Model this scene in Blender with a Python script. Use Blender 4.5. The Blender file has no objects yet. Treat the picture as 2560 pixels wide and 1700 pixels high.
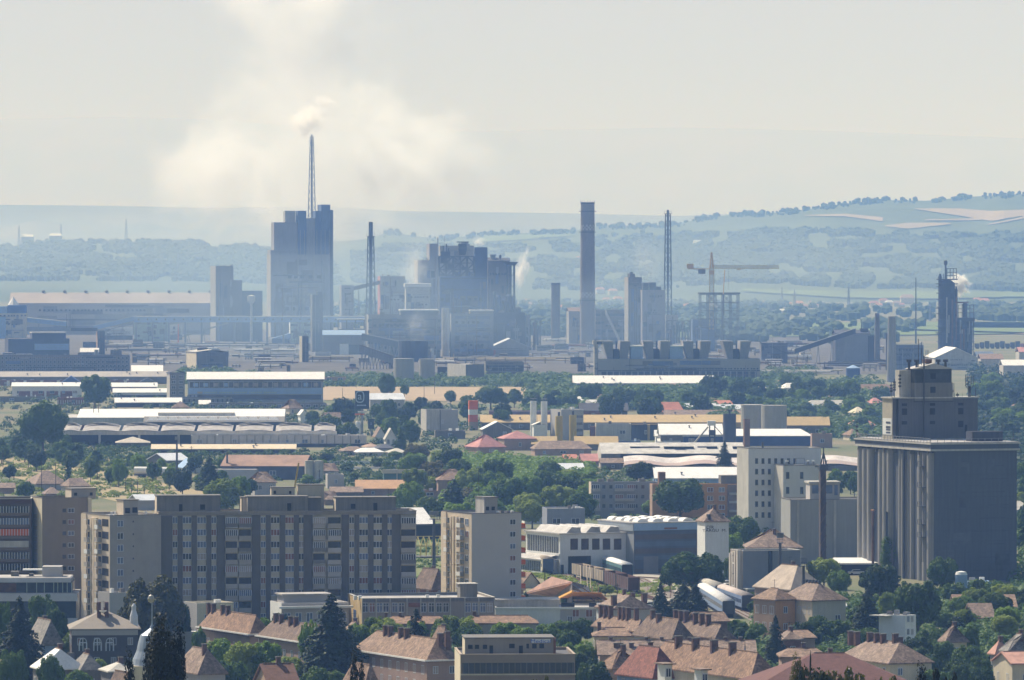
import bpy, math, random
from math import sin, cos, tan, atan, pi, sqrt, radians
from mathutils import Vector, Matrix
random.seed(7)
SC = bpy.context.scene
COL = SC.collection
# ------------------------------------------------------------------ camera
CAMH = 87.0                     # metres above the plain
FPX = 16000.0                   # focal length in pixels of a 2560 px wide frame
HORIZ = 620.0
PITCH = atan((850 - HORIZ) / FPX)
cd = bpy.data.cameras.new("camera"); cam = bpy.data.objects.new("camera", cd); COL.objects.link(cam)
cd.sensor_width = 36; cd.lens = FPX / 2560 * 36; cd.clip_start = 1; cd.clip_end = 120000
cam.location = (0, 0, CAMH); cam.rotation_euler = (pi / 2 - PITCH, 0, 0)
SC.camera = cam
# ------------------------------------------------------------------ world, sun, exposure
SUN_EL = radians(50); SUN_AZ = radians(-44)      # azimuth measured from +Y towards +X
w = bpy.data.worlds.new("World"); SC.world = w; w.use_nodes = True
nt = w.node_tree; nt.nodes.clear()
sky = nt.nodes.new("ShaderNodeTexSky"); sky.sky_type = 'NISHITA'; sky.sun_disc = False
sky.sun_elevation = SUN_EL; sky.sun_rotation = SUN_AZ; sky.dust_density = 3.0; sky.ozone_density = 1.0; sky.air_density = 1.2; sky.altitude = 300
bg = nt.nodes.new("ShaderNodeBackground"); bg.inputs[1].default_value = 0.065
wo = nt.nodes.new("ShaderNodeOutputWorld")
# milky summer horizon: low sky fades into a warm white band
tcw = nt.nodes.new("ShaderNodeTexCoord"); sxyz = nt.nodes.new("ShaderNodeSeparateXYZ"); nt.links.new(tcw.outputs['Generated'], sxyz.inputs[0])
mrw = nt.nodes.new("ShaderNodeMapRange"); mrw.interpolation_type = 'SMOOTHSTEP'; mrw.inputs[1].default_value = .17; mrw.inputs[2].default_value = .03; nt.links.new(sxyz.outputs[2], mrw.inputs[0])
bg2 = nt.nodes.new("ShaderNodeBackground"); bg2.inputs[0].default_value = (1, .95, .86, 1); bg2.inputs[1].default_value = .52
mxw = nt.nodes.new("ShaderNodeMixShader"); nt.links.new(mrw.outputs[0], mxw.inputs[0]); nt.links.new(sky.outputs[0], bg.inputs[0])
nt.links.new(bg.outputs[0], mxw.inputs[1]); nt.links.new(bg2.outputs[0], mxw.inputs[2]); nt.links.new(mxw.outputs[0], wo.inputs[0])
sd = bpy.data.lights.new("sun", 'SUN'); sd.energy = 5.0; sd.angle = radians(0.53); sd.color = (1, 0.95, 0.89)
sun = bpy.data.objects.new("sun", sd); COL.objects.link(sun)
sdir = Vector((sin(SUN_AZ) * cos(SUN_EL), cos(SUN_AZ) * cos(SUN_EL), sin(SUN_EL)))
sun.rotation_euler = (-sdir).to_track_quat('-Z', 'Y').to_euler(); sun.location = (0, 0, 3000)
SC.view_settings.view_transform = 'Standard'; SC.view_settings.look = 'None'
SC.view_settings.exposure = 0.37; SC.view_settings.gamma = 1.0
SC.render.engine = 'CYCLES'
cy = SC.cycles
cy.use_denoising = True; cy.max_bounces = 4; cy.diffuse_bounces = 2; cy.glossy_bounces = 2
cy.transmission_bounces = 2; cy.volume_bounces = 4; cy.transparent_max_bounces = 8
cy.volume_step_rate = 1.0; cy.volume_max_steps = 256; cy.caustics_reflective = False; cy.caustics_refractive = False
cy.sample_clamp_indirect = 4.0

# ------------------------------------------------------------------ pixel rows to ground
F3 = 3.1359
TILES = dict(A=(0,1200), B=(640,1200), C=(1280,1200), D=(1920,1200), E=(0,820), F=(640,820), G=(1280,820), H=(1920,820),
             I=(0,480), J=(640,480), K=(1280,480), L=(1920,480))
TILES = {k: (v[0], v[1], F3) for k, v in TILES.items()}
TILES.update(l=(0,1180,4.9), m=(400,1180,4.9), n=(760,1180,4.127), P=(0,0,1.0))
def PX(t, x, y=0):
    a = TILES[t]; return a[0] + x / a[2], a[1] + y / a[2]
def ang(y): return atan((y - 850) / FPX) + PITCH
def yground(y, h=0.0): return (CAMH - h) / tan(ang(y))
def zat(y, Y): return CAMH - Y * tan(ang(y))
def kx(x): return (x - 1280) / FPX / cos(PITCH)
def spot(t, x, yb):                     # ground point under a photo position
    a, b = PX(t, x, yb); Y = yground(b); return Vector((kx(a) * Y, Y, 0))
def scl(Y): return FPX / Y              # photo px per metre

# ------------------------------------------------------------------ materials
MATS = {}
def _nodes(name):
    m = bpy.data.materials.new(name); m.use_nodes = True; n = m.node_tree; n.nodes.clear()
    o = n.nodes.new("ShaderNodeOutputMaterial"); b = n.nodes.new("ShaderNodeBsdfPrincipled")
    n.links.new(b.outputs[0], o.inputs[0]); return m, n, b, o
def mat(name, col, rough=0.85, var=0.22, sc=0.35, streak=0.0, metal=0.0, col2=None, spec=0.3, bump=0.0):
    if name in MATS: return MATS[name]
    m, n, b, o = _nodes(name)
    b.inputs['Roughness'].default_value = rough; b.inputs['Metallic'].default_value = metal
    b.inputs['Specular IOR Level'].default_value = spec
    g = n.nodes.new("ShaderNodeNewGeometry")
    no = n.nodes.new("ShaderNodeTexNoise"); no.inputs['Scale'].default_value = sc; no.inputs['Detail'].default_value = 6; no.inputs['Roughness'].default_value = .65
    n.links.new(g.outputs['Position'], no.inputs['Vector'])
    fac = no.outputs['Fac']
    if streak:
        mp = n.nodes.new("ShaderNodeMapping"); mp.inputs['Scale'].default_value = (1.3, 1.3, 0.07)
        n2 = n.nodes.new("ShaderNodeTexNoise"); n2.inputs['Scale'].default_value = 1.6; n2.inputs['Detail'].default_value = 4
        n.links.new(g.outputs['Position'], mp.inputs['Vector']); n.links.new(mp.outputs[0], n2.inputs['Vector'])
        mx = n.nodes.new("ShaderNodeMix"); mx.inputs[0].default_value = streak
        n.links.new(fac, mx.inputs[2]); n.links.new(n2.outputs['Fac'], mx.inputs[3]); fac = mx.outputs[0]
    r = n.nodes.new("ShaderNodeValToRGB"); n.links.new(fac, r.inputs[0])
    c2 = col2 or [c * (1 - var) for c in col]; c1 = [min(1, c * (1 + var)) for c in col] if not col2 else col
    r.color_ramp.elements[0].position = .34; r.color_ramp.elements[1].position = .66
    r.color_ramp.elements[0].color = (*c2, 1); r.color_ramp.elements[1].color = (*c1, 1)
    n.links.new(r.outputs[0], b.inputs['Base Color'])
    MATS[name] = m; return m
def tilemat(name, c1, c2, c3, sx=1.0):
    """clay roof tiles: mottled patches plus fine course lines"""
    if name in MATS: return MATS[name]
    m, n, b, o = _nodes(name); b.inputs['Roughness'].default_value = .85
    g = n.nodes.new("ShaderNodeNewGeometry")
    a = n.nodes.new("ShaderNodeTexNoise"); a.inputs['Scale'].default_value = .45 * sx; a.inputs['Detail'].default_value = 8; a.inputs['Roughness'].default_value = .75
    v = n.nodes.new("ShaderNodeTexVoronoi"); v.inputs['Scale'].default_value = 2.6 * sx
    n.links.new(g.outputs['Position'], a.inputs[0]); n.links.new(g.outputs['Position'], v.inputs[0])
    r = n.nodes.new("ShaderNodeValToRGB"); n.links.new(a.outputs[0], r.inputs[0])
    r.color_ramp.elements[0].position = .33; r.color_ramp.elements[0].color = (*c2, 1)
    r.color_ramp.elements[1].position = .68; r.color_ramp.elements[1].color = (*c3, 1)
    e = r.color_ramp.elements.new(.5); e.color = (*c1, 1)
    s = n.nodes.new("ShaderNodeSeparateColor"); n.links.new(v.outputs['Color'], s.inputs[0])
    mp = n.nodes.new("ShaderNodeMapRange"); mp.inputs[3].default_value = .55; mp.inputs[4].default_value = 1.12
    n.links.new(s.outputs[0], mp.inputs[0])
    mu = n.nodes.new("ShaderNodeMix"); mu.data_type = 'RGBA'; mu.blend_type = 'MULTIPLY'; mu.inputs[0].default_value = 1
    n.links.new(r.outputs[0], mu.inputs[6]); n.links.new(mp.outputs[0], mu.inputs[7])
    n.links.new(mu.outputs[2], b.inputs['Base Color'])
    MATS[name] = m; return m
def leafmat(name, c1, c2, trans=.25, hv=.85):
    if name in MATS: return MATS[name]
    m, n, b, o = _nodes(name); b.inputs['Roughness'].default_value = .6; b.inputs['Specular IOR Level'].default_value = .15
    g = n.nodes.new("ShaderNodeNewGeometry"); oi = n.nodes.new("ShaderNodeObjectInfo")
    a = n.nodes.new("ShaderNodeTexNoise"); a.inputs['Scale'].default_value = .5; a.inputs['Detail'].default_value = 4
    n.links.new(g.outputs['Position'], a.inputs[0])
    ad = n.nodes.new("ShaderNodeMath"); ad.operation = 'MULTIPLY_ADD'; ad.inputs[1].default_value = .7
    sb = n.nodes.new("ShaderNodeMath"); sb.operation = 'SUBTRACT'; sb.inputs[1].default_value = .35
    n.links.new(oi.outputs['Random'], sb.inputs[0]); n.links.new(sb.outputs[0], ad.inputs[0]); ad.inputs[1].default_value = hv
    n.links.new(a.outputs[0], ad.inputs[2])
    r = n.nodes.new("ShaderNodeValToRGB"); n.links.new(ad.outputs[0], r.inputs[0])
    r.color_ramp.elements[0].position = .32; r.color_ramp.elements[0].color = (*c1, 1)
    r.color_ramp.elements[1].position = .68; r.color_ramp.elements[1].color = (*c2, 1)
    n.links.new(r.outputs[0], b.inputs['Base Color'])
    t = n.nodes.new("ShaderNodeBsdfTranslucent"); n.links.new(r.outputs[0], t.inputs[0])
    ms = n.nodes.new("ShaderNodeMixShader"); ms.inputs[0].default_value = trans
    n.links.new(b.outputs[0], ms.inputs[1]); n.links.new(t.outputs[0], ms.inputs[2]); n.links.new(ms.outputs[0], o.inputs[0])
    MATS[name] = m; return m
conc   = mat('concrete', (.34,.32,.29), streak=.6)
concd  = mat('concrete_dark', (.17,.16,.15), streak=.6)
concl  = mat('concrete_light', (.46,.44,.40), streak=.5)
panel  = mat('panel_tan', (.47,.43,.35), streak=.4, var=.12)
panelg = mat('panel_grey', (.36,.33,.30), streak=.4, var=.1)
pil    = mat('pilaster_brown', (.125,.115,.105), streak=.4, var=.12)
greyr  = mat('render_grey', (.42,.40,.39), var=.05)
cream  = mat('cream_render', (.60,.53,.40), streak=.4, var=.14)
lit    = mat('sunlit_panel', (.62,.52,.40), streak=.5, var=.15)  # sunlight put into the colour of left-facing walls and flanks
white  = mat('white_paint', (.72,.72,.70), var=.08, streak=.3)
whroof = mat('white_glare_roof', (.80,.78,.75), rough=.4, var=.14, sc=.45, spec=.6, streak=.35)  # white base also stands in for sun glare on metal roofs
zinc   = mat('zinc_roof', (.62,.64,.68), rough=.35, var=.15, sc=.2, spec=.6)
feltr  = mat('roof_felt', (.10,.10,.11), var=.35, sc=.2)
feltl  = mat('roof_felt_light', (.42,.40,.38), var=.3, sc=.25, rough=.6)
dark   = mat('dark_opening', (.02,.022,.028), var=.3)
steel  = mat('dark_steel', (.06,.065,.075), var=.2, rough=.6)
steelg = mat('grey_steel', (.25,.26,.28), var=.2, rough=.6)
rust   = mat('rusty_steel', (.16,.09,.06), var=.35)
brick  = mat('brick_red', (.20,.085,.06), var=.3, sc=1.2)
brickb = mat('chimney_brick', (.13,.07,.055), var=.3, sc=1.5)
orange = mat('orange_paint', (.62,.13,.03), var=.1)
yellow = mat('yellow_ochre', (.50,.36,.08), var=.15, streak=.4)
ochre  = mat('ochre_sheet', (.46,.34,.17), var=.12, streak=.3)
bluep  = mat('blue_sheet', (.05,.10,.28), var=.12)
bluel  = mat('blue_pale', (.28,.40,.60), var=.1)
greenp = mat('green_pale', (.42,.48,.40), var=.1)
teal   = mat('teal_sheet', (.08,.17,.18), var=.15)
pink   = mat('pink_sheet', (.42,.20,.19), var=.2, sc=.3)
salmon = mat('salmon_render', (.36,.25,.19), var=.15, streak=.3)
orapt  = mat('orange_render', (.52,.27,.11), var=.12, streak=.3)
glass  = mat('glass_dark', (.02,.03,.05), rough=.15, var=.4, sc=.6, spec=.6)
glassb = mat('glass_blue', (.10,.14,.24), rough=.2, var=.3, sc=.6, spec=.6)
curt   = mat('curtain', (.34,.30,.28), var=.3, sc=.6)
curtr  = mat('curtain_red', (.22,.10,.08), var=.3, sc=.6)
frame  = mat('window_frame', (.62,.64,.68), var=.08)
tiles1 = tilemat('clay_tiles', (.24,.15,.10), (.15,.095,.065), (.35,.24,.165))
tiles3 = tilemat('clay_tiles_dark', (.17,.11,.08), (.11,.07,.05), (.26,.18,.13))
tiles4 = tilemat('clay_tiles_orange', (.25,.145,.09), (.16,.095,.062), (.36,.23,.15))
tiles2 = tilemat('clay_tiles_weathered', (.24,.165,.125), (.15,.105,.08), (.36,.27,.205))
tilesr = tilemat('clay_tiles_red', (.24,.085,.06), (.17,.06,.045), (.29,.11,.08))
tilesg = tilemat('slate_grey', (.24,.22,.20), (.18,.165,.155), (.29,.27,.245))
bark   = mat('bark', (.07,.055,.04), var=.3, sc=2)
asph   = mat('asphalt', (.07,.07,.075), var=.2)
leafA = leafmat('leaves_mid', (.030,.080,.010), (.15,.25,.028), trans=.35)
leafB = leafmat('leaves_bright', (.08,.14,.018), (.24,.31,.045), trans=.4)
leafD = leafmat('leaves_dark', (.014,.045,.010), (.07,.135,.022), trans=.25)
leafC = leafmat('needles', (.008,.024,.012), (.022,.05,.022), trans=.08)
leafW = leafmat('leaves_warm', (.03,.04,.010), (.12,.115,.025), trans=.25)

# ------------------------------------------------------------------ mesh builder
class MB:
    def __init__(s): s.v = []; s.f = []; s.mi = []; s.ms = []; s.sm = False
    def _m(s, m):
        if m not in s.ms: s.ms.append(m)
        return s.ms.index(m)
    def add(s, vs, fs, m):
        k = len(s.v); s.v += [tuple(v) for v in vs]; i = s._m(m)
        for f in fs: s.f.append([k + q for q in f]); s.mi.append(i)
        return s
    def box(s, x0, x1, y0, y1, z0, z1, m, bottom=True):
        v = [(x0,y0,z0),(x1,y0,z0),(x1,y1,z0),(x0,y1,z0),(x0,y0,z1),(x1,y0,z1),(x1,y1,z1),(x0,y1,z1)]
        return s.add(v, [(0,1,5,4),(1,2,6,5),(2,3,7,6),(3,0,4,7),(4,5,6,7),(3,2,1,0)], m)
    def frus(s, x0,x1,y0,y1,z0, X0,X1,Y0,Y1,z1, m):
        v = [(x0,y0,z0),(x1,y0,z0),(x1,y1,z0),(x0,y1,z0),(X0,Y0,z1),(X1,Y0,z1),(X1,Y1,z1),(X0,Y1,z1)]
        return s.add(v, [(0,1,5,4),(1,2,6,5),(2,3,7,6),(3,0,4,7),(4,5,6,7),(3,2,1,0)], m)
    def bar(s, a, b, r, m, n=4):
        a = Vector(a); b = Vector(b); d = (b - a)
        if d.length < 1e-6: return s
        q = d.to_track_quat('Z', 'Y'); vs = []
        for P in (a, b):
            for i in range(n):
                t = 2 * pi * (i + .5) / n; vs.append(P + q @ Vector((cos(t) * r, sin(t) * r, 0)))
        fs = [(i, (i + 1) % n, n + (i + 1) % n, n + i) for i in range(n)] + [tuple(range(n))[::-1], tuple(range(n, 2 * n))]
        return s.add(vs, fs, m)
    def lathe(s, cx, cy, prof, m, n=20):
        vs = []; fs = []
        for r, z in prof:
            for i in range(n): vs.append((cx + r * cos(2*pi*i/n), cy + r * sin(2*pi*i/n), z))
        for k in range(len(prof) - 1):
            for i in range(n): fs.append((k*n+i, k*n+(i+1)%n, (k+1)*n+(i+1)%n, (k+1)*n+i))
        fs.append(tuple(range(n))[::-1]); fs.append(tuple(range((len(prof)-1)*n, len(prof)*n)))
        return s.add(vs, fs, m)
    def cyl(s, cx, cy, r, z0, z1, m, n=20, r2=None): return s.lathe(cx, cy, [(r, z0), (r if r2 is None else r2, z1)], m, n)
    def prism(s, poly, y0, y1, m, axis='y'):       # poly in (x,z) extruded along y, or (y,z) along x
        n = len(poly)
        if axis == 'y': v = [(p[0], y0, p[1]) for p in poly] + [(p[0], y1, p[1]) for p in poly]
        else: v = [(y0, p[0], p[1]) for p in poly] + [(y1, p[0], p[1]) for p in poly]
        return s.add(v, [(i, (i+1) % n, n+(i+1) % n, n+i) for i in range(n)] + [tuple(range(n))[::-1], tuple(range(n, 2*n))], m)
    def mesh(s, name):
        me = bpy.data.meshes.new(name); me.from_pydata(s.v, [], s.f)
        for m in s.ms: me.materials.append(m)
        me.polygons.foreach_set('material_index', s.mi)
        if s.sm: me.polygons.foreach_set('use_smooth', [True] * len(s.f))
        me.update(); return me
def link(o, parent=None):
    COL.objects.link(o)
    if parent: o.parent = parent
    return o
def part(name, mb, parent=None, loc=None, rz=0, label=None, kind=None):
    me = mb.mesh(name) if isinstance(mb, MB) else mb
    o = link(bpy.data.objects.new(name, me), parent)
    if loc is not None: o.location = loc
    if rz: o.rotation_euler[2] = rz
    if label: o['label'] = label
    if kind: o['kind'] = kind
    return o
def tag(o, label, cat, group=None, kind=None):
    o['label'] = label; o['category'] = cat
    if group: o['group'] = group
    if kind: o['kind'] = kind
    return o
def thing(name, label, cat, loc=(0,0,0), rz=0, group=None):
    o = link(bpy.data.objects.new(name, None)); o.location = loc; o.rotation_euler = (0, 0, rz); o.empty_display_size = 1
    return tag(o, label, cat, group)
def structure(name, mb, label, stuff=False):
    o = part(name, mb); o['kind'] = 'stuff' if stuff else 'structure'; o['label'] = label; o['category'] = name.replace('_', ' ')
    return o
def copytree(src, loc, rz=None, scale=None, label=None, group=None):
    r = src.copy(); link(r); r.location = loc
    if rz is not None: r.rotation_euler[2] = rz
    if scale is not None: r.scale = scale
    if label: r['label'] = label
    if group: r['group'] = group
    for ch in list(src.children):
        c = ch.copy(); link(c, r)
        for g in list(ch.children): link(g.copy(), c)
    return r

# ------------------------------------------------------------------ windows (shared meshes)
WM = {}
def winmesh(w, h, nm, hb, variant, near):
    w = round(w, 1); h = round(h, 1); key = (w, h, nm, hb, variant, near)
    if key in WM: return WM[key]
    gm = {0: glass, 1: glassb, 2: curt, 3: curtr, 4: dark}[variant]
    fr = MB(); pn = MB(); b = .10 if near else .14
    (pn if near else fr).box(-w/2, w/2, -.03, .05, -h/2, h/2, gm)
    if nm >= 0:
        for x in (-w/2, w/2): fr.box(x-b/2, x+b/2, -.09, .03, -h/2, h/2, frame)
        for i in range(nm):
            x = -w/2 + w*(i+1)/(nm+1); fr.box(x-b/2, x+b/2, -.085, .03, -h/2, h/2, frame)
        for z in (-h/2, h/2): fr.box(-w/2-b/2, w/2+b/2, -.095, .03, z-b/2, z+b/2, frame)
        if hb: fr.box(-w/2, w/2, -.08, .03, h*.2-b/2, h*.2+b/2, frame)
    elif not near: pass
    else: fr.box(-w/2-.05, w/2+.05, -.12, .03, -h/2-.1, -h/2, concd)
    WM[key] = (fr.mesh('window'), pn.mesh('pane') if near else None)
    return WM[key]
def addwin(parent, x, y, z, rz, w, h, nm=1, hb=False, variant=None, near=False, name='window'):
    if variant is None: variant = random.choice((0, 0, 0, 1, 1, 2, 3))
    fm, pm = winmesh(w, h, nm, hb, variant, near)
    o = part(name, fm, parent, (x, y, z), rz)
    if pm: part('pane', pm, o)
    return o
def join_window_stuff(parent, specs):
    if not specs: return
    mb = MB()
    for (x, y, z, rz, w, h, nm, variant) in specs:
        fm, _ = winmesh(w, h, nm, False, variant, False)
        M = Matrix.Translation((x, y, z)) @ Matrix.Rotation(rz, 4, 'Z'); k = len(mb.v)
        mb.v += [tuple(M @ v.co) for v in fm.vertices]
        for p in fm.polygons:
            mb.f.append([k + q for q in p.vertices]); mb.mi.append(mb._m(fm.materials[p.material_index]))
    part('window', mb, parent, kind='stuff')

# ------------------------------------------------------------------ buildings
ALLB = []
class Bld:
    """A building placed by the photo position of its near corner. front = local y=0 face, left = local x=0 face, right = local x=L1."""
    def __init__(s, name, label, cat, t, x0, xc, x1, yt, yb=None, h=None, rot=.42, depth=None, group=None):
        s.t = t; s.rot = rot
        if x0 is None and not depth: depth = 12
        if x0 is None and rot < 0: x0, xc = xc, x1
        X0 = PX(t, x0)[0] if x0 is not None else None; XC, YT = PX(t, xc, yt); X1 = PX(t, x1)[0] if x1 is not None else None
        if yb is not None: s.Y = yground(PX(t, 0, yb)[1]); s.h = zat(YT, s.Y)
        else: s.h = h; s.Y = yground(YT, h)
        cx = kx(XC) * s.Y; c, n = cos(rot), sin(rot); s.c, s.n = c, n
        if rot >= 0:
            k = kx(X1); s.L1 = (k*s.Y - cx) / (c - k*n)
            if depth: s.L2 = depth
            else: k = kx(X0); s.L2 = (k*s.Y - cx) / (-n - k*c)
            s.ox, s.oy = cx, s.Y
        else:
            k = kx(X0); s.L1 = -(k*s.Y - cx) / (c - k*n)
            if depth: s.L2 = depth
            else: k = kx(X1); s.L2 = (k*s.Y - cx) / (-n - k*c)
            s.ox, s.oy = cx - s.L1*c, s.Y - s.L1*n
        s.px = scl(s.Y) * TILES[t][2]          # tile px per metre
        s.root = thing(name, label, cat, (s.ox, s.oy, 0), rot, group)
        s.nw = 0; s.over = []; ALLB.append(s)
    def U(s, x, t=None):                      # photo x -> local x along the front
        k = kx(PX(t or s.t, x)[0]); return (k*s.oy - s.ox) / (s.c - k*s.n)
    def V(s, x, t=None, u=0):                 # photo x -> local y along the left face (or the face at local x=u)
        k = kx(PX(t or s.t, x)[0]); ax = s.ox + u*s.c; ay = s.oy + u*s.n
        return (k*ay - ax) / (-s.n - k*s.c)
    def Z(s, y, u=0, v=0, t=None):            # photo row -> height at local (u, v)
        return zat(PX(t or s.t, 0, y)[1], s.oy + u*s.n + v*s.c)
    def part(s, name, mb, **k): return part(name, mb, s.root, **k)
    def walls(s, m, m_left=None, name='wall', par=.5):
        mb = MB(); L1, L2, h = s.L1, s.L2, s.h; p = .25
        mb.box(0, L1, 0, L2, 0, h - par, m)
        if par > 0:
            mb.box(0, L1, 0, p, h-par, h, m); mb.box(0, L1, L2-p, L2, h-par, h, m)
            mb.box(0, p, p, L2-p, h-par, h, m); mb.box(L1-p, L1, p, L2-p, h-par, h, m)
        s.part(name, mb)
        if m_left: s.part('side_wall', MB().box(-.06, -.003, .0, L2, 0, h-.01, m_left))
        return s
    def flat(s, m=feltl, par=.5, cop=None, name='roof'):
        mb = MB().box(.26, s.L1-.26, .26, s.L2-.26, s.h-par+.003, s.h-par+.12, m)
        if cop:
            L1, L2, h = s.L1, s.L2, s.h
            mb.box(-.12, L1+.12, -.12, .3, h+.003, h+.15, cop); mb.box(-.12, L1+.12, L2-.3, L2+.12, h+.003, h+.15, cop)
            mb.box(-.12, .3, .302, L2-.302, h+.003, h+.15, cop); mb.box(L1-.3, L1+.12, .302, L2-.302, h+.003, h+.15, cop)
        s.part(name, mb); return s
    def gable(s, m, rise, along='x', over=.5, th=.25, hip=0.0, gm=None, name='roof', x0=0, x1=None, y0=0, y1=None, z=None):
        """pitched roof; hip = ridge shortening at both ends as a share of the half span"""
        x1 = s.L1 if x1 is None else x1; y1 = s.L2 if y1 is None else y1; z = s.h if z is None else z
        a0, a1, b0, b1 = (x0, x1, y0, y1) if along == 'x' else (y0, y1, x0, x1)
        mid = (b0 + b1)/2; half = (b1 - b0)/2; ins = half*hip; sl = rise/half
        dz = -over*sl
        A0, A1, B0, B1 = a0-over, a1+over, b0-over, b1+over
        r0, r1 = a0-over*(0 if hip else 1)+ins, a1+over*(0 if hip else 1)-ins
        def P(a, b, zz): return (a, b, zz) if along == 'x' else (b, a, zz)
        v = [P(A0,B0,z+dz), P(A1,B0,z+dz), P(A1,B1,z+dz), P(A0,B1,z+dz), P(r0,mid,z+rise), P(r1,mid,z+rise)]
        v += [(q[0], q[1], q[2]+th) for q in v]
        f = [(6,7,11,10),(8,9,10,11),(7,8,11),(9,6,10),(1,0,4,5),(3,2,5,4),(2,1,5),(0,3,4),(0,1,7,6),(1,2,8,7),(2,3,9,8),(3,0,6,9)]
        mb = MB()
        if hip == 0:
            f = [(6,7,11,10),(8,9,10,11),(1,0,4,5),(3,2,5,4),(0,1,7,6),(2,3,9,8),(1,5,11,7),(5,2,8,11),(3,4,10,9),(4,0,6,10)]
        mb.add(v, f, m)
        o = s.part(name, mb)
        if hip == 0 and gm is not None:
            g = MB()
            for a in (a0+.003, a1-.103):
                pts = [(b0, z-.3), (b1, z-.3), (b1, z), (mid, z+rise-.02), (b0, z)]
                g.prism(pts, a, a+.1, gm, axis='x' if along == 'x' else 'y')
            s.part('gable_wall', g)
        s.roofgeo = (a0, a1, b0, b1, mid, rise, along, z)
        return o
    def gutter(s, m=None, w=.3):
        mb = MB(); L1, L2, h = s.L1, s.L2, s.h; m = m or whroof
        mb.box(-.75, -.75+w, -.6, L2+.5, h-.35, h-.05, m); mb.box(-.44, L1+.5, -.75, -.75+w, h-.35, h-.05, m)
        s.part('gutter', mb)
    def chimneys(s, pts, w=.9, d=.7, hh=1.6, m=None):
        """pts: (local x, local y) on the roof; sits on the slope"""
        a0, a1, b0, b1, mid, rise, along, z = s.roofgeo; half = (b1-b0)/2
        for (x, y) in pts:
            b = y if along == 'x' else x
            zr = z + rise*(1 - min(1, abs(b-mid)/half))
            mb = MB().box(x-w/2, x+w/2, y-d/2, y+d/2, zr-1.0, zr+hh, m or brickb).box(x-w/2-.08, x+w/2+.08, y-d/2-.08, y+d/2+.08, zr+hh+.003, zr+hh+.18, concd)
            s.part('chimney', mb)
    def win(s, face, u, z, w, h, nm=1, hb=False, variant=None, near=True, name='window'):
        if face == 'front': x, y, rz = u, -.004, 0
        elif face == 'left': x, y, rz = -.004, u, -pi/2
        elif face == 'leftp': x, y, rz = -.064, u, -pi/2
        else: x, y, rz = s.L1+.004, u, pi/2
        if variant is None: variant = random.choice((0, 0, 0, 1, 1, 2, 3))
        s.nw += 1
        if s.nw > 98: s.over.append((x, y, z, rz, round(w,1), round(h,1), nm, variant)); return
        addwin(s.root, x, y, z, rz, w, h, nm, hb, variant, near, name)
    def grid(s, face, xs, ys, w, h, t=None, **k):
        """xs, ys in tile px; w, h metres"""
        for x in xs:
            u = s.U(x, t) if face == 'front' else s.V(x, t, s.L1 if face == 'right' else 0)
            for y in ys:
                z = s.Z(y, u if face == 'front' else (s.L1 if face == 'right' else 0), 0 if face == 'front' else u, t)
                s.win(face, u, z, w, h, **k)
    def fgrid(s, face, nx, nz, w, h, x0=.0, x1=None, z0=1.0, z1=None, **k):
        L = s.L1 if face == 'front' else s.L2; x1 = L if x1 is None else x1; z1 = s.h - .6 if z1 is None else z1
        for i in range(nx):
            for j in range(nz):
                s.win(face, x0 + (x1-x0)*(i+.5)/nx, z0 + (z1-z0)*(j+.5)/nz, w, h, **k)
    def done(s): join_window_stuff(s.root, s.over); s.over = []; return s
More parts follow.
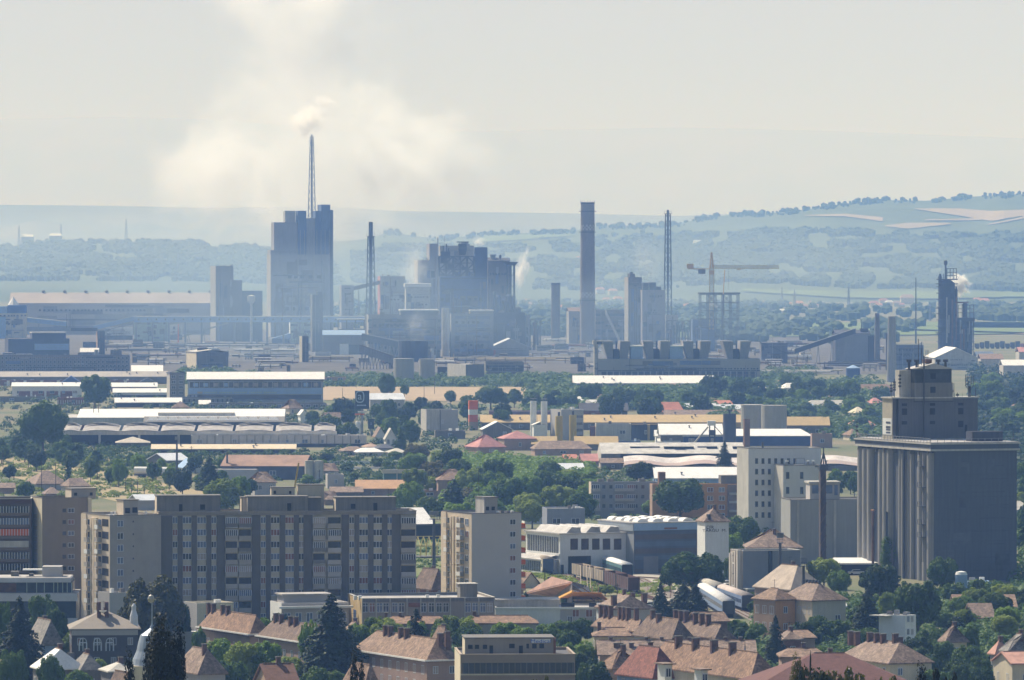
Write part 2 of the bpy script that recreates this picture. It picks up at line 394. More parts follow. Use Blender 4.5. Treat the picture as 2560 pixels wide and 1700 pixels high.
def greeble(s, k=1.0, mats=None, seed=0, pipes=True, roof=True):
    """weathered cladding sheets, pipes, small openings and roof gear on an industrial building"""
    g = random.Random(seed+int(abs(s.ox)*7+s.oy)); L, h = s.L1, s.h; A = L*h
    if L < 2 or h < 3: return
    mats = mats or (pconc, pbrn, pdark, pblue, concd); n = int(min(26, 5+A/90)*k); u = max(.5, min(L, h)*.05)
    q = MB()
    for i in range(n):
        w = g.uniform(.06, .22)*L; hh = g.uniform(.05, .2)*h; x = g.uniform(0, L-w); z = g.uniform(0, h*.95-hh); q.box(x, x+w, -.04-.012*i, -.003, z, z+hh, mats[g.randrange(len(mats))])
    s.part('cladding', q)
    q = MB(); m = max(3, int(L/9))
    for j in range(g.randint(1, 3)):
        z = h*g.uniform(.2, .9); a = g.uniform(0, .4)*L; b = g.uniform(.6, 1)*L; c = a
        while c < b: q.box(c, c+u*1.3, -.42, -.36, z, z+u*1.1, glass); c += u*g.uniform(2, 3.2)
    s.part('glazing', q)
    if pipes:
        q = MB(); r = max(.14, u*.16)
        for i in range(int(min(14, 3+L/8)*k)):
            x = g.uniform(.02, .98)*L; z1 = h*g.uniform(.4, 1.04); q.bar((x, -.9, 0), (x, -.9, z1), r*g.uniform(.6, 1.6), (steel, steelg, rust, pconc)[g.randrange(4)], 6)
        for i in range(int(2*k)+1): z = h*g.uniform(.3, .95); q.bar((L*g.uniform(0,.4), -1.1, z), (L*g.uniform(.6,1), -1.1, z), r, (steelg, pdark, rust)[g.randrange(3)], 6)
        s.part('piping', q)
    if roof and not hasattr(s, 'roofgeo'):
        for i in range(g.randint(2, 4)+int(L/25)):
            x = g.uniform(.05, .92)*L; y = g.uniform(.1, .6)*s.L2; w = u*g.uniform(.6, 1.8); t = g.random(); z = h-.5
            if t < .45: s.part('roof_unit', MB().box(x, x+w*1.6, y, y+w, z, h+w*g.uniform(.5, 1.3), (concd, steelg, pconc)[g.randrange(3)]))
            elif t < .8: s.part('roof_vent', MB().cyl(x, y, w*.3, z, h+w*1.2, steelg, 8).cyl(x, y, w*.5, h+w*1.2+.01, h+w*1.5, steel, 8))
            else: s.part('mast', MB().bar((x, y, z), (x, y, h+u*g.uniform(3, 6)), max(.08, u*.08), steel, 5))
        if h > 12: q = MB(); zt = h+max(1.1, u*.9); r = max(.05, u*.05); q.bar((0,0,zt),(L,0,zt),r,steel); [q.bar((L*i/12,0,h),(L*i/12,0,zt),r,steel) for i in range(13)]; s.part('railing', q)
def lines(a, b, n): return [a + (b-a)*i/(n-1) for i in range(n)]
def lattice(mb, cx, cy, w0, w1, z0, z1, n, r, m, legs=4):
    """tapering braced mast"""
    P = []
    for k in range(n + 1):
        t = k/n; w = (w0 + (w1-w0)*t)/2; z = z0 + (z1-z0)*t
        P.append([Vector((cx+w*sx, cy+w*sy, z)) for sx, sy in ((-1,-1),(1,-1),(1,1),(-1,1))])
    for k in range(n):
        for i in range(4):
            mb.bar(P[k][i], P[k+1][i], r*1.5, m); mb.bar(P[k][i], P[k+1][(i+1)%4], r, m); mb.bar(P[k][(i+1)%4], P[k+1][i], r, m)
            mb.bar(P[k+1][i], P[k+1][(i+1)%4], r, m)
    return mb
# ================================================================== GROUND, HILLS, AIR
gm_ = mat('ground_grass', (.085,.115,.045), col2=(.19,.16,.10), sc=.012, rough=.95)
ground = MB(); ys_ = [300, 1500, 3000, 6000, 12000, 25000, 46000, 74000]
GX = 13000
for i in range(len(ys_)-1):
    ground.add([(-GX, ys_[i], 0), (GX, ys_[i], 0), (GX, ys_[i+1], 0), (-GX, ys_[i+1], 0)], [(0,1,2,3)], gm_)
structure('ground', ground, 'flat green and brown plain under the town and the plant')
meadow = mat('meadow', (.10,.14,.045), col2=(.17,.18,.07), sc=.03, rough=.95)
straw  = mat('dry_grass', (.34,.25,.15), col2=(.26,.24,.12), sc=.05, rough=.95)
wheat  = mat('stubble_field', (.34,.26,.17), var=.12, sc=.03, rough=.95)
yard   = mat('yard_dirt', (.085,.08,.075), var=.45, sc=.03, rough=.95)
crop   = mat('crop_green', (.12,.17,.06), var=.2, sc=.01, rough=.95)
hillm  = mat('hill_green', (.05,.08,.032), col2=(.08,.11,.048), sc=.0035, rough=.95)
def hillz(Y): return 83*max(0.0, 1-Y/950)**1.05
hs = MB(); hs.sm = True; n_ = 24
hs.add([(x, 20+Y_*39.0, hillz(20+Y_*39.0)+.02) for Y_ in range(n_+1) for x in (-900,-300,-80,0,80,300,900)], [(j*7+i, j*7+i+1, (j+1)*7+i+1, (j+1)*7+i) for j in range(n_) for i in range(6)], mat('slope_grass', (.09,.13,.05), col2=(.15,.15,.07), sc=.05, rough=.95))
structure('hillside', hs, 'grassy slope falling from the viewpoint to the plain')
def patch(name, label, t, poly, m, z=.05):
    P = [spot(t, x, y) for x, y in poly]
    mb = MB().add([(p.x, p.y, z) for p in P], [tuple(range(len(P)))[::-1]], m)
    return structure(name, mb, label)
patch('field', 'pale stubble field behind the poplars and the billboard', 'F', [(430,566),(1500,575),(2700,560),(2700,468),(400,462)], wheat, .25)
patch('meadow', 'green strip of meadow behind the stubble field', 'F', [(400,461),(4500,461),(4500,430),(400,425)], meadow, .2)
patch('railway_embankment', 'dry straw coloured embankment with a row of saplings', 'E', [(-100,1000),(400,1060),(900,1130),(1350,1230),(1800,1330),(1800,1460),(900,1360),(400,1240),(-100,1130)], straw, .1)
patch('yard', 'bare grey yard of the chemical plant', 'I', [(-800,1430),(7000,1430),(7000,1080),(-800,1080)], yard, .15)
patch('goods_yard', 'grass and cinder ground of the goods yard', 'C', [(-600,1000),(-150,580),(1250,640),(1900,900),(1500,1400),(300,1150)], mat('yard_grass', (.16,.17,.08), col2=(.24,.20,.14), sc=.12, rough=.95), .06)
patch('road', 'pale dirt road between the sheds and the trees', 'C', [(880,735),(1250,735),(1320,900),(1250,1000),(1130,900),(1080,790),(960,765)], mat('dirt_road', (.36,.33,.28), var=.15, sc=.2), .10)
patch('meadow', 'green slope with low bushes behind the tall apartment houses', 'B', [(1150,330),(1600,330),(1600,760),(1150,760)], meadow, .08)
for nm, lb, t, pl, mm in [
    ('field', 'green crop strip at the foot of the hills', 'L', [(-1500,1160),(2400,1110),(2400,1020),(-1500,1040)], crop),
    ('field', 'pale strip of stubble left of the distillation tower', 'L', [(1000,1090),(2400,1130),(2400,1118),(1000,1078)], wheat),
    ('field', 'bright green strip below the village on the right', 'L', [(1600,1070),(2600,1075),(2600,1030),(1600,1025)], crop),
    ('field', 'green strip of meadow beyond the long warehouse', 'I', [(-500,790),(1600,790),(1600,740),(-500,730)], crop)]:
    patch(nm, lb, t, pl, mm, 1.0)

def interp(prof, x):
    if x <= prof[0][0]: return prof[0][1]
    for a, b in zip(prof, prof[1:]):
        if x <= b[0]: return a[1] + (b[1]-a[1])*(x-a[0])/(b[0]-a[0])
    return prof[-1][1]
def vnoise(x, y):
    xi, yi = math.floor(x), math.floor(y); fx, fy = x-xi, y-yi
    def r(a, b):
        v = sin(a*127.1 + b*311.7)*43758.5453; return v - math.floor(v)
    fx = fx*fx*(3-2*fx); fy = fy*fy*(3-2*fy)
    return (r(xi,yi)*(1-fx)+r(xi+1,yi)*fx)*(1-fy)+(r(xi,yi+1)*(1-fx)+r(xi+1,yi+1)*fx)*fy
class Hill:
    def __init__(s, name, label, prof, Y0, Yr, p=1.0, rough=0.0, m=hillm, x0=-900, x1=3500, step=22, n=26):
        s.prof, s.Y0, s.Yr, s.p, s.rough = prof, Y0, Yr, p, rough
        xs = [x0 + step*i for i in range(int((x1-x0)/step)+1)]; mb = MB(); V = []; W = len(xs)
        for j in range(n+6):
            t = j/n
            for x in xs:
                Y = Y0 + (Yr-Y0)*t; V.append((kx(x)*Y, Y, s.z(x, Y)))
        fs = [(j*W+i, j*W+i+1, (j+1)*W+i+1, (j+1)*W+i) for j in range(n+5) for i in range(W-1)]
        mb.sm = True; mb.add(V, fs, m); structure(name, mb, label)
    def z(s, x, Y):
        zr = CAMH + (HORIZ-interp(s.prof, x))/FPX*s.Yr; t = (Y-s.Y0)/(s.Yr-s.Y0)
        if t > 1: return max(-1, zr*(1-(t-1)*1.5))
        e = t**s.p; b = s.rough*(vnoise(x/90, Y/500)-.5)*min(1, 4*t*(1-t))
        return max(-1.0 if t < .02 else 0.5, zr*e*(1+b) - 1.0*(1-t))
    def hit(s, x, y):
        """world point on the slope seen at photo position (x, y)"""
        best = s.Yr
        for i in range(400):
            Y = s.Y0 + (s.Yr-s.Y0)*i/399
            if s.z(x, Y) >= zat(y, Y): best = Y; break
        return Vector((kx(x)*best, best, s.z(x, best)))
mount = Hill('mountains', 'faint far mountain range dissolving in the haze', [(-900,290),(0,298),(300,292),(560,300),(900,330),(1200,328),(1700,318),(2100,328),(2560,346),(3500,330)], 46000, 60000, 1.0, .2, m=mat('haze_faded_hills', (.34,.29,.20), col2=(.27,.24,.16), sc=.0006, rough=.95), x0=-1500, x1=4100)  # haze painted in: pale tan base makes the range melt into the air
plate = Hill('plateau', 'hazy plateau line behind the left half of the plain', [(-900,505),(0,512),(300,515),(520,520),(800,515),(1000,528),(1400,533),(1700,540),(2200,520),(3500,500)], 19000, 24000, .8, .25, m=mat('haze_faded_plateau', (.22,.20,.12), col2=(.12,.14,.07), sc=.001, rough=.95))  # pale base puts part of the haze into the plateau colour
left_h = Hill('hills', 'low wooded hill behind the long warehouse', [(-900,640),(-50,625),(60,612),(200,604),(330,604),(440,600),(500,612),(560,625),(620,616),(760,632),(900,680),(1020,745),(3500,760)], 10500, 13000, .8, .3)
right_h = Hill('hills', 'green farmed hillside rising to the right behind the plant', [(-900,760),(500,745),(700,640),(800,605),(900,600),(950,588),(985,578),(1020,588),(1100,597),(1230,584),(1420,581),(1480,566),(1600,566),(1700,560),(1760,545),(1850,535),(1920,534),(2030,522),(2120,508),(2220,500),(2320,502),(2420,492),(2560,485),(3500,440)], 10300, 15000, .85, .35, n=40)

def drape(label, hill, top, bot, m, off=2.5, name='field'):
    x0, x1 = top[0][0], top[-1][0]; n = max(6, int((x1-x0)/12)); mb = MB(); V = []
    for i in range(n+1):
        x = x0 + (x1-x0)*i/n; a, b = interp(top, x), interp(bot, x)
        for k in range(5):
            p = hill.hit(x, b + (a-b)*k/4); V.append((p.x, p.y, p.z+off))
    mb.add(V, [(i*5+k, (i+1)*5+k, (i+1)*5+k+1, i*5+k+1) for i in range(n) for k in range(4)], m); structure(name, mb, label)
stub = mat('hill_stubble', (.25,.21,.15), var=.1, sc=.01)
def LP(pts): return [PX('L', x, y) for x, y in pts]
drape('long pinkish stubble field high on the right hillside', right_h, LP([(1150,138),(1500,138),(1750,158),(2040,148)]), LP([(1150,142),(1500,195),(1750,238),(2040,188)]), stub)
drape('lower pinkish stubble patch on the right hillside', right_h, LP([(920,270),(1100,250),(1430,252)]), LP([(920,280),(1100,297),(1430,262)]), stub)
drape('thin tan stubble strip below the ridge trees', right_h, LP([(280,190),(600,180),(900,208)]), LP([(280,196),(600,200),(900,240)]), stub)
drape('narrow tan edge of a field at the right margin', right_h, LP([(1230,225),(1600,215),(2040,170)]), LP([(1230,232),(1600,232),(2040,196)]), stub)
drape('small tan field on the middle of the slope', right_h, LP([(1720,262),(1900,225),(2040,195)]), LP([(1720,268),(1900,238),(2040,210)]), stub)
drape('green meadow band across the foot of the hill', right_h, LP([(-200,770),(600,790),(1300,790),(2040,800)]), LP([(-200,790),(600,840),(1300,850),(2040,830)]), crop)
drape('light green field high behind the tall chimney', right_h, [PX('K',x,y) for x,y in [(-250,345),(100,342),(480,340)]], [PX('K',x,y) for x,y in [(-250,400),(100,380),(480,350)]], crop)

# far woods: leaf-sized lumps spread along contours, one mass each
def lump(mb, p, r, m, k=0.0):
    a = random.random()*6.28; n = 5; vs = [(p.x, p.y, p.z+r*1.9)]
    for i in range(n):
        t = a+2*pi*i/n; q = r*(.8+.4*random.random()); vs.append((p.x+cos(t)*q, p.y+sin(t)*q, p.z+r*(1.1+.5*random.random())))
    for i in range(n):
        t = a+2*pi*i/n; q = r*.85; vs.append((p.x+cos(t)*q, p.y+sin(t)*q, p.z-1))
    mb.add(vs, [(0,i+1,(i+1)%n+1) for i in range(n)] + [(i+1,i+1+n,(i+1)%n+1+n,(i+1)%n+1) for i in range(n)], m)
farleaf = mat('far_leaves', (.050,.080,.034), var=.25, sc=.01, rough=.9)
def woods(label, gen, n):
    mb = MB()
    for i in range(n):
        p, r = gen()
        if p is not None: lump(mb, p, r, farleaf)
    structure('woods', mb, label, True)
R = random.random
def gridge(hill, xa, xb, band, dens):
    def g():
        x = xa+(xb-xa)*R(); x += 10*sin(x/17)
        if vnoise(x/23, 3.3) > dens: return None, 0
        yr = interp(hill.prof, x); p = hill.hit(x, yr+band*R()**2 - .3); return p, 2.2+4*R()**2
    return g
woods('line of bushes and trees along the crest of the hill', gridge(right_h, 960, 2700, 9, .72), 1000)
def gslope(hill, t, poly, dens, seed, r0=2.5, r1=4):
    xs = [p[0] for p in poly]; ya = min(p[1] for p in poly); yb = max(p[2] for p in poly)
    def g():
        X = min(xs)+(max(xs)-min(xs))*R(); a = interp([(p[0],p[1]) for p in poly], X); b = interp([(p[0],p[2]) for p in poly], X); y = a+(b-a)*R()
        if vnoise(X/130+seed, y/38) < dens: return None, 0
        q = PX(t, X, y); return hill.hit(*q), r0+r1*R()
    return g
woods('dark woodland patches on the right hillside', gslope(right_h, 'L', [(-900,420,700),(0,300,720),(700,310,760),(1300,350,760),(2100,330,790)], .38, 3), 13000)
woods('scattered hedges and copses on the slope behind the chimneys', gslope(right_h, 'K', [(-1250,450,720),(-950,420,720),(0,430,760),(900,330,780),(2000,330,700)], .42, 9), 8000)
woods('dense wood on the low hill behind the warehouse', gslope(left_h, 'I', [(-200,470,700),(300,400,700),(900,400,700),(1500,400,700),(2000,440,720),(2500,500,740),(3050,700,790)], .25, 5), 8000)
def gflat(t, poly, dens, seed, r0=2.5, r1=4):
    def g():
        X = poly[0][0]+(poly[-1][0]-poly[0][0])*R(); a = interp([(p[0],p[1]) for p in poly], X); b = interp([(p[0],p[2]) for p in poly], X); y = a+(b-a)*R()
        if vnoise(X/90+seed, y/22) < dens: return None, 0
        return spot(t, X, y), r0+r1*R()
    return g
woods('trees around the village at the foot of the hill', gflat('L', [(-2100,880,1060),(0,890,1130),(500,900,1190),(1000,920,1180),(1300,900,1100)], .52, 2), 3400)
woods('trees at the right edge beside the far village', gflat('L', [(1580,890,1000),(1800,900,1020),(2500,910,1020)], .3, 7), 700)
woods('trees on the plain behind the power plant', gflat('J', [(560,880,1060),(2000,880,1120),(2600,880,1150),(3400,900,1200),(4000,900,1200)], .45, 12), 1600)
woods('trees and hedges behind the long warehouse', gflat('I', [(-300,700,780),(950,690,790),(1650,700,790)], .5, 21), 500)

# haze: one closed box of even, slightly blue-scattering air
hz = MB().box(-12500, 12500, -400, 74500, -2.5, 1420, None)
hz.mi = [0]*6; hz.ms = []
hm = bpy.data.materials.new('haze'); hm.use_nodes = True; n = hm.node_tree; n.nodes.clear()
pv = n.nodes.new('ShaderNodeVolumePrincipled'); oo = n.nodes.new('ShaderNodeOutputMaterial'); n.links.new(pv.outputs[0], oo.inputs['Volume'])
HAZE_D = 0.98e-4
pv.inputs['Color'].default_value = (.26, .47, 1.0, 1); pv.inputs['Absorption Color'].default_value = (1, 1, 1, 1)
pv.inputs['Density'].default_value = HAZE_D; pv.inputs['Anisotropy'].default_value = -.1
ho = part('haze', hz); ho.data.materials.clear(); ho.data.materials.append(hm); ho['kind'] = 'stuff'; ho['label'] = 'pale blue summer haze over the whole plain'; ho['category'] = 'haze'

# smoke
def smoke(name, label, t, x, y, rx, ry, Y, dens, col=(.95,.95,.95), sc=2.0, thr=.35, aniso=.4, rz=0.0, seed=0):
    a, b = PX(t, x, y); k = Y/FPX/TILES[t][2]
    m = bpy.data.materials.new('smoke'); m.use_nodes = True; n = m.node_tree; n.nodes.clear()
    o = n.nodes.new('ShaderNodeOutputMaterial'); v = n.nodes.new('ShaderNodeVolumePrincipled'); n.links.new(v.outputs[0], o.inputs['Volume'])
    v.inputs['Color'].default_value = (*col, 1); v.inputs['Anisotropy'].default_value = aniso
    tc = n.nodes.new('ShaderNodeTexCoord'); ln = n.nodes.new('ShaderNodeVectorMath'); ln.operation = 'LENGTH'; n.links.new(tc.outputs['Object'], ln.inputs[0])
    mp = n.nodes.new('ShaderNodeMapping'); mp.inputs['Location'].default_value = (seed*3.1, seed*1.7, seed); n.links.new(tc.outputs['Object'], mp.inputs[0])
    no = n.nodes.new('ShaderNodeTexNoise'); no.inputs['Scale'].default_value = sc; no.inputs['Detail'].default_value = 6; no.inputs['Roughness'].default_value = .62; no.inputs['Distortion'].default_value = .6; n.links.new(mp.outputs[0], no.inputs[0])
    def mth(op, a, b): q = n.nodes.new('ShaderNodeMath'); q.operation = op; [n.links.new(v_, q.inputs[i]) if not isinstance(v_, (int, float)) else setattr(q.inputs[i], 'default_value', v_) for i, v_ in enumerate((a, b))]; return q.outputs[0]
    e = mth('ADD', mth('MULTIPLY', no.outputs[0], 2.3), mth('MULTIPLY', mth('SUBTRACT', 1.0, ln.outputs['Value']), .8)); e = mth('SUBTRACT', e, 1.12+thr)
    mr = n.nodes.new('ShaderNodeMapRange'); mr.interpolation_type = 'SMOOTHSTEP'; mr.inputs[1].default_value = 0; mr.inputs[2].default_value = .75; n.links.new(e, mr.inputs[0])
    m2 = n.nodes.new('ShaderNodeMapRange'); m2.interpolation_type = 'SMOOTHSTEP'; m2.inputs[1].default_value = .99; m2.inputs[2].default_value = .6; n.links.new(ln.outputs['Value'], m2.inputs[0])
    n.links.new(mth('MULTIPLY', mth('MULTIPLY', mr.outputs[0], m2.outputs[0]), dens), v.inputs['Density'])
    mb = MB(); prof = [(sin(pi*i/10), -cos(pi*i/10)) for i in range(1, 10)]; mb.lathe(0, 0, prof, m, 16)
    o2 = part(name, mb, None, (kx(a)*Y, Y, zat(b, Y)), label=label, kind='stuff'); o2['category'] = 'smoke'
    o2.scale = (rx*k, min(rx, ry)*k, ry*k); o2.rotation_euler[1] = rz
    return o2
Yp = 6450
W1 = (.985,.992,1)
smoke('smoke', 'dense cream puff at the mouth of the tall lattice stack', 'P', 772, 300, 70, 64, Yp, .17, (1,.99,.98), 1.9, .22)
smoke('smoke', 'small cream wisp above the dense puff', 'P', 812, 256, 46, 34, Yp, .2, (1,.99,.98), 1.9, .25, rz=.5)
smoke('smoke', 'broad white smoke at the top edge over the lattice stack', 'P', 760, 20, 330, 290, Yp+150, .036, W1, 2.0, .30, seed=2)
smoke('smoke', 'pale smoke column rising between puff and top edge', 'P', 745, 190, 170, 250, Yp+200, .014, (.98,.975,.99), 2.2, .2, seed=3)
smoke('smoke', 'white smoke bank left of the lattice stack', 'P', 585, 420, 320, 260, Yp+250, .030, W1, 2.1, .31, seed=4)
smoke('smoke', 'white smoke bank right of the lattice stack', 'P', 1030, 400, 310, 220, Yp+200, .042, W1, 2.2, .31, seed=5, rz=.2)
smoke('smoke', 'thin smoke veil around the lattice stack', 'P', 800, 430, 440, 330, Yp+350, .010, W1, 1.8, .15, seed=6)
smoke('smoke', 'ragged pale wisp high over the right smoke bank', 'P', 930, 250, 150, 150, Yp+300, .012, W1, 2.2, .27, seed=14, rz=-.4)
smoke('smoke', 'ragged pale wisp between the left smoke bank and the top edge', 'P', 620, 220, 150, 170, Yp+300, .012, W1, 2.2, .27, seed=15, rz=.4)
smoke('smoke', 'thin bluish smoke with added haze lying low over the left half of the plant', 'P', 760, 760, 760, 190, 4900, .0038, (.60,.80,1), 1.2, -.2, seed=16)  # drifting smoke thickened with added haze to pale the plant
smoke('smoke', 'thin bluish smoke with added haze lying low over the right half of the plant', 'P', 1560, 800, 620, 150, 4900, .0028, (.60,.80,1), 1.2, -.2, seed=17)  # same veil on this side: smoke plus added haze
smoke('smoke', 'added pale haze layer lying before the left hill', 'P', 420, 640, 1100, 150, 8600, .0030, (.75,.88,1), 1.2, -.2, seed=18)  # added haze bank, placed to fade the hill behind it
smoke('smoke', 'added pale haze layer lying before the right hillside', 'P', 1750, 660, 1150, 170, 9000, .0022, (.75,.88,1), 1.2, -.2, seed=19)  # no plume: an added haze volume that pales this slope
smoke('smoke', 'thin white smoke drifting before the pale power block', 'J', 1230, 640, 170, 360, 5900, .035, W1, 1.4, .22, seed=7)
smoke('smoke', 'faint grey smoke above the twin concrete towers', 'K', 1060, 500, 180, 330, 6300, .009, (.9,.9,.92), 1.5, .2, seed=8)
smoke('steam', 'narrow white steam plume beside the flat topped tower', 'K', 75, 610, 90, 230, 5600, .3, W1, 2.2, .25, seed=9, rz=.25)
smoke('steam', 'bright white steam streaming from the distillation tower', 'L', 1490, 735, 150, 130, 5450, 1.8, (1,1,1), 2.6, .33, seed=10, rz=.6)
smoke('steam', 'little steam puff on the dark blue plant block', 'J', 1750, 385, 85, 62, 5900, .2, W1, 1.8, .28, seed=11)
smoke('smoke', 'bluish smoke curling over the dirty conveyor hall', 'J', 1260, 1060, 130, 200, 5000, .03, (.95,.97,1), 1.8, .25, seed=12)

# ================================================================== FAR: the chemical plant
def cylT(name, label, cat, t, x0, x1, yt, yb, m, r2=1.0, group=None, n=18, cap=None):
    p = spot(t, (x0+x1)/2, yb); a, b = PX(t, 0, yt); r = (x1-x0)/2/TILES[t][2]/scl(p.y); p.y += r*.0
    h = zat(b, p.y); root = thing(name, label, cat, p, 0, group)
    part('shaft', MB().lathe(0, 0, [(r, 0), (r*r2, h)], m, n), root)
    if cap: part('rim', MB().lathe(0, 0, [(r*r2*1.08, h-h*.02), (r*r2*1.08, h+.3)], cap, n), root)
    return root, r, h
pconc = mat('plant_concrete', (.28,.28,.29), streak=.6, var=.25, sc=.06)
pblue = mat('plant_blue', (.09,.13,.25), streak=.5, var=.3, sc=.06)
pdark = mat('plant_dark', (.06,.065,.09), streak=.5, var=.35, sc=.08)
pbrn  = mat('plant_brown', (.15,.135,.13), streak=.5, var=.3, sc=.08)
pbeig = mat('plant_beige', (.34,.32,.28), streak=.4, var=.2, sc=.05)

# long warehouse
b = Bld('warehouse', 'long grey-brown storage hall with a row of round roof vents', 'warehouse', 'I', 60, 75, 1680, 872, yb=1118, rot=.02, depth=60)
b.walls(mat('hall_wall', (.48,.44,.40), var=.12, sc=.03), par=0); b.gable(mat('hall_roof', (.33,.29,.26), var=.15, sc=.02), b.Z(790, 0, 30)-b.h, gm=pbrn)
for x in (328,495,662,825,988,1152,1318,1478,1643):
    u = b.U(x); zr = b.h + b.roofgeo[5]; part('roof_vent', MB().lathe(u, b.L2/2, [(1.1,zr-.5),(1.1,zr+.6),(1.9,zr+.9),(1.6,zr+2.2),(.4,zr+2.7)], concd, 10), b.root)
part('band', MB().box(0, b.L1, -.2, -.003, b.h*.45, b.h*.5, pbrn), b.root)
b = Bld('farmhouse', 'farmhouse with an orange roof behind the long warehouse', 'house', 'I', 488, 505, 672, 726, yb=792, rot=.1, depth=25)
b.walls(white, par=0); b.gable(tiles1, 8, hip=.4); b.grid('front', lines(530,650,4), [760], 2.5, 4, variant=0, near=False)
b.chimneys([(b.U(548), b.L2/2),(b.U(580), b.L2/2)], 2.5, 2, 4)
Bld('shed', 'low pale shed between the farmhouse and the far trees', 'shed', 'I', None, 690, 975, 735, yb=785, rot=.03, depth=25).walls(bluel, par=0).gable(white, 5)
for i, (x0, x1, y, lb) in enumerate([(170,265,396,'first glinting greenhouse roof on the far left ridge'),(390,485,398,'second glinting greenhouse roof on the far left ridge'),(1040,1420,350,'long glinting roof beyond the wooded hill')]):
    p = left_h.hit(*PX('I', (x0+x1)/2, 405)) if i < 2 else plate.hit(*PX('I', 1230, 420)); w_ = (x1-x0)/F3/scl(p.y)
    r_ = thing('greenhouse', lb, 'greenhouse', p+Vector((0,0,10 if i<2 else 3)), 0); part('wall', MB().box(-w_/2,w_/2,-10,10,-12,6,concl), r_); part('roof', MB().frus(-w_/2-1,w_/2+1,-12,12,6.01,-w_/2+2,w_/2-2,-2,2,11,whroof), r_)
# process tower left of centre
b = Bld('process_tower', 'brown concrete tower with a stepped annexe at the right end of the long warehouse', 'tower', 'I', 1650, 1692, 1830, 580, yb=1172, rot=.25)
b.walls(pbrn, pbeig).flat(concl)
b.part('annexe', MB().box(b.L1+.01, b.U(1900), 1, b.L2, 0, b.Z(692), pbrn).box(b.U(1900)+.01, b.U(2060), 1, b.L2, 0, b.Z(775), pdark))
cylT('water_tank', 'mushroom shaped tank on a thin shaft beside the process tower', 'tank', 'I', 1962, 1980, 880, 1200, concl)
p = spot('I', 1971, 1200); part('tank_bowl', MB().lathe(0,0,[(1,zat(PX('I',0,880)[1],p.y)),(3.4,zat(PX('I',0,858)[1],p.y)),(3.6,zat(PX('I',0,815)[1],p.y)),(.6,zat(PX('I',0,808)[1],p.y))],concl,14), COL.objects['water_tank'])
# granulation tower
b = Bld('granulation_tower', 'huge pale granulation tower wrapped in smoke below the lattice stack', 'tower', 'J', 100, 116, 580, 490, yb=1140, rot=.12, depth=48)
b.walls(pconc, pbeig).flat(concl)
mb = MB(); gx = b.U
mb.box(0, gx(330), 3, 40, b.h+.003, b.Z(455), pconc)
b.part('upper_wall', mb)
def gb(x0, x1, y, d0, d1, m, nm='upper_wall'): b.part(nm, MB().box(gx(x0), gx(x1), d0, d1, b.h-.4, b.Z(y), m))
gb(145, 330, 237, 5, 38, pconc); gb(235, 314, 146, 10, 30, pbeig); gb(332, 398, 146, 4, 34, pblue); gb(400, 468, 205, 6, 34, pconc, 'upper_wall'); gb(470, 512, 148, 5, 36, pblue); gb(514, 584, 98, 2, 44, pblue)
b.part('side_wall', MB().box(b.L1+.003, gx(606), 1, 46, 0, b.Z(140), pdark))
for x in (330, 455): b.part('rib', MB().box(gx(x)-.4, gx(x)+.4, -.5, -.003, 0, b.h, pbeig))
for x in lines(155, 575, 14): b.part('rib', MB().box(gx(x)-.25, gx(x)+.25, .6, 1.4, b.h, b.Z(300), pconc)) if not 225<x<320 else None
# lattice flare stack standing on it
p0 = spot('J', 438, 1110); z0 = b.h; zt = zat(PX('P',0,338)[1], p0.y+15)
f_ = thing('lattice_stack', 'tall tapering lattice stack rising from the granulation tower into the cream puff', 'chimney', (kx(PX('J',438)[0])*(p0.y+15), p0.y+15, z0-1))
part('lattice', lattice(MB(), 0, 0, 9.4, 3.2, 0, zt-z0, 15, .22, steelg), f_); part('flue', MB().cyl(0,0,.9,0,zt-z0+2,steelg,10), f_)
# stacks
def latstack(label, t, x, yb, yt, w0, w1, ylat, flue, plat=True, m=steel, name='lattice_chimney'):
    p = spot(t, x, yb); k = 1/TILES[t][2]/scl(p.y); zl = zat(PX(t,0,ylat)[1], p.y); zt = zat(PX(t,0,yt)[1], p.y)
    r = thing(name, label, 'chimney', p); part('lattice', lattice(MB(), 0, 0, w0*k, w1*k, 0, zl, 14, .3, m), r)
    part('flue', MB().cyl(0,0,flue*k/2*.8,0,zl*.95,m,12).cyl(0,0,flue*k/2,zl*.95+.01,zt,m,12), r)
    if plat:
        w_ = w1*k*.75; part('platform', MB().box(-w_,w_,-w_,w_,zl,zl+.5,m), r)
        q = MB()
        for i in lines(-w_,w_,4): q.bar((i,-w_,zl+.5),(i,-w_,zl+2.5),.15,m)
        q.bar((-w_,-w_,zl+2.5),(w_,-w_,zl+2.5),.15,m); part('railing', q, r)
    return r
latstack('dark lattice-braced chimney with a wide dark pipe top', 'J', 900, 1200, 235, 86, 44, 350, 33)
latstack('tall braced mast chimney with a cross-shaped top between the chimney and the crane', 'K', 1222, 1180, 140, 66, 38, 172, 17, m=steel)
b = Bld('brick_stack', 'dark square stack before the granulation tower', 'chimney', 'J', 430, 442, 524, 805, yb=1255, rot=.2, depth=9); b.walls(pdark, pbrn, par=.0)
b.part('stack_top', MB().box(b.L1*.5, b.L1-.3, 1, 7, b.h+.003, b.h+2.6, pdark)); 
for z in lines(5, b.h-3, 9): b.part('ledge', MB().box(-.3, b.L1+.3, -.4, -.003, z, z+.3, steel))
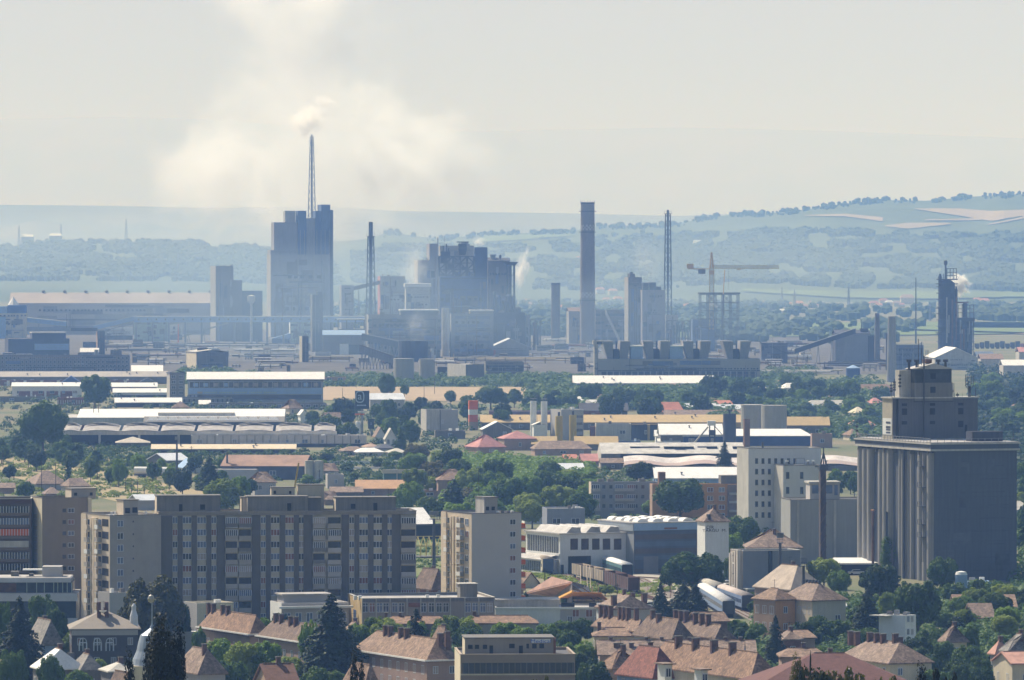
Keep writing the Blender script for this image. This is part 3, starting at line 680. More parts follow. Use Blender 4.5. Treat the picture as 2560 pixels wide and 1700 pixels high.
# main chimney
root, r, h = cylT('chimney', 'tallest thick concrete chimney with a railed crown in the middle of the plant', 'chimney', 'K', 531, 654, 92, 1215, mat('chimney_concrete', (.24,.21,.20), streak=.6, var=.2, sc=.05), .88, n=24)
q = MB().lathe(0,0,[(r*.93,h),(r*.93,h+1.2),(r*.8,h+1.3)],pdark,24)
part('rim', q, root)
q = MB()
for i in range(16): q.bar((r*.9*cos(i*pi/8), r*.9*sin(i*pi/8), h+1.2),(r*.9*cos(i*pi/8), r*.9*sin(i*pi/8), h+2.8),.12,steel)
part('railing', q, root)
for f in (.945, .80, .325): part('platform', MB().lathe(0,0,[(r*(.88+.12*(1-f))+1.6,h*f),(r*(.88+.12*(1-f))+1.6,h*f+.5)],steel,24), root)
for f in (.815, .345):
    q = MB(); rr = r*(.88+.12*(1-f))+.06
    for k in range(3):
        for i in range(24):
            if (i+k) % 2: a0, a1 = 2*pi*i/24, 2*pi*(i+1)/24; z = h*f+k*1.6; q.add([(rr*cos(a0),rr*sin(a0),z),(rr*cos(a1),rr*sin(a1),z),(rr*cos(a1),rr*sin(a1),z+1.6),(rr*cos(a0),rr*sin(a0),z+1.6)],[(0,1,2,3)],concl)
    part('checker_band', q, root)
cylT('chimney', 'short brown round shaft left of the tallest chimney', 'chimney', 'K', 305, 380, 715, 1170, pbrn, .93, cap=pdark)
cylT('chimney', 'slender pale chimney right of the conveyor', 'chimney', 'L', 930, 1010, 975, 1490, pconc, .75)
cylT('chimney', 'dark bulging stack between conveyor house and pale chimney', 'chimney', 'L', 832, 880, 950, 1330, pbrn, .75)
cylT('chimney', 'thin dark pipe stack touching the slender pale chimney', 'chimney', 'L', 924, 943, 1105, 1400, pdark)
cylT('mast', 'thin lone mast on the plain before the right hillside', 'mast', 'L', 1152, 1166, 670, 1190, steel, .5, n=8)
cylT('mast', 'short dark pole behind the grain silo head house', 'mast', 'L', 1198, 1212, 1175, 1400, steel, .6, n=8)
cylT('mast', 'second short pole behind the grain silo head house', 'mast', 'L', 1234, 1244, 1240, 1400, steel, .6, n=8)
cylT('column_tank', 'tall pale cylindrical column before the dark blue plant block', 'tank', 'J', 1455, 1516, 908, 1290, concl, 1.0)
# blocks between
b = Bld('plant_building', 'slim pale tower house beside the granulation tower', 'building', 'J', 660, 670, 766, 732, yb=1185, rot=.15, depth=14); b.walls(pconc).flat(concl)
for y in (755, 800, 860, 920): b.grid('front', [718], [y], 6, 1.6, variant=0, near=False, nm=2)
b = Bld('plant_building', 'plain beige-blue block left of the smoke with a conveyor at its side', 'building', 'J', 958, 975, 1170, 660, yb=1180, rot=.12, depth=25); b.walls(mat('beige_blue', (.36,.38,.36), var=.12, sc=.05), pink).flat(zinc)
def conveyor(label, t, a, bb, yb, thick, m=pdark, top=None, posts=3, wd=4, name='conveyor'):
    """inclined conveyor gallery between two photo positions standing over ground row yb"""
    p = spot(t, 0, yb); Y = p.y; A = Vector((kx(PX(t,*a)[0])*Y, Y, zat(PX(t,*a)[1], Y))); B = Vector((kx(PX(t,*bb)[0])*Y, Y+6, zat(PX(t,*bb)[1], Y)))
    r = thing(name, label, 'conveyor', (A.x, Y, 0)); o = Vector((A.x, Y, 0)); A -= o; B -= o; th = thick/TILES[t][2]/scl(Y)
    v = []
    for P in (A, B): v += [(P.x,P.y-wd/2,P.z-th),(P.x,P.y+wd/2,P.z-th),(P.x,P.y+wd/2,P.z),(P.x,P.y-wd/2,P.z)]
    part('gallery', MB().add(v, [(0,1,5,4),(1,2,6,5),(2,3,7,6),(3,0,4,7),(3,2,1,0),(4,5,6,7)], m), r)
    v2 = [(x, y*1.08, z+(.05 if i%4>1 else th+.02)) for i,(x,y,z) in enumerate(v)]
    v2 = []
    for P in (A, B): v2 += [(P.x,P.y-wd/2-.2,P.z+.02),(P.x,P.y+wd/2+.2,P.z+.02),(P.x,P.y+wd/2+.2,P.z+.45),(P.x,P.y-wd/2-.2,P.z+.45)]
    part('roof', MB().add(v2, [(0,1,5,4),(1,2,6,5),(2,3,7,6),(3,0,4,7),(3,2,1,0),(4,5,6,7)], top or zinc), r)
    for i in range(posts):
        P = A.lerp(B, (i+.7)/(posts+.4)); part('trestle', MB().bar((P.x-1.5,P.y,0),(P.x,P.y,P.z-th),.3,steelg).bar((P.x+1.5,P.y,0),(P.x,P.y,P.z-th),.3,steelg), r)
    return r
conveyor('short inclined gallery running up to the beige-blue block', 'J', (762,742), (972,694), 1180, 30, pbrn)
b = Bld('plant_building', 'pale low-set silo house half hidden in smoke', 'building', 'J', None, 1175, 1366, 745, yb=1190, rot=.05, depth=30); b.walls(concl).flat(white)
b.part('top_band', MB().box(-1, b.L1+1, -1, 30, b.h+.003, b.Z(718), whroof))
b = Bld('power_block', 'tall pale power block veiled by drifting smoke', 'building', 'J', 1258, 1268, 1425, 535, yb=1170, rot=.1, depth=40); b.walls(pconc, pbeig).flat(concl)
b.part('upper_wall', MB().box(b.U(1362), b.U(1425), 2, 35, b.h-.4, b.Z(405), pconc))
b = Bld('power_block', 'pale block behind the open dark steel frame', 'building', 'J', None, 1442, 1712, 420, yb=1160, rot=.05, depth=30); b.walls(pbeig).flat(tiles1)
# dark blue plant block
b = Bld('steel_frame_plant', 'dark blue clad block with an open steel frame above it', 'building', 'J', 1425, 1440, 1815, 662, yb=1235, rot=.05, depth=26)
b.walls(pblue, pdark, par=0)
b.part('tower_wall', MB().box(b.U(1716), b.L1, .5, 25, b.h+.003, b.Z(433), mat('plant_navy', (.06,.09,.19), var=.3, sc=.1)))
b.part('tower_wall', MB().box(b.U(1450), b.U(1524), 1, 14, b.Z(520), b.Z(466), pdark))
q = MB(); xs_ = lines(0, b.U(1714), 6); zs_ = lines(b.h, b.Z(505), 4)
for y in (0.3, 12, 25):
    for x in xs_: q.bar((x,y,b.h),(x,y,zs_[-1]),.55,steel)
    for z in zs_[1:]: q.bar((0,y,z),(xs_[-1],y,z),.55,steel)
    for i in range(5):
        for j in range(3):
            if (i+j) % 2: q.bar((xs_[i],y,zs_[j]),(xs_[i+1],y,zs_[j+1]),.3,steel)
            else: q.bar((xs_[i+1],y,zs_[j]),(xs_[i],y,zs_[j+1]),.3,steel)
b.part('frame', q)
for i,(x,z,w_,m) in enumerate([(0,.1,.8,pdark),(2,.1,.9,pblue),(1,1.1,.7,pdark),(3,1.2,.8,pdark),(4,.2,.9,pblue),(0,2.2,.6,pdark),(2,2.1,.8,steelg)]):
    zz = zs_[int(z)]; dz = (zs_[1]-zs_[0]); b.part('vessel', MB().box(xs_[x]+1, xs_[x]+1+w_*(xs_[1]-xs_[0]), 5, 12, zz+.4, zz+dz*(.45+.4*(i%3)/2), m))
b.part('hopper', MB().frus(b.U(1590)+1,b.U(1655)-1,8,14,b.Z(495), b.U(1588),b.U(1657),6,16,b.Z(440), pdark).box(b.U(1590),b.U(1655),6,16,b.Z(438),b.Z(405),pdark).box(b.U(1578),b.U(1672),4,18,b.Z(396),b.Z(388),steel).bar((b.U(1600),10,b.Z(405)),(b.U(1600),10,b.Z(390)),.3,steel).bar((b.U(1645),10,b.Z(405)),(b.U(1645),10,b.Z(390)),.3,steel))
for x, y in ((1470,420),(1497,405),(1512,440)): b.part('vent_pipe', MB().bar((b.U(x),6,b.Z(470)),(b.U(x),6,b.Z(y)),.5,steel,8))
for z in lines(3, b.h-2, 7): b.part('cladding_band', MB().box(0, b.L1, -.35, -.003, z, z+.5, pdark))
cylT('mast', 'thin grey mast standing at the left corner of the dark blue block', 'mast', 'J', 1419, 1432, 355, 1240, steelg, .6, n=8)
b = Bld('plant_building', 'brownish block with a small capped vent right of the dark blue block', 'building', 'J', None, 1818, 1990, 540, yb=1225, rot=.04, depth=22); b.walls(pbrn).gable(pdark, 2.5)
b.part('vent', MB().lathe(b.U(1860),8,[(2.2,b.h),(2.2,b.Z(500)),(2.8,b.Z(498)),(2.8,b.Z(490))],steelg,10))
b.part('flare_pipe', MB().bar((b.U(1916),4,b.h),(b.U(1916),4,b.Z(520)),.4,steel,8).lathe(b.U(1916),4,[(.3,b.Z(525)),(1.1,b.Z(518)),(1.1,b.Z(498)),(.3,b.Z(490))],steel,8))
# flat topped tower on columns
p = spot('K', 5, 1240); kk = 1/F3/scl(p.y); r_ = thing('platform_tower', 'tower on open columns under a wide flat dark cap', 'tower', p)
zc = zat(PX('K',0,575)[1], p.y); zt = zat(PX('K',0,548)[1], p.y)
for i, x in enumerate((-45, -15, 12)): part('leg', MB().bar((x*kk,0,0),(x*kk,0,zc),.9,steel,8).bar((x*kk,9,0),(x*kk,9,zc),.9,steel,8), r_)
part('cap', MB().frus(-50*kk,22*kk,-2,11,zc,-70*kk,44*kk,-5,14,zt,pdark), r_)
q = MB()
for f in (.25,.45,.6,.75,.88): q.box(-46*kk,14*kk,-1,10,zc*f,zc*f+.6,steel)
part('floor_slab', q, r_)
# distillation group
def columns(name, label, t, cols, yb, decks=3):
    p = spot(t, cols[0][0], yb); r = thing(name, label, 'distillation column', p); kk = 1/TILES[t][2]/scl(p.y)
    for i, (x, wpx, yt, m) in enumerate(cols):
        cx = (x-cols[0][0])*kk; h = zat(PX(t,0,yt)[1], p.y); rr = wpx*kk/2; cyy = (i % 2)*rr*1.5
        part('column', MB().lathe(cx, cyy, [(rr,0),(rr,h*.96),(rr*.5,h)], m, 12), r)
        for d in range(decks):
            z = h*(.35+.6*d/max(1,decks-1)); part('platform', MB().cyl(cx,cyy,rr*1.35,z,z+.5,steel,12), r)
    return r, p, kk
columns('distillation_columns', 'cluster of dark columns and pipes under the flat capped tower', 'J', [(1870,30,780,pdark),(1900,46,810,pblue),(1945,36,850,pdark),(1985,50,800,pdark),(2022,24,800,steel),(2050,60,900,pdark),(2095,50,960,pdark)], 1250, 4)
b = Bld('plant_building', 'dark building at the foot of the clustered columns', 'building', 'J', 1850, 1860, 2110, 945, yb=1260, rot=.04, depth=20); b.walls(pdark).flat(pbrn)
b = Bld('plant_building', 'pale block right of the clustered columns', 'building', 'K', None, 62, 138, 970, yb=1235, rot=.04, depth=16); b.walls(pconc).flat(concl)
def framething(label, t, x0, x1, yt, yb, nx, nz, depth=18, th=.45, m=steel, name='steel_skeleton', diag=True, ny=2):
    b = Bld(name, label, 'steel frame', t, None, x0, x1, yt, yb=yb, rot=.05, depth=depth); q = MB(); xs = lines(0, b.L1, nx+1); zs = lines(0, b.h, nz+1)
    for y in lines(0, depth, ny):
        for x in xs: q.bar((x,y,0),(x,y,b.h),th,m)
        for z in zs[1:]: q.bar((0,y,z),(b.L1,y,z),th*.9,m)
        if diag:
            for i in range(nx):
                for j in range(nz):
                    if (i*3+j*2) % 5 < 2: q.bar((xs[i],y,zs[j]),(xs[i+1],y,zs[j+1]),th*.5,m); q.bar((xs[i+1],y,zs[j]),(xs[i],y,zs[j+1]),th*.5,m)
    for x in xs:
        for z in zs[1:]: q.bar((x,0,z),(x,depth,z),th*.8,m)
    b.part('girders', q)
    return b
fb = framething('small steel frame with pipes right of the clustered columns', 'K', 145, 224, 1000, 1240, 2, 4, 10, .35)
fb.part('pipe', MB().cyl(fb.L1*.45, 5, 1.5, 0, fb.h*.9, rust, 8).cyl(fb.L1*.75, 5, .9, 0, fb.h*.7, pdark, 8))
fb = framething('large open steel skeleton under the tower crane', 'K', 1482, 1780, 805, 1250, 5, 7, 22, .36, ny=3)
fb.part('floor_slab', MB().box(0, fb.L1*.36, 2, 20, fb.h*.42, fb.h*.44, pdark).box(fb.L1*.3, fb.L1*.6, 2, 20, fb.h*.25, fb.h*.27, pdark))
fb.part('roof_beam', MB().box(-1, fb.L1+1, -1, 23, fb.h+.5, fb.h+1.8, steel))
fb.part('clad_panel', MB().box(0, fb.L1*.36, 1, 8, 0, fb.h*.38, pblue))
# buildings right of chimney
b = Bld('plant_building', 'orange roofed house left of the tallest chimney', 'building', 'K', 438, 446, 545, 935, yb=1190, rot=.15, depth=14); b.walls(pbeig).gable(tiles1, 3.2)
b = Bld('plant_building', 'low dark works building between the chimney and the twin towers', 'building', 'K', None, 655, 900, 925, yb=1195, rot=.04, depth=25); b.walls(pbrn).flat(tiles2); b.fgrid('front', 9, 4, 3, 2.2, nm=-1, variant=0, near=False)
for z in lines(6, b.h-4, 4): b.part('floor_band', MB().box(0, b.L1, -.3, -.003, z, z+.6, pdark))
b.done()
v_ = conveyor('broad slanting pale chute before the low dark works building', 'K', (845,1150), (735,925), 1200, 40, concl, concl, 0, 14, 'chute')
b = Bld('concrete_tower', 'left and taller of the twin concrete towers', 'tower', 'K', 898, 912, 1018, 668, yb=1210, rot=.2, depth=16); b.walls(pbrn, pbeig).flat(pdark)
b.part('roof_hut', MB().box(b.U(930),b.U(970),3,11,b.h+.003,b.Z(640),pbrn).box(b.U(938),b.U(958),5,9,b.Z(639),b.Z(628),steel))
for x in (908, 1014): b.part('lightning_rod', MB().bar((b.U(x),1,b.h),(b.U(x),1,b.h+4),.15,steel))
b = Bld('concrete_tower', 'right and lower of the twin concrete towers with dark filters on top', 'tower', 'K', None, 1021, 1202, 768, yb=1213, rot=.08, depth=20); b.walls(mat('twin_tower', (.27,.25,.25), streak=.6, var=.15, sc=.06)).flat(pdark)
for x0, x1, y in ((1030,1075,715),(1085,1132,712),(1135,1172,745)): b.part('filter_box', MB().box(b.U(x0),b.U(x1),4,14,b.h+.003,b.Z(y),pdark).box(b.U(x0)-.3,b.U(x1)+.3,3.7,14.3,b.Z(y)+.003,b.Z(y)+.5,steelg))
b = Bld('plant_building', 'beige shed under slanted pipes right of the twin towers', 'building', 'K', None, 1205, 1300, 965, yb=1205, rot=.04, depth=16); b.walls(pbeig).flat(concl)
fb = framething('tangle of low pipe frames right of the twin towers', 'K', 1215, 1440, 1010, 1215, 5, 3, 12, .4)
for i in range(9): fb.part('pipe', MB().cyl(fb.L1*(.06+.1*i), 4+(i%3)*2, .5+.5*R(), 0, fb.h*(.5+.5*R()), random.choice((pbeig,pdark,pconc,rust)), 8))
b = Bld('plant_building', 'blue-dark boiler house at the foot of the steel skeleton', 'building', 'K', 1405, 1415, 1590, 1000, yb=1225, rot=.05, depth=18); b.walls(pblue).flat(pdark)
# tower crane
p = spot('K', 1563, 1245); kk = 1/F3/scl(p.y); zj = zat(PX('K',0,600)[1], p.y); zt = zat(PX('K',0,475)[1], p.y)
r_ = thing('tower_crane', 'orange and cream tower crane with a long jib over the steel skeleton', 'crane', p+Vector((0,-6,0)))
ocr = mat('crane_orange', (.62,.40,.12), var=.1); ccr = mat('crane_cream', (.62,.52,.26), var=.1)
part('mast', lattice(MB(), 0, 0, 34*kk, 34*kk, 0, zj, 22, .28, ccr), r_)
part('tower_top', lattice(MB(), 0, 0, 30*kk, 6*kk, zj, zt, 5, .3, ocr), r_)
jx = (2005-1563+85)*kk; cx_ = -(1563-1375)*kk; jh = 24*kk; q = MB()
nseg = 30
for i in range(nseg):
    a, c = jx*i/nseg, jx*(i+1)/nseg
    for y in (-1, 1): q.bar((a,y,zj),(c,y,zj),.30,ccr); q.bar((a,y,zj),((a+c)/2,0,zj+jh),.26,ccr); q.bar(((a+c)/2,0,zj+jh),(c,y,zj),.26,ccr)
    q.bar((a,0,zj+jh),(c,0,zj+jh),.30,ccr)
part('jib', q, r_)
q = MB().box(cx_,0,-1,-.5,zj-.6,zj+.1,ocr).box(cx_,0,.5,1,zj-.6,zj+.1,ocr).box(cx_-.6,cx_+5,-1.2,1.2,zj+.15,zj+4,ocr)
part('counter_jib', q, r_); part('counterweight', MB().box(cx_+9,cx_+15,-1.3,1.3,zj-4.5,zj+.2-.8,concd), r_)
part('tie_bar', MB().bar((0,0,zt),(jx*.55,0,zj+jh),.12,steelg).bar((0,0,zt),(cx_+3,0,zj+4),.12,steelg), r_)
part('cab', MB().box(-2,2,-2.5,2.5,zj-5,zj-1.5,ocr), r_); part('trolley', MB().box(jx*.38,jx*.38+3,-1,1,zj-1.2,zj-.2,ocr).bar((jx*.25,0,zj),(jx*.25,0,zj-18),.12,steel), r_)
p = spot('K', 1645, 1262); r_ = thing('mobile_crane', 'thin slanting crane boom before the steel skeleton', 'crane', p); kk = 1/F3/scl(p.y)
part('boom', MB().bar((0,0,1),(12*kk,2,zat(PX('K',0,800)[1],p.y)),.6,steel,6).bar((12*kk,2,zat(PX('K',0,800)[1],p.y)),(24*kk,4,zat(PX('K',0,610)[1],p.y)),.4,ocr,6), r_); part('carrier', MB().box(-3,3,-1.5,1.5,.5,3,ocr).box(-2.5,-1.5,-1.6,1.6,0,.5,dark).box(1.5,2.5,-1.6,1.6,0,.5,dark), r_)
# cooling cells on a long base
b = Bld('cooling_plant', 'long grey cooling plant with paired trapezoid towers on its roof', 'building', 'K', 655, 672, 1945, 1310, yb=1500, rot=.05, depth=30)
b.walls(mat('cool_wall', (.30,.28,.25), streak=.4, var=.1, sc=.1), par=0).flat(pdark, par=0)
b.part('lower_band', MB().box(2, b.L1*.98, -.5, -.003, .1, b.h*.48, pdark)); b.part('floor_band', MB().box(0, b.L1, -.8, -.503, b.h*.5, b.h*.54, steel))
for x in lines(2, b.L1*.97, 26): b.part('column', MB().box(x-.4, x+.4, -1.1, -.81, 0, b.h*.5, pconc))
for c_ in (822, 1138, 1452, 1765):
    for s_ in (-1, 1):
        u0, u1 = b.U(c_+s_*28), b.U(c_+s_*88 if s_ > 0 else c_+s_*72); U0, U1 = b.U(c_+s_*28), b.U(c_+s_*112)
        if u0 > u1: u0, u1, U0, U1 = u1, u0, U1, U0
        b.part('cooling_tower', MB().frus(u0,u1,4,24,b.h+.003,U0,U1,2,26,b.Z(1170),pconc))
        for k in range(6): x = U0+(U1-U0)*(k+.5)/6; xx = u0+(u1-u0)*(k+.5)/6; b.part('rib', MB().bar((xx,3.6,b.h+.01),(x,1.7,b.Z(1165)),.15,pconc))
    b.part('fan_stair', MB().box(b.U(c_-22), b.U(c_+22), 6, 20, b.h+.003, b.Z(1232), dark).box(b.U(c_-6), b.U(c_+6), 5, 6, b.Z(1231), b.Z(1170), pblue))
for x0, x1, y in ((935,1030,1208),(1242,1345,1208)): b.part('roof_hut', MB().box(b.U(x0),b.U(x1),5,18,b.h+.003,b.Z(y+6),bluel).box(b.U(x0)-.5,b.U(x1)+.5,4.5,18.5,b.Z(y+6)+.003,b.Z(y-4),whroof))
cb = Bld('lift_tower', 'tan T-shaped tower with a wide head at the left end of the cooling plant', 'tower', 'K', None, 646, 676, 1165, yb=1512, rot=.05, depth=8); cb.walls(pbeig, par=0)
cb.part('head', MB().box(cb.U(636), cb.U(712), -.8, 8.5, cb.Z(1196), cb.h+.003, pbeig)); cb.part('head_window', MB().box(cb.U(664), cb.U(705), -1, -.803, cb.Z(1192), cb.Z(1175), glass))
# dirty conveyor hall and its neighbours
b = Bld('plant_building', 'long soot stained hall with conveyor columns below the dark lattice chimney', 'building', 'J', 868, 882, 1445, 962, yb=1300, rot=.06, depth=40)
b.walls(mat('sooty', (.20,.18,.17), streak=.6, var=.35, sc=.05), pbeig).flat(pbrn)
for z in lines(5, b.h-4, 5): b.part('floor_band', MB().box(0, b.L1, -.4, -.003, z, z+.6, pdark))
b.fgrid('front', 14, 3, 5, 2.4, z0=8, nm=-1, variant=0, near=False); b.done()
b.part('roof_hall', MB().box(b.U(1135), b.U(1430), 4, 30, b.h-.4, b.Z(932), pbrn).box(b.U(1130), b.U(1435), 3, 31, b.Z(932)+.003, b.Z(922), whroof))
conveyor('descending dark gallery on short columns before the sooty hall', 'J', (830,1110), (1150,1180), 1315, 50, pdark, pconc, 12, 6)
conveyor('second descending gallery in front of the round bunkers', 'J', (812,1200), (1080,1290), 1390, 60, pconc, pbrn, 10, 6)
cylT('bunker', 'dark ribbed round bunker under the bluish smoke', 'tank', 'J', 1118, 1348, 1165, 1330, pdark, 1.02)
cylT('silo', 'left of the two squat concrete silos', 'silo', 'J', 1078, 1240, 1305, 1490, mat('squat_silo', (.33,.32,.31), streak=.5, var=.12, sc=.1), 1, group='squat concrete silos')
cylT('silo', 'right of the two squat concrete silos', 'silo', 'J', 1278, 1402, 1308, 1482, mat('squat_silo', (.33,.32,.31)), 1, group='squat concrete silos')
b = Bld('plant_building', 'wide grey building with window bands right of the tall pale column', 'building', 'J', None, 1530, 1862, 955, yb=1300, rot=.05, depth=26); b.walls(mat('grey_band', (.24,.24,.26), streak=.5, var=.2, sc=.06)).flat(pbrn)
for z in lines(5, b.h-4, 5): b.part('window_band', MB().box(3, b.L1-3, -.25, -.003, z, z+2.2, glassb))
b.part('roof_hall', MB().box(b.U(1680), b.U(1862), 3, 20, b.h-.4, b.Z(935), pbeig).box(b.U(1676), b.U(1866), 2, 21, b.Z(935)+.003, b.Z(925), whroof))
b = Bld('warehouse', 'gabled pale shed between the clustered columns and the pipe bridge', 'shed', 'J', None, 1848, 2140, 1215, yb=1290, rot=.05, depth=40); b.walls(pconc, par=0).gable(zinc, b.Z(1150,b.L1/2)-b.h, along='y', gm=pconc)
b.part('roof_panel', MB().box(b.L1*.0+1, b.L1*.1, -3, -2, 0, b.h*.7, pink))
b = Bld('shed', 'flat roofed brick cabin with a pale left face near the squat silos', 'shed', 'J', 1502, 1645, 1790, 1350, yb=1485, rot=.35, depth=None); b.walls(concd, concl).flat(white)
b = Bld('shed', 'low open lean-to beside the squat silos', 'shed', 'J', None, 1425, 1500, 1372, yb=1455, rot=.05, depth=12); b.walls(pdark).flat(concl)
b = Bld('plant_building', 'low hall with an iron roof right of the flat cabin', 'building', 'J', None, 1800, 2100, 1330, yb=1440, rot=.04, depth=25); b.walls(concd).flat(pbrn); b.fgrid('front', 6, 1, 4, 4, nm=-1, variant=0, near=False)
cylT('silo_vent', 'white curved duct beside the tall pale column', 'duct', 'J', 1362, 1400, 1225, 1305, concl, .6)
# pale-green office and surroundings, left half
b = Bld('plant_building', 'pale green three storey plant office beside the dark square stack', 'building', 'J', 255, 268, 420, 978, yb=1185, rot=.1, depth=15); b.walls(greenp, white).flat(concl)
for y in (992, 1042, 1095): b.grid('front', lines(300,405,2 if y>1000 else 4), [y], 6.6 if y>1000 else 2, 2.4, variant=0, near=False, nm=2 if y>1000 else 0)
b = Bld('shed', 'shed with a sloping blue roof left of the pale green office', 'shed', 'J', None, 125, 262, 1150, yb=1185, rot=.05, depth=14); b.walls(bluep, par=0)
b.part('roof', MB().prism([(-1,b.h),(b.L1+1,b.h),(b.L1+1,b.h+5)], -1, 14, bluel))
b = Bld('shed', 'long shed under a blue roof right of the dark square stack', 'shed', 'J', None, 526, 850, 1120, yb=1275, rot=.04, depth=18); b.walls(pbrn, par=0).gable(bluel, 3.5)
b.part('white_hut', MB().box(b.U(655), b.U(725), -3, -.003, 0, b.h*.55, white)); b.part('dark_door', MB().box(b.U(726), b.U(850), -.3, -.003, 0, b.h*.5, dark))
fb = framething('open table-like steel frame under a bright flat roof', 'J', 645, 850, 1003, 1240, 3, 3, 14, .35, diag=False); fb.part('roof', MB().box(-1,fb.L1+1,-1,15,fb.h+.4,fb.h+1,whroof)); fb.part('floor_slab', MB().box(0,fb.L1,0,14,fb.h*.66,fb.h*.7,pdark))
b = Bld('stair_tower', 'slim tan stair tower at the left end of the sooty hall', 'tower', 'J', None, 855, 878, 962, yb=1290, rot=.05, depth=5); b.walls(pbeig, par=0)
b = Bld('lift_tower', 'slim tan tower with a brown side left of the dark square stack', 'tower', 'J', 345, 362, 412, 1130, yb=1335, rot=.3, depth=8); b.walls(pbrn, cream, par=0)
b = Bld('conveyor_gallery', 'long horizontal pale blue gallery on columns across the left half', 'conveyor', 'I', None, 1050, 2880, 978, yb=1190, rot=.01, depth=8)
b.part('gallery', MB().box(0, b.L1, 0, 8, b.Z(1022), b.h, bluel)); b.part('roof', MB().box(-.5, b.L1+.5, -.5, 8.5, b.h+.003, b.h+.5, white))
for x in lines(2, b.L1-2, 15): b.part('leg', MB().box(x-.8, x+.8, 1, 7, 0, b.Z(1022)-.003, steelg))
b.fgrid('front', 26, 1, 1.2, 1.4, z0=b.Z(1018), z1=b.h-.2, nm=-1, variant=0, near=False); b.done()
b = Bld('transfer_house', 'pale green transfer house carrying the bend of the gallery', 'building', 'I', 1040, 1052, 1330, 976, yb=1172, rot=.06, depth=14); b.walls(greenp, salmon).flat(concl); b.grid('front', [1188], [1100], 8, 4, variant=0, near=False, nm=3); b.part('upper_band', MB().box(0, b.L1, -.25, -.003, b.Z(1015), b.h-.3, bluel))
for x0, x1, yt, lb in ((820,1040,1062,'bright white tent hall left of the pale green transfer house'),(1330,1430,1042,'bright cream box building right of the transfer house')):
    b = Bld('storage_hall', lb, 'building', 'I', None, x0, x1, yt, yb=1160, rot=.05, depth=25); b.walls(white).flat(whroof); b.part('lower_wall', MB().box(0,b.L1,-.3,-.003,0,b.h*.35,concd))
def conv_truss(label, a, bb, yb):
    r = conveyor(label, 'I', a, bb, yb, 34, bluel, white, 2, 5); return r
conv_truss('left conveyor sloping down towards the dark shed', (215,986), (520,1018), 1185)
r_ = conv_truss('right conveyor rising on a truss to the transfer house', (735,1050), (1050,975), 1190)
q = MB(); p = spot('I', 0, 1190); A = Vector(r_.location)
for i in range(9):
    x0 = 820+25*i; x1 = x0+25
    def W(x, y): return Vector((kx(PX('I',x,y)[0])*p.y, p.y-2.6, zat(PX('I',x,y)[1],p.y)))-A
    yt0 = 1050-75*(x0-735)/315+34; yt1 = 1050-75*(x1-735)/315+34
    q.bar(W(x0,yt0+22),W(x1,yt1+22),.3,steel); q.bar(W(x0,yt0),W((x0+x1)/2,(yt0+yt1)/2+22),.22,steel); q.bar(W((x0+x1)/2,(yt0+yt1)/2+22),W(x1,yt1),.22,steel)
part('truss', q, r_)
conveyor('thin pale pipe conveyor sloping behind the cream box building', 'I', (1400,1140), (1785,1025), 1185, 8, pbeig, pbeig, 3, 2)
cylT('chimney', 'thin orange pipe stack before the cream box building', 'chimney', 'I', 1392, 1404, 1035, 1195, orange, .6, n=8)
cylT('chimney', 'short tan pipe stack under the long gallery', 'chimney', 'I', 1700, 1716, 1085, 1160, pbeig, 1, n=8)
b = Bld('plant_building', 'yellow plant building with a blue top at the left edge', 'building', 'I', None, -90, 205, 950, yb=1150, rot=.04, depth=20); b.walls(cream, par=0); b.part('blue_top', MB().box(b.U(60),b.L1,-.3,20,b.h+.003,b.Z(888),bluep).box(0,b.U(56),-.3,20,b.h+.003,b.Z(896),bluel)); b.grid('front', [60,130], [1000,1032,1103], 5, 1, nm=-1, variant=0, near=False)
b.part('blue_wing', MB().box(0,b.U(45),-2,-.303,0,b.Z(980),bluel))
r_ = thing('silo_cone', 'white conical cover glinting behind the blue top', 'cover', spot('I', 90, 1145)+Vector((0,24,0))); zz = zat(PX('I',0,885)[1], r_.location.y); part('cone', MB().lathe(0,0,[(5.5,0),(5.5,zz),(.3,zz+8)],whroof,8), r_)
b = Bld('shed', 'big dark shed with a lean-to roof at the left below the conveyor', 'shed', 'I', 5, 65, 545, 1150, yb=1290, rot=.15, depth=40); b.walls(pdark).flat(mat('shed_roof', (.30,.27,.27), var=.2, sc=.05)); b.part('monitor', MB().box(b.U(255),b.U(520),5,25,b.h-.4,b.Z(1108),pdark).box(b.U(250),b.U(525),4,26,b.Z(1108)+.003,b.Z(1100),concl)); b.part('window_band', MB().box(b.U(270),b.U(540),-.3,-.003,b.Z(1240),b.Z(1190),bluel))
b = Bld('loading_tower', 'dark loading tower under the bent conveyor', 'tower', 'I', 745, 765, 822, 1090, yb=1275, rot=.2, depth=8); b.walls(pdark, salmon).flat(pdark)
b.part('bridge', MB().box(b.U(560), b.U(765), 1, 5, b.Z(1090), b.Z(1065), pdark))
for x, y in ((525,955),(545,945),(556,940),(570,980),(583,990)): b.part('mast', MB().bar((b.U(x),2,b.Z(1066)),(b.U(x),2,b.Z(y)),.25,steel))
for x0, x1, lb in ((375,520,'left of two small white roofed huts under the dark shed'),(630,770,'right of two small white roofed huts under the loading tower')):
    b = Bld('hut', lb, 'hut', 'I', None, x0, x1, 1255, yb=1285, rot=.04, depth=14); b.walls(pbeig, par=0).gable(whroof, 3)
b = Bld('plant_building', 'dark warehouse with a curved fan housing on its roof and a pale left face', 'building', 'I', 1462, 1540, 1790, 1255, yb=1400, rot=.25, depth=None); b.walls(concd, cream).gable(concl, 1.6, along='y')
b.part('fan_housing', MB().lathe(b.L1*.35, b.L2*.5, [(4,b.h),(4,b.h+2.6),(2,b.h+3.4)], pdark, 12))
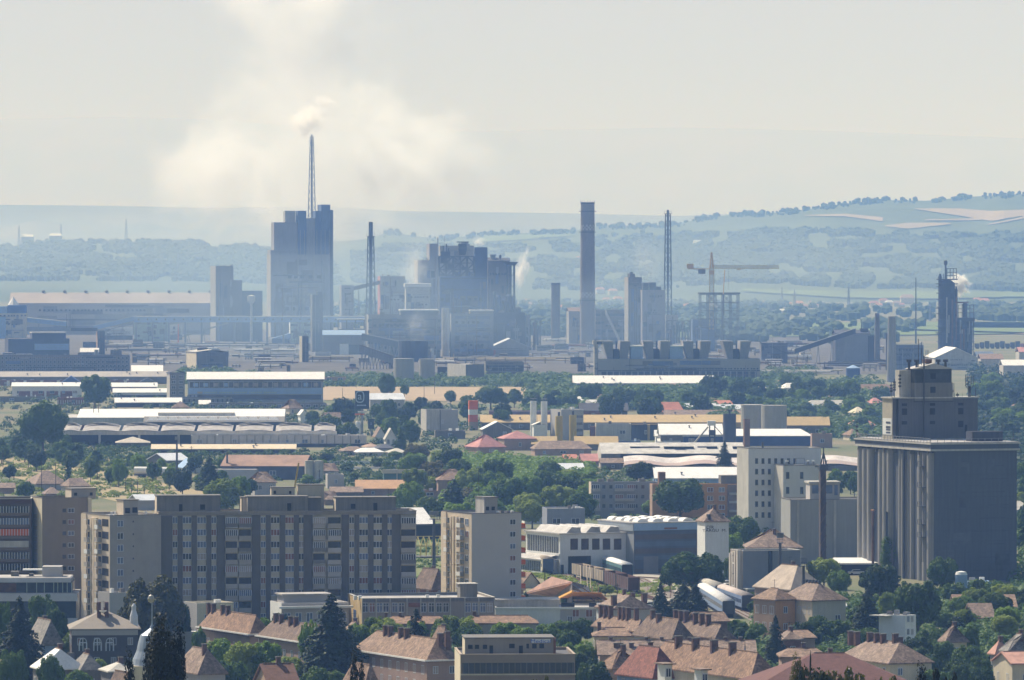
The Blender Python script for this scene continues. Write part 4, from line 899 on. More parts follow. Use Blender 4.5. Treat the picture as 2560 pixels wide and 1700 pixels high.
b = Bld('plant_building', 'long grim windowed works building at the lower left of the plant', 'building', 'I', None, -60, 1010, 1280, yb=1415, rot=.02, depth=20); b.walls(mat('grim', (.16,.15,.16), streak=.5, var=.3, sc=.1)).flat(concd)
b.fgrid('front', 34, 4, 1.6, 1.5, z0=.6, nm=0, variant=0, near=False); b.done()
# pipe racks
def rack(label, t, x0, x1, yt, yb, n=5, cols=(pbeig,concl,rust,white,pdark), depth=8):
    b = Bld('pipe_rack', label, 'pipe rack', t, None, x0, x1, yt, yb=yb, rot=.015, depth=depth, group='pipe racks between the plant buildings')
    for i in range(n):
        z = b.h*(.45+.55*(i+.5)/n); y = depth*R(); a = b.L1*R()*.25; c = b.L1*(1-R()*.25); m = random.choice(cols); b.part('pipe', MB().bar((a,y,z),(c,y,z),.28+.3*R(),m,6))
    for i in range(max(3, int(b.L1/14))):
        x = b.L1*(i+.5)/max(3, int(b.L1/14)); b.part('trestle', MB().box(x-.25,x+.25,0,.4,0,b.h,concd).box(x-.25,x+.25,depth-.4,depth,0,b.h,concd).box(x-.25,x+.25,.4,depth-.4,b.h-.5,b.h-.1,concd))
rack('long tan pipe bridge running from the squat silos to the T-shaped tower', 'J', 1405, 2660, 1296, 1345, 4, (ochre, cream, pbeig))
rack('pale pipe bridge left of the sooty hall', 'J', 370, 802, 1288, 1335, 4, (ochre, cream, pbeig))
rack('long pipe bridge before the transfer house', 'I', 825, 2380, 1188, 1225, 6)
for i, (x0, x1, yt, yb, lb) in enumerate([(830,1500,1232,1262,'rusty pipes below the long pipe bridge'),(1000,1470,1268,1300,'second tier of pipes before the dark warehouse'),(1200,1460,1328,1352,'bright short pipes above the white office roof'),(1810,2400,1232,1262,'pipes right of the fan housing'),(1800,2380,1272,1305,'bright jumble of pipes left of the slim tan tower'),(2000,2350,1320,1352,'lower jumble of pipes behind the office roof'),(1990,2250,1350,1385,'small pipe rack over the end of the office roof')]):
    rack(lb, 'I', x0, x1, yt, yb, 6, depth=14)
rack('reddish pipes left of the tallest chimney foot', 'K', 240, 620, 1195, 1225, 6, (pink, rust, pbeig)); rack('low reddish pipes before the tallest chimney', 'K', 245, 640, 1240, 1275, 6, (salmon, rust, pbeig))
rack('white glinting pipes behind the tallest chimney', 'K', 225, 500, 1150, 1175, 4, (white,))
rack('pipe bridge at the foot of the conveyor house', 'L', -60, 640, 1398, 1432, 4, (concl,pbeig)); rack('dark pipe bridge behind the blue tank', 'L', 350, 930, 1330, 1385, 6, (pdark,pconc,pbeig))
# right end: conveyor, conveyor house, distillation tower
conveyor('long dark conveyor rising to the right over the low sheds', 'L', (208,1232), (690,1072), 1370, 36, pdark, steelg, 4, 5)
b = Bld('conveyor_house', 'grey conveyor house at the top of the long dark conveyor', 'building', 'L', 522, 530, 800, 1110, yb=1365, rot=.06, depth=22); b.walls(mat('conv_house', (.23,.24,.27), streak=.4, var=.15, sc=.1), pdark).gable(pdark, 2.5, along='x'); b.part('roof_hut', MB().box(b.U(730),b.U(790),4,10,b.h,b.Z(1070),pdark).bar((b.U(738),5,b.h),(b.U(738),5,b.Z(1040)),.4,steel)); b.part('dark_bay', MB().box(b.U(785),b.U(832),-1,12,0,b.Z(1130),pdark))
b = Bld('plant_building', 'dark sloping shed right of the cooling plant', 'building', 'K', None, 1955, 2160, 1180, yb=1345, rot=-.0, depth=30); b.walls(mat('slate_wall', (.14,.14,.17), var=.2, sc=.1), par=0)
b.part('roof', MB().prism([(-1,b.h),(b.L1+1,b.h-9),(b.L1+1,b.h-8.4),(-1,b.h+.6)], -1, 31, pdark)); 
b = Bld('plant_building', 'beige flat building behind the foot of the long conveyor', 'building', 'L', None, 60, 270, 1168, yb=1215, rot=.04, depth=20); b.walls(pbeig).flat(concl)
b = Bld('plant_building', 'white low cabin under the long conveyor', 'building', 'L', None, 255, 345, 1262, yb=1320, rot=.04, depth=10); b.walls(cream).flat(white)
b = Bld('plant_building', 'low dark building between slender chimney and distillation tower', 'building', 'L', None, 1005, 1220, 1200, yb=1400, rot=.04, depth=22); b.walls(mat('low_dark', (.13,.14,.19), var=.2, sc=.1)).flat(pbrn)
for z in lines(4, b.h-3, 4): b.part('floor_band', MB().box(0, b.L1, -.3, -.003, z, z+.7, pdark))
rg0 = random.Random(3)
r_, p, kk = columns('distillation_tower', 'tall dark distillation tower with steam at its right edge', 'L', [(1400,130,690,pdark),(1350,28,640,steel),(1475,22,745,pdark),(1545,36,860,pdark),(1500,60,990,pdark),(1580,50,1000,pdark)], 1330, 3)
def zz(y): return zat(PX('L',0,y)[1], p.y)
q = MB().bar((-8*kk,0,zz(700)),(-8*kk,0,zz(560)),.7,steel,8).lathe(-8*kk,0,[(.7,zz(575)),(1.4,zz(565)),(1.4,zz(540)),(.6,zz(535))],steel,8)
part('flare_pipe', q, r_)
q = MB(); 
for x in (-25,0,25,50,75): q.bar((x*kk,-3,zz(690)),(x*kk,-3,zz(598 if x>-10 else 640)),.35,steel)
for y in (600,630,655): q.bar((-5*kk,-3,zz(y)),(78*kk,-3,zz(y)),.35,steel)
q.box(-75*kk,80*kk,-8,8,zz(690),zz(680),steel); part('top_frame', q, r_)
part('pipe_bridge', MB().box(-40*kk,170*kk,-2,2,zz(872),zz(860),rust), r_)
q = MB()
for x in lines(-70, 205, 9): q.bar((x*kk,-9,0),(x*kk,-9,zz(1000 if x<80 else 985)),.4,steel)
for y in (1000,1050,1110,1170,1230): q.box(-75*kk,212*kk,-9.5,8,zz(y)-.4,zz(y),steel)
for x in lines(84, 205, 5): q.bar((x*kk,-10,zz(1000)),(x*kk,-10,zz(885)),.35,steel)
for y in (885,915,945): q.bar((80*kk,-10,zz(y)),(208*kk,-10,zz(y)),.3,steel)
for i, y in enumerate((1050,1110,1170,1230)): q.bar(((-70 if i%2 else 205)*kk,-9.6,zz(y)),((205 if i%2 else -70)*kk,-9.6,zz(y-50)),.25,steel)
for i in range(12): x = rg0.uniform(-72, 205); q.bar((x*kk,-10.5,zz(rg0.uniform(1100,1250))),(x*kk,-10.5,zz(rg0.uniform(1000,1100) if x > 78 else rg0.uniform(720,1000))),rg0.uniform(.3,.8),random.choice((steelg,rust,pbeig)),6)
for y in (740,790,840,900,950): q.box(-78*kk,76*kk,-9,7,zz(y)-.5,zz(y),steel)
part('frame', q, r_); part('service_deck', MB().box(-10*kk,215*kk,-8,8,zz(1015),zz(985),pdark), r_)
b = Bld('warehouse', 'white gabled warehouse at the foot of the distillation tower', 'warehouse', 'L', None, 1310, 1645, 1300, yb=1395, rot=.06, depth=60); b.walls(concl, par=0).gable(whroof, b.Z(1222,b.L1/2)-b.h, along='y', gm=concl)
for i,(x0,x1,yt,yb,m,lb) in enumerate([(1640,1770,1290,1312,whroof,'flat white roof right of the gabled warehouse'),(1845,2080,1360,1425,whroof,'white roofed store at the right edge'),(1970,2080,1255,1290,pink,'pale red roofed store at the right edge'),(1670,1845,1310,1360,tiles1,'low tiled house behind the grain silo head house')]):
    b = Bld('store', lb, 'building', 'L', None, x0, x1, yt, yb=yb+25, rot=.05, depth=22); b.walls(concl, par=0).gable(m, 3.5)
root, r, h = cylT('tank', 'blue round tank among the trees under the slender chimney', 'tank', 'L', 612, 722, 1380, 1480, bluep, 1); part('tank_roof', MB().lathe(0,0,[(r*1.03,h+.003),(.5,h+2)],bluel,20), root)
tr = thing('freight_train', 'long dark freight train on the plain right of the distillation tower', 'train', spot('L', 1620, 1228)); Lk = 1/F3/scl(tr.location.y)
for i in range(12): part('wagon', MB().box(i*40*Lk, (i*40+36)*Lk, 0, 3, 1, 4.5+(i%3), steel if i!=9 else pink).box(i*40*Lk+1,(i*40+34)*Lk,.4,2.6,0,1,dark), tr)
for t,x,yt,yb in (('L',208,765,920),('L',632,745,930),('L',1270,880,1010),('L',110,750,900),('I',990,210,395),('I',480,250,395),('I',150,240,395),('I',1395,480,640)):
    q = PX(t, x, yb); p = spot(t, x, yb) if q[1] > 735 else left_h.hit(*q) if q[1]>600 else plate.hit(*q); H = (yb-yt)/F3/scl(p.y)
    r_ = thing('pylon', 'thin hazy power pylon far out on the plain', 'pylon', p, 0, 'power pylons on the far plain'); part('mast', lattice(MB(),0,0,H*.12,H*.02,0,H,6,.3,steelg), r_); part('crossarm', MB().bar((-H*.14,0,H*.8),(H*.14,0,H*.8),.3,steelg), r_)
# far village houses
vor = mat('village_tiles', (.52,.26,.17), var=.2)
vh = []
def vhouse(t, x, y, w, m, wallm=cream, hillp=False):
    a, b_ = PX(t, x, y); p = right_h.hit(a, b_) if b_ < 742 else spot(t, x, y); W_ = 1.15*w/F3/scl(p.y); i = len(vh)
    r = thing('village_house', 'hazy village house at the foot of the hill', 'house', p, .6*R()-.2, 'houses of the far village')
    H = W_*.5; part('wall', MB().box(-W_/2,W_/2,-W_*.3,W_*.3,-3,H,wallm), r)
    part('roof', MB().add([(-W_*.55,-W_*.36,H),(W_*.55,-W_*.36,H),(W_*.55,W_*.36,H),(-W_*.55,W_*.36,H),(-W_*.35,0,H+W_*.26),(W_*.35,0,H+W_*.26)],[(0,1,5,4),(1,2,5),(2,3,4,5),(3,0,4),(3,2,1,0)],m), r); vh.append(r)
for x,y,w_ in ((80,900,40),(110,955,45),(150,965,30),(170,890,30),(245,905,60),(330,868,18),(420,885,28),(830,905,60),(870,915,50),(905,885,60),(950,892,50),(1010,897,50),(1090,880,90),(1640,880,60),(1700,885,60),(1615,905,40),(1760,915,40),(860,925,30),(1050,905,40),(200,925,30),(290,915,40),(380,905,30)):
    vhouse('L', x, y, w_, random.choice((vor, pink, vor, whroof, salmon)))
for x,y,w_ in ((1915,935,50),(1380,925,60),(1430,910,40),(1280,850,50),(790,810,60),(830,870,60),(740,870,50),(690,800,60),(880,950,60),(410,935,60),(120,890,60),(270,830,60),(75,830,50),(130,905,50),(1300,870,40),(1340,930,40),(1970,880,30),(2000,880,30),(1220,860,30),(690,525,30),(520,530,30),(1890,400,40),(1750,480,30)):
    vhouse('K', x, y, w_, random.choice((vor, vor, salmon)))
for x,y,w_ in ((560,590,60),(1100,580,50),(1230,580,50),(1030,540,40),(800,590,40),(970,610,70),(1350,740,50),(660,770,40)):
    vhouse('I', x, y, w_, random.choice((salmon, cream)))
p = right_h.hit(*PX('K', 708, 760)); r_ = thing('church', 'tiny white church with a pointed spire in the far village', 'church', p); part('nave', MB().box(-6,6,0,20,0,8,white), r_); part('spire', MB().box(-2.5,2.5,-4,1,0,14,white).frus(-2.8,2.8,-4.3,1.3,14,-.1,.1,-1.6,-1.4,30,pbrn), r_)
p = right_h.hit(*PX('K', 1455, 430)); r_ = thing('greenhouse', 'lone glinting white roof on the slope above the crane', 'greenhouse', p, .3); part('wall', MB().box(-8,8,-12,12,-6,3,concl), r_); part('roof', MB().frus(-8.5,8.5,-12.5,12.5,3.01,-8.5,8.5,-.2,.2,14,whroof), r_)

rg_ = random.Random(4)
for i in range(170):
    x0 = rg_.uniform(-60, 6900); yb = 1205+215*((i*.618)%1)+rg_.uniform(-5,5); w_ = rg_.uniform(60, 260)
    if 1700 < x0+w_/2 < 1960 and yb < 1260: continue
    o_ = rg_.random(); c_ = 1280
    if o_ < .55:
        n0 = len(ALLB); rack('tangle of pipes and trestles on the plant yard', 'I', x0, x0+w_, yb-rg_.uniform(26,64), yb, rg_.randint(5,9), (pbeig,concl,rust,white,pdark,pconc), 12)
    elif o_ < .8:
        h_ = rg_.uniform(22, 60); b = Bld('cabin', 'small works cabin standing on the plant yard', 'building', 'I', None, x0, x0+w_*.5, yb-h_, yb=yb, rot=.06, depth=10, group='works cabins on the plant yard'); b.walls(rg_.choice((pbrn,pconc,pdark,concd,pbeig))).flat(rg_.choice((concl,pdark,zinc,tiles1)))
    else:
        cylT('tank', 'small round tank standing on the plant yard', 'tank', 'I', x0, x0+rg_.uniform(20,46), yb-rg_.uniform(30,70), yb, rg_.choice((pconc,pbrn,concl,rust)), 1, group='round tanks on the plant yard', n=12)

for b_ in list(ALLB):
    if b_.root.name.startswith(('steel_skel', 'pipe_rack', 'farmhouse', 'shed', 'store', 'conveyor')): continue
    greeble(b_, 1.0, mats=(pbeig, pconc, pbrn) if b_.root.name.startswith(('warehouse','granulation')) else None, pipes=not b_.root.name.startswith('warehouse'))
NB1 = len(ALLB)
# ================================================================== MIDDLE: industrial estate, goods yard, silos
def text(s, parent, loc, rz, size, m, ext=.03, sx=1.0):
    cu = bpy.data.curves.new('lettering', 'FONT'); cu.body = s; cu.size = size; cu.extrude = ext; cu.align_x = 'CENTER'; cu.align_y = 'CENTER'
    cu.materials.append(m); tmp = bpy.data.objects.new('tmp', cu); me = bpy.data.meshes.new_from_object(tmp); bpy.data.objects.remove(tmp); o = link(bpy.data.objects.new('lettering', me), parent); o.location = loc; o.rotation_euler = (pi/2, 0, rz); o.scale = (sx, 1, 1); return o
def simple(label, t, x0, xc, x1, yt, yb, wall=concl, roof=whroof, kind='flat', rise=2.5, rot=.06, depth=None, name='shed', cat='shed', band=None, wins=None, along='x', hip=0, h=None, left=None, group=None):
    b = Bld(name, label, cat, t, x0, xc, x1, yt, yb=yb, h=h, rot=rot, depth=depth, group=group)
    if kind == 'flat': b.walls(wall, left).flat(roof)
    elif kind == 'slope':                       # roof pitched up away from the viewer
        b.walls(wall, left, par=0); b.part('roof', MB().prism([(-.6,b.h-.2),(b.L2*.5,b.h+rise),(b.L2+.6,b.h-.2),(b.L2+.6,b.h+.1),(b.L2*.5,b.h+rise+.35),(-.6,b.h+.15)], -.6, b.L1+.6, roof, axis='x'))
        for u in (0, b.L1-.1): b.part('gable_wall', MB().prism([(0,b.h-.1),(b.L2,b.h-.1),(b.L2*.5,b.h+rise-.05)], u+.002, u+.09, wall, axis='x'))
    else: b.walls(wall, left, par=0).gable(roof, rise, along=along, hip=hip, gm=wall)
    if band: b.part('lower_band', MB().box(.3, b.L1-.3, -.2, -.003, 0, b.h*band, dark if band < .9 else concd))
    if wins: nx, nz, w_, hh, v = wins; b.fgrid('front', nx, nz, w_, hh, z0=b.h*.3 if nz == 1 else .6, nm=1, variant=v, near=False)
    rg = random.Random(int(b.oy*3+b.ox)); b.rg = rg
    if not wins and not band and b.h > 2.2 and b.L1 > 5 and cat in ('shed','hall','house','building','barn','warehouse'):
        n_ = max(1, int(b.L1/rg.uniform(5, 9))); hh = min(1.6, b.h*.4)
        for i in range(min(n_, 16)):
            if rg.random() < .75: u = b.L1*(i+.5)/n_; addwin(b.root, u, -.33 if cat == 'hall' else -.21, b.h*.5, 0, rg.choice((1.0,1.6,2.4)), hh, 1, False, rg.choice((0,0,1,2)), False)
    if kind == 'flat' and b.L2 > 5:
        for i in range(rg.randint(1, 3)+int(b.L1/22)): x = b.L1*rg.uniform(.08,.9); y = b.L2*rg.uniform(.2,.7); b.part('roof_unit', MB().box(x,x+rg.uniform(.6,1.6),y,y+.9,b.h-.4,b.h+rg.uniform(.3,1.1),rg.choice((steelg,concd,white))))
    if kind == 'slope' and b.L1 > 25:
        for i in range(int(b.L1/16)): x = b.L1*rg.uniform(.04,.96); y = b.L2*rg.uniform(.1,.4); z = b.h+rise*y/(b.L2*.5); b.part('roof_vent', MB().cyl(x,y,.3,z-.3,z+1.0,steelg,8).cyl(x,y,.5,z+1.01,z+1.3,steel,8))
    return b.done()
# ---- left: tile E
simple('long low hall with a brownish roof across the left edge', 'E', None, -80, 1310, 384, 440, concd, mat('brown_roof', (.38,.35,.32), var=.15, sc=.1), 'slope', 3, depth=22)
b = simple('low sheds with red brick panels between white piers', 'E', None, 0, 1180, 412, 452, brick, concl, depth=12, rot=.03)
for i in range(9): b.part('pier', MB().box(b.L1*(i+.4)/9, b.L1*(i+.4)/9+2, -.4, -.003, 0, b.h, white))
simple('blue gabled shed left of the big tree by the white roofs', 'E', None, 472, 640, 436, 462, bluep, bluep, 'gable', 4.5, along='y', depth=20)
simple('small gabled shed with a dark roof before the office tower', 'E', None, 1085, 1225, 432, 455, concd, pdark, 'gable', 3, along='y', depth=14)
simple('bright white flat roofed store above the long brown hall', 'E', None, 1035, 1272, 345, 392, white, whroof, 'slope', 4, depth=26)
simple('white low store with a blue door left of the office tower', 'E', None, 1190, 1300, 375, 420, greyr, zinc, depth=14, wins=(1,1,8,2.5,1))
b = simple('long white shed with red-brown doors at the left', 'E', None, 95, 632, 458, 548, white, whroof, 'slope', 1.8, depth=22, rot=.04)
for x in (190,300,410,520): b.part('door', MB().box(b.U(x)-3.4, b.U(x)+3.4, -.2, -.003, 0, b.Z(495), brick))
simple('thin flat roof strip at the left edge above the round tree', 'E', None, -60, 345, 540, 580, concd, concl, depth=14)
b = simple('red brick shed with white mullions behind the round tree', 'E', None, 450, 700, 548, 605, brick, whroof, depth=12)
for i in range(14): b.part('mullion', MB().box(b.L1*(i+.5)/14-.15, b.L1*(i+.5)/14+.15, -.2, -.003, .5, b.h-1.2, white))
simple('white flat roofed store right of the poplar shaped tree', 'E', None, 870, 1228, 462, 500, brick, whroof, 'slope', 2, depth=24)
simple('second white strip roof right of the poplar shaped tree', 'E', None, 890, 1310, 507, 545, white, whroof, 'slope', 2, depth=18, band=.5)
b = simple('white canopy on thin posts left of the red hip roof', 'E', None, 905, 1420, 585, 622, dark, whroof, 'slope', 2.2, depth=16)
simple('small red hip roofed hut before the office block', 'E', None, 1350, 1480, 622, 650, salmon, tiles1, 'gable', 3, hip=1, depth=9)
simple('white pent roof right of the red hip roof', 'E', None, 1565, 1645, 600, 632, concd, whroof, 'slope', 2, depth=12)
simple('dark long annexe in front of the office block', 'E', 1368, 1372, 1818, 540, 612, concd, bluel, rot=.04, depth=8, wins=(12,1,4,2,0))
simple('dark low sheds under the office block', 'E', None, 1640, 2560, 590, 640, concd, zinc, depth=16, wins=(16,1,2.5,1.6,0))
b = Bld('office_block', 'long three storey works office with a gleaming white sloping roof', 'office building', 'F', None, -535, 526, 402, yb=610, rot=.03, depth=16)
b.walls(mat('office_wall', (.30,.33,.36), var=.1, sc=.1), par=0); b.part('roof', MB().prism([(-.8,b.h-.1),(17,b.h-.1),(9.5,b.Z(342,0,9)-.1)], -.8, b.L1+.8, whroof, axis='x'))
b.part('eave', MB().box(-.5, b.L1+.5, -1.1, -.81, b.h-.8, b.h, steel))
b.part('window_band', MB().box(1.2, b.L1-1, -.2, -.003, b.Z(467), b.Z(425), glass)); b.part('window_band', MB().box(1.2, b.L1-1, -.2, -.003, b.Z(560), b.Z(525), glass))
b.part('spandrel', MB().box(.5, b.L1-.5, -.3, -.003, b.Z(518), b.Z(472), bluel))
for i in range(28): b.part('mullion', MB().box(1+(b.L1-2)*i/27-.12, 1+(b.L1-2)*i/27+.12, -.4, -.301, b.Z(467), b.Z(425), concl))
for i in range(13): b.part('curtain_panel', MB().box(3+b.L1*i/13.5, 5.6+b.L1*i/13.5, -.26, -.203, b.Z(460), b.Z(430), random.choice((curt, bluel, curt))))
q = MB()
for i in range(5):
    for k in range(7): x = b.U(-405)+i*8.2+k*1.05; q.box(x, x+.7, -.42, -.31, b.Z(513), b.Z(501), greenp)
b.part('lettering', q)
b.part('sign', MB().box(b.U(-460), b.U(-420), -.42, -.31, b.Z(514), b.Z(499), ochre))
b = Bld('stair_tower', 'four storey stair tower at the left end of the works office', 'tower', 'E', 1308, 1332, 1448, 352, yb=592, rot=.2); b.walls(concd, concl, par=0).gable(pdark, 1.6, along='y')
b.fgrid('front', 2, 5, 2.2, 1.6, z0=1.5, nm=1, variant=0, near=False)
# big white hall and the wavy hall
b = Bld('factory_hall', 'very long factory hall with a blazing white roof', 'factory hall', 'E', None, 500, 2230, 702, yb=800, rot=.02, depth=60)
b.walls(greyr, par=0); b.part('roof', MB().prism([(-.5,b.h),(60,b.h),(32,b.Z(634,0,32))], b.U(603), b.L1, whroof, axis='x')); b.part('eave_band', MB().box(0, b.U(1130), -.3, -.003, b.h*.5, b.h-.1, concl))
b.part('clerestory', MB().box(b.U(1235), b.U(1832), 6, 16, b.h, b.Z(664,0,8), concl)); b.part('red_door', MB().box(b.U(620), b.U(712), -.3, -.003, .2, b.h*.4, brick))
for x in (723, 762): b.part('roof_ladder', MB().bar((b.U(x),14,b.h+2),(b.U(x),14,b.h+6),.2,rust))
b = Bld('factory_hall', 'dark roofed bay with a row of white rooflights before the white hall', 'factory hall', 'E', None, 1122, 2230, 742, yb=815, rot=.02, depth=14)
b.walls(pdark, par=0); b.part('roof', MB().prism([(-.3,b.h),(14,b.h+2.2),(14,b.h+2.6),(-.3,b.h+.4)], 0, b.L1, concd, axis='x'))
for x in lines(1195, 2140, 13): b.part('skylight', MB().frus(b.U(x)-2.6,b.U(x)+2.6,2,7,b.h+.9, b.U(x)-1.6,b.U(x)+1.6,3.5,6,b.h+2.6, whroof))
b = Bld('factory_hall', 'open fronted hall under a row of shallow wavy vaults', 'factory hall', 'E', None, 430, 2640, 815, yb=930, rot=.02, depth=26)
b.part('wall', MB().box(0, b.L1, 20, 26, 0, b.h-.3, dark)); b.part('beam', MB().box(0, b.L1, -.3, .5, b.h-1.3, b.h+.3, concl))
for i, x in enumerate((472, 780, 1090, 1400, 1705, 2010, 2315, 2600)): b.part('column', MB().box(b.U(x)-.5, b.U(x)+.5, 0, 1, 0, b.h-1.31, concl))
vx = [478, 632, 942, 1248, 1532, 1832, 2148, 2450, 2640]; vm = mat('vault_grey', (.33,.31,.30), var=.4, sc=.35)
for a_, c_ in zip(vx, vx[1:]):
    u0, u1 = b.U(a_)+.6, b.U(c_)-.6; q = MB(); q.sm = False; n_ = 10; V = []
    for i in range(n_+1):
        u = u0+(u1-u0)*i/n_; z = b.h+.35+.6*sin(pi*i/n_); V += [(u,-.6,z),(u,26,z+1.8),(u,-.6,z-.4)]
    q.add(V, [(3*i,3*i+3,3*i+4,3*i+1) for i in range(n_)]+[(3*i,3*i+2,3*i+5,3*i+3) for i in range(n_)], vm); b.part('vault', q)
    b.part('vault_panel', MB().prism([(u0+1,b.h+2.7),(u0+(u1-u0)*.3,b.h+3.6),(u0+(u1-u0)*.5,b.h+2.9),(u1-1,b.h+2.7),(u0+(u1-u0)*.5,b.h+3.6)], 20, 24, vm))
simple('shallow pyramid roof in front of the wavy hall', 'E', None, 912, 1170, 900, 940, concd, mat('pyr', (.50,.45,.38), var=.1), 'gable', 2.2, hip=1, depth=14)
b = simple('long pale panelled wall building below the wavy hall', 'E', None, 1495, 2872, 842, 935, mat('panel_wall', (.62,.56,.52), var=.12, sc=.3), whroof, rot=.01, depth=12)
for i in range(22): b.part('joint', MB().box(b.L1*i/22, b.L1*i/22+.25, -.15, -.003, 0, b.h, concd))
b.part('lower_band', MB().box(0, b.L1, -.4, -.151, 0, b.h*.3, steel)); b.part('ledge', MB().box(b.L1*.28, b.L1*.62, -1.2, -.401, b.h*.3, b.h*.38, whroof))
simple('long shed with a beige sloping roof', 'E', None, 1192, 2312, 950, 985, concd, mat('beige_roof', (.66,.55,.40), var=.1), 'slope', 1.6, depth=12, rot=.02, band=.7)
simple('dark shed with a bluish pent roof left of the poles', 'E', None, 1310, 1485, 1040, 1085, concd, zinc, 'gable', 2.5, depth=18, rot=.5, hip=0)
simple('blue-white gabled cabin beside the dark conifer', 'E', None, 1440, 1580, 1092, 1135, white, bluel, 'gable', 3, along='y', rot=.3, depth=10)
b = simple('wide shed with a brown sheet roof and white lean-to', 'F', None, -270, 372, 1085, 1190, mat('navy_wall', (.10,.11,.15), var=.2), mat('brown_sheet', (.30,.19,.14), var=.2, sc=.2), 'gable', 3.6, depth=26, rot=-.12)
b.part('lean_to', MB().frus(-3, b.L1*.45, -7, -.003, 0, -3, b.L1*.45, -6, -.003, b.h*.8, greyr))
simple('hip roofed house under the brown sheet roof', 'F', None, -10, 155, 1208, 1310, greyr, tiles2, 'gable', 3.2, hip=1, depth=11, rot=.25, name='house', cat='house', wins=(2,1,1.2,1.6,0))
simple('mottled brown roofed house between the saplings and the apartment roofs', 'E', 195, 285, 525, 1222, 1275, greyr, tiles2, 'gable', 4.2, hip=.6, rot=.35, name='house', cat='house')
simple('low house with a tan roof left of the cypress', 'E', None, 360, 470, 1300, 1330, salmon, tiles2, 'gable', 2, hip=.5, rot=.2, depth=8, name='house', cat='house')
simple('low red walled shed at the left margin under the embankment', 'E', None, -60, 110, 1255, 1300, salmon, tiles2, 'gable', 1.5, rot=.1, depth=8)
simple('white van sized shed at the left margin above the bushes', 'E', None, -40, 105, 1198, 1215, white, whroof, rot=.0, depth=4)
simple('grey roofed house right of the cypress', 'E', None, 545, 700, 1240, 1300, greyr, tiles2, 'gable', 2.4, hip=.3, rot=.4, depth=9, name='house', cat='house')
# tank wagon
p = spot('E', 1210, 1172); r_ = thing('tank_wagon', 'white-topped tank wagon on the embankment by the bushes', 'wagon', p, -.35)
q = MB(); 
for i in range(10):
    a0, a1 = 2*pi*i/10, 2*pi*(i+1)/10; q.add([(-8,1.5*cos(a0),2.6+1.5*sin(a0)),(8,1.5*cos(a0),2.6+1.5*sin(a0)),(8,1.5*cos(a1),2.6+1.5*sin(a1)),(-8,1.5*cos(a1),2.6+1.5*sin(a1))],[(0,1,2,3)],white)
q.add([(-8,1.5*cos(2*pi*i/10),2.6+1.5*sin(2*pi*i/10)) for i in range(10)],[tuple(range(10))],salmon); q.add([(8,1.5*cos(2*pi*i/10),2.6+1.5*sin(2*pi*i/10)) for i in range(10)],[tuple(range(10))[::-1]],salmon); part('tank', q, r_)
part('underframe', MB().box(-8,8,-1.2,1.2,.7,1.15,steel), r_)
for x in (-6,-4.4,4.4,6): part('wheel', MB().box(x-.4,x+.4,-1,1,0,.69,dark), r_)
# ---- centre: tile F
simple('grey hangar roof right of the billboard', 'F', None, 895, 1165, 562, 640, concl, zinc, 'gable', 3, depth=22, rot=.15)
b = simple('small yellow-tan hip roofed house before the works office', 'F', 205, 262, 362, 628, 690, cream, tiles2, 'gable', 4.2, hip=1, rot=.4, name='house', cat='house', wins=(2,1,1,2,0))
simple('low white cabin right of the tan hip roofed house', 'F', None, 350, 400, 676, 755, white, whroof, 'gable', 2, along='y', rot=.2, depth=8)
simple('white gabled cottage among the trees left of the billboard', 'F', None, 565, 680, 715, 765, white, tiles2, 'gable', 3, rot=.4, depth=9, name='house', cat='house')
simple('white gabled house left of the dark conifer', 'F', None, 940, 1015, 845, 905, white, tiles2, 'gable', 3.6, along='y', rot=.15, depth=10, name='house', cat='house')
simple('second white gabled house touching the dark conifer', 'F', None, 1018, 1098, 862, 930, white, concl, 'gable', 4, along='y', rot=.1, depth=10, name='house', cat='house', wins=(2,1,1,2,0))
simple('blue tarpaulin stall at the right end of the wavy hall', 'F', None, 625, 765, 822, 842, bluel, bluel, rot=.03, depth=6)
simple('small cream glinting roof left of the billboard', 'F', None, 645, 705, 612, 640, cream, whroof, 'gable', 2, rot=.1, depth=8)
for i, (x0,x1,yt,yb,m,lb) in enumerate([(690,870,965,1000,tiles2,'mottled low roof in the middle of the allotments'),(800,1000,975,1005,whroof,'low pale roof right of the allotment sheds'),(1060,1185,978,1010,concl,'flat pyramid roof beside the dark conifer'),(870,960,935,965,salmon,'small salmon roofed shed'),(960,1090,945,975,pdark,'dark flat shed under the white gabled houses')]):
    simple(lb, 'F', None, x0, x1, yt, yb, concl, m, 'gable', 1.5, hip=.5, rot=.2, depth=12)
b = simple('long white garden wall with dirty stains', 'F', None, 160, 1190, 1042, 1068, white, white, rot=.01, depth=1.0, name='garden_wall', cat='wall')
simple('second low whitewashed wall under the long one', 'F', None, 690, 1060, 1090, 1103, whroof, white, rot=.02, depth=1, name='garden_wall', cat='wall')
cylT('silo', 'left of two short pale round silos over the brown sheet roof', 'silo', 'F', 382, 452, 1040, 1200, concl, group='short pale silos'); cylT('silo', 'right of two short pale round silos over the brown sheet roof', 'silo', 'F', 455, 528, 1040, 1200, concl, group='short pale silos')
simple('dark hip roof beside the short pale silos', 'F', None, 532, 640, 1120, 1170, greyr, tiles2, 'gable', 2.5, hip=1, rot=.2, depth=10, name='house', cat='house')
simple('blank grey wall house right of the short pale silos', 'F', None, 560, 690, 1148, 1260, greyr, concl, rot=.1, depth=10)
b = simple('dark green two storey hall under a tan flat roof', 'F', None, 1002, 1312, 1140, 1250, teal, mat('tan_roof', (.55,.50,.42), var=.1), rot=.04, depth=14, name='hall', cat='hall')
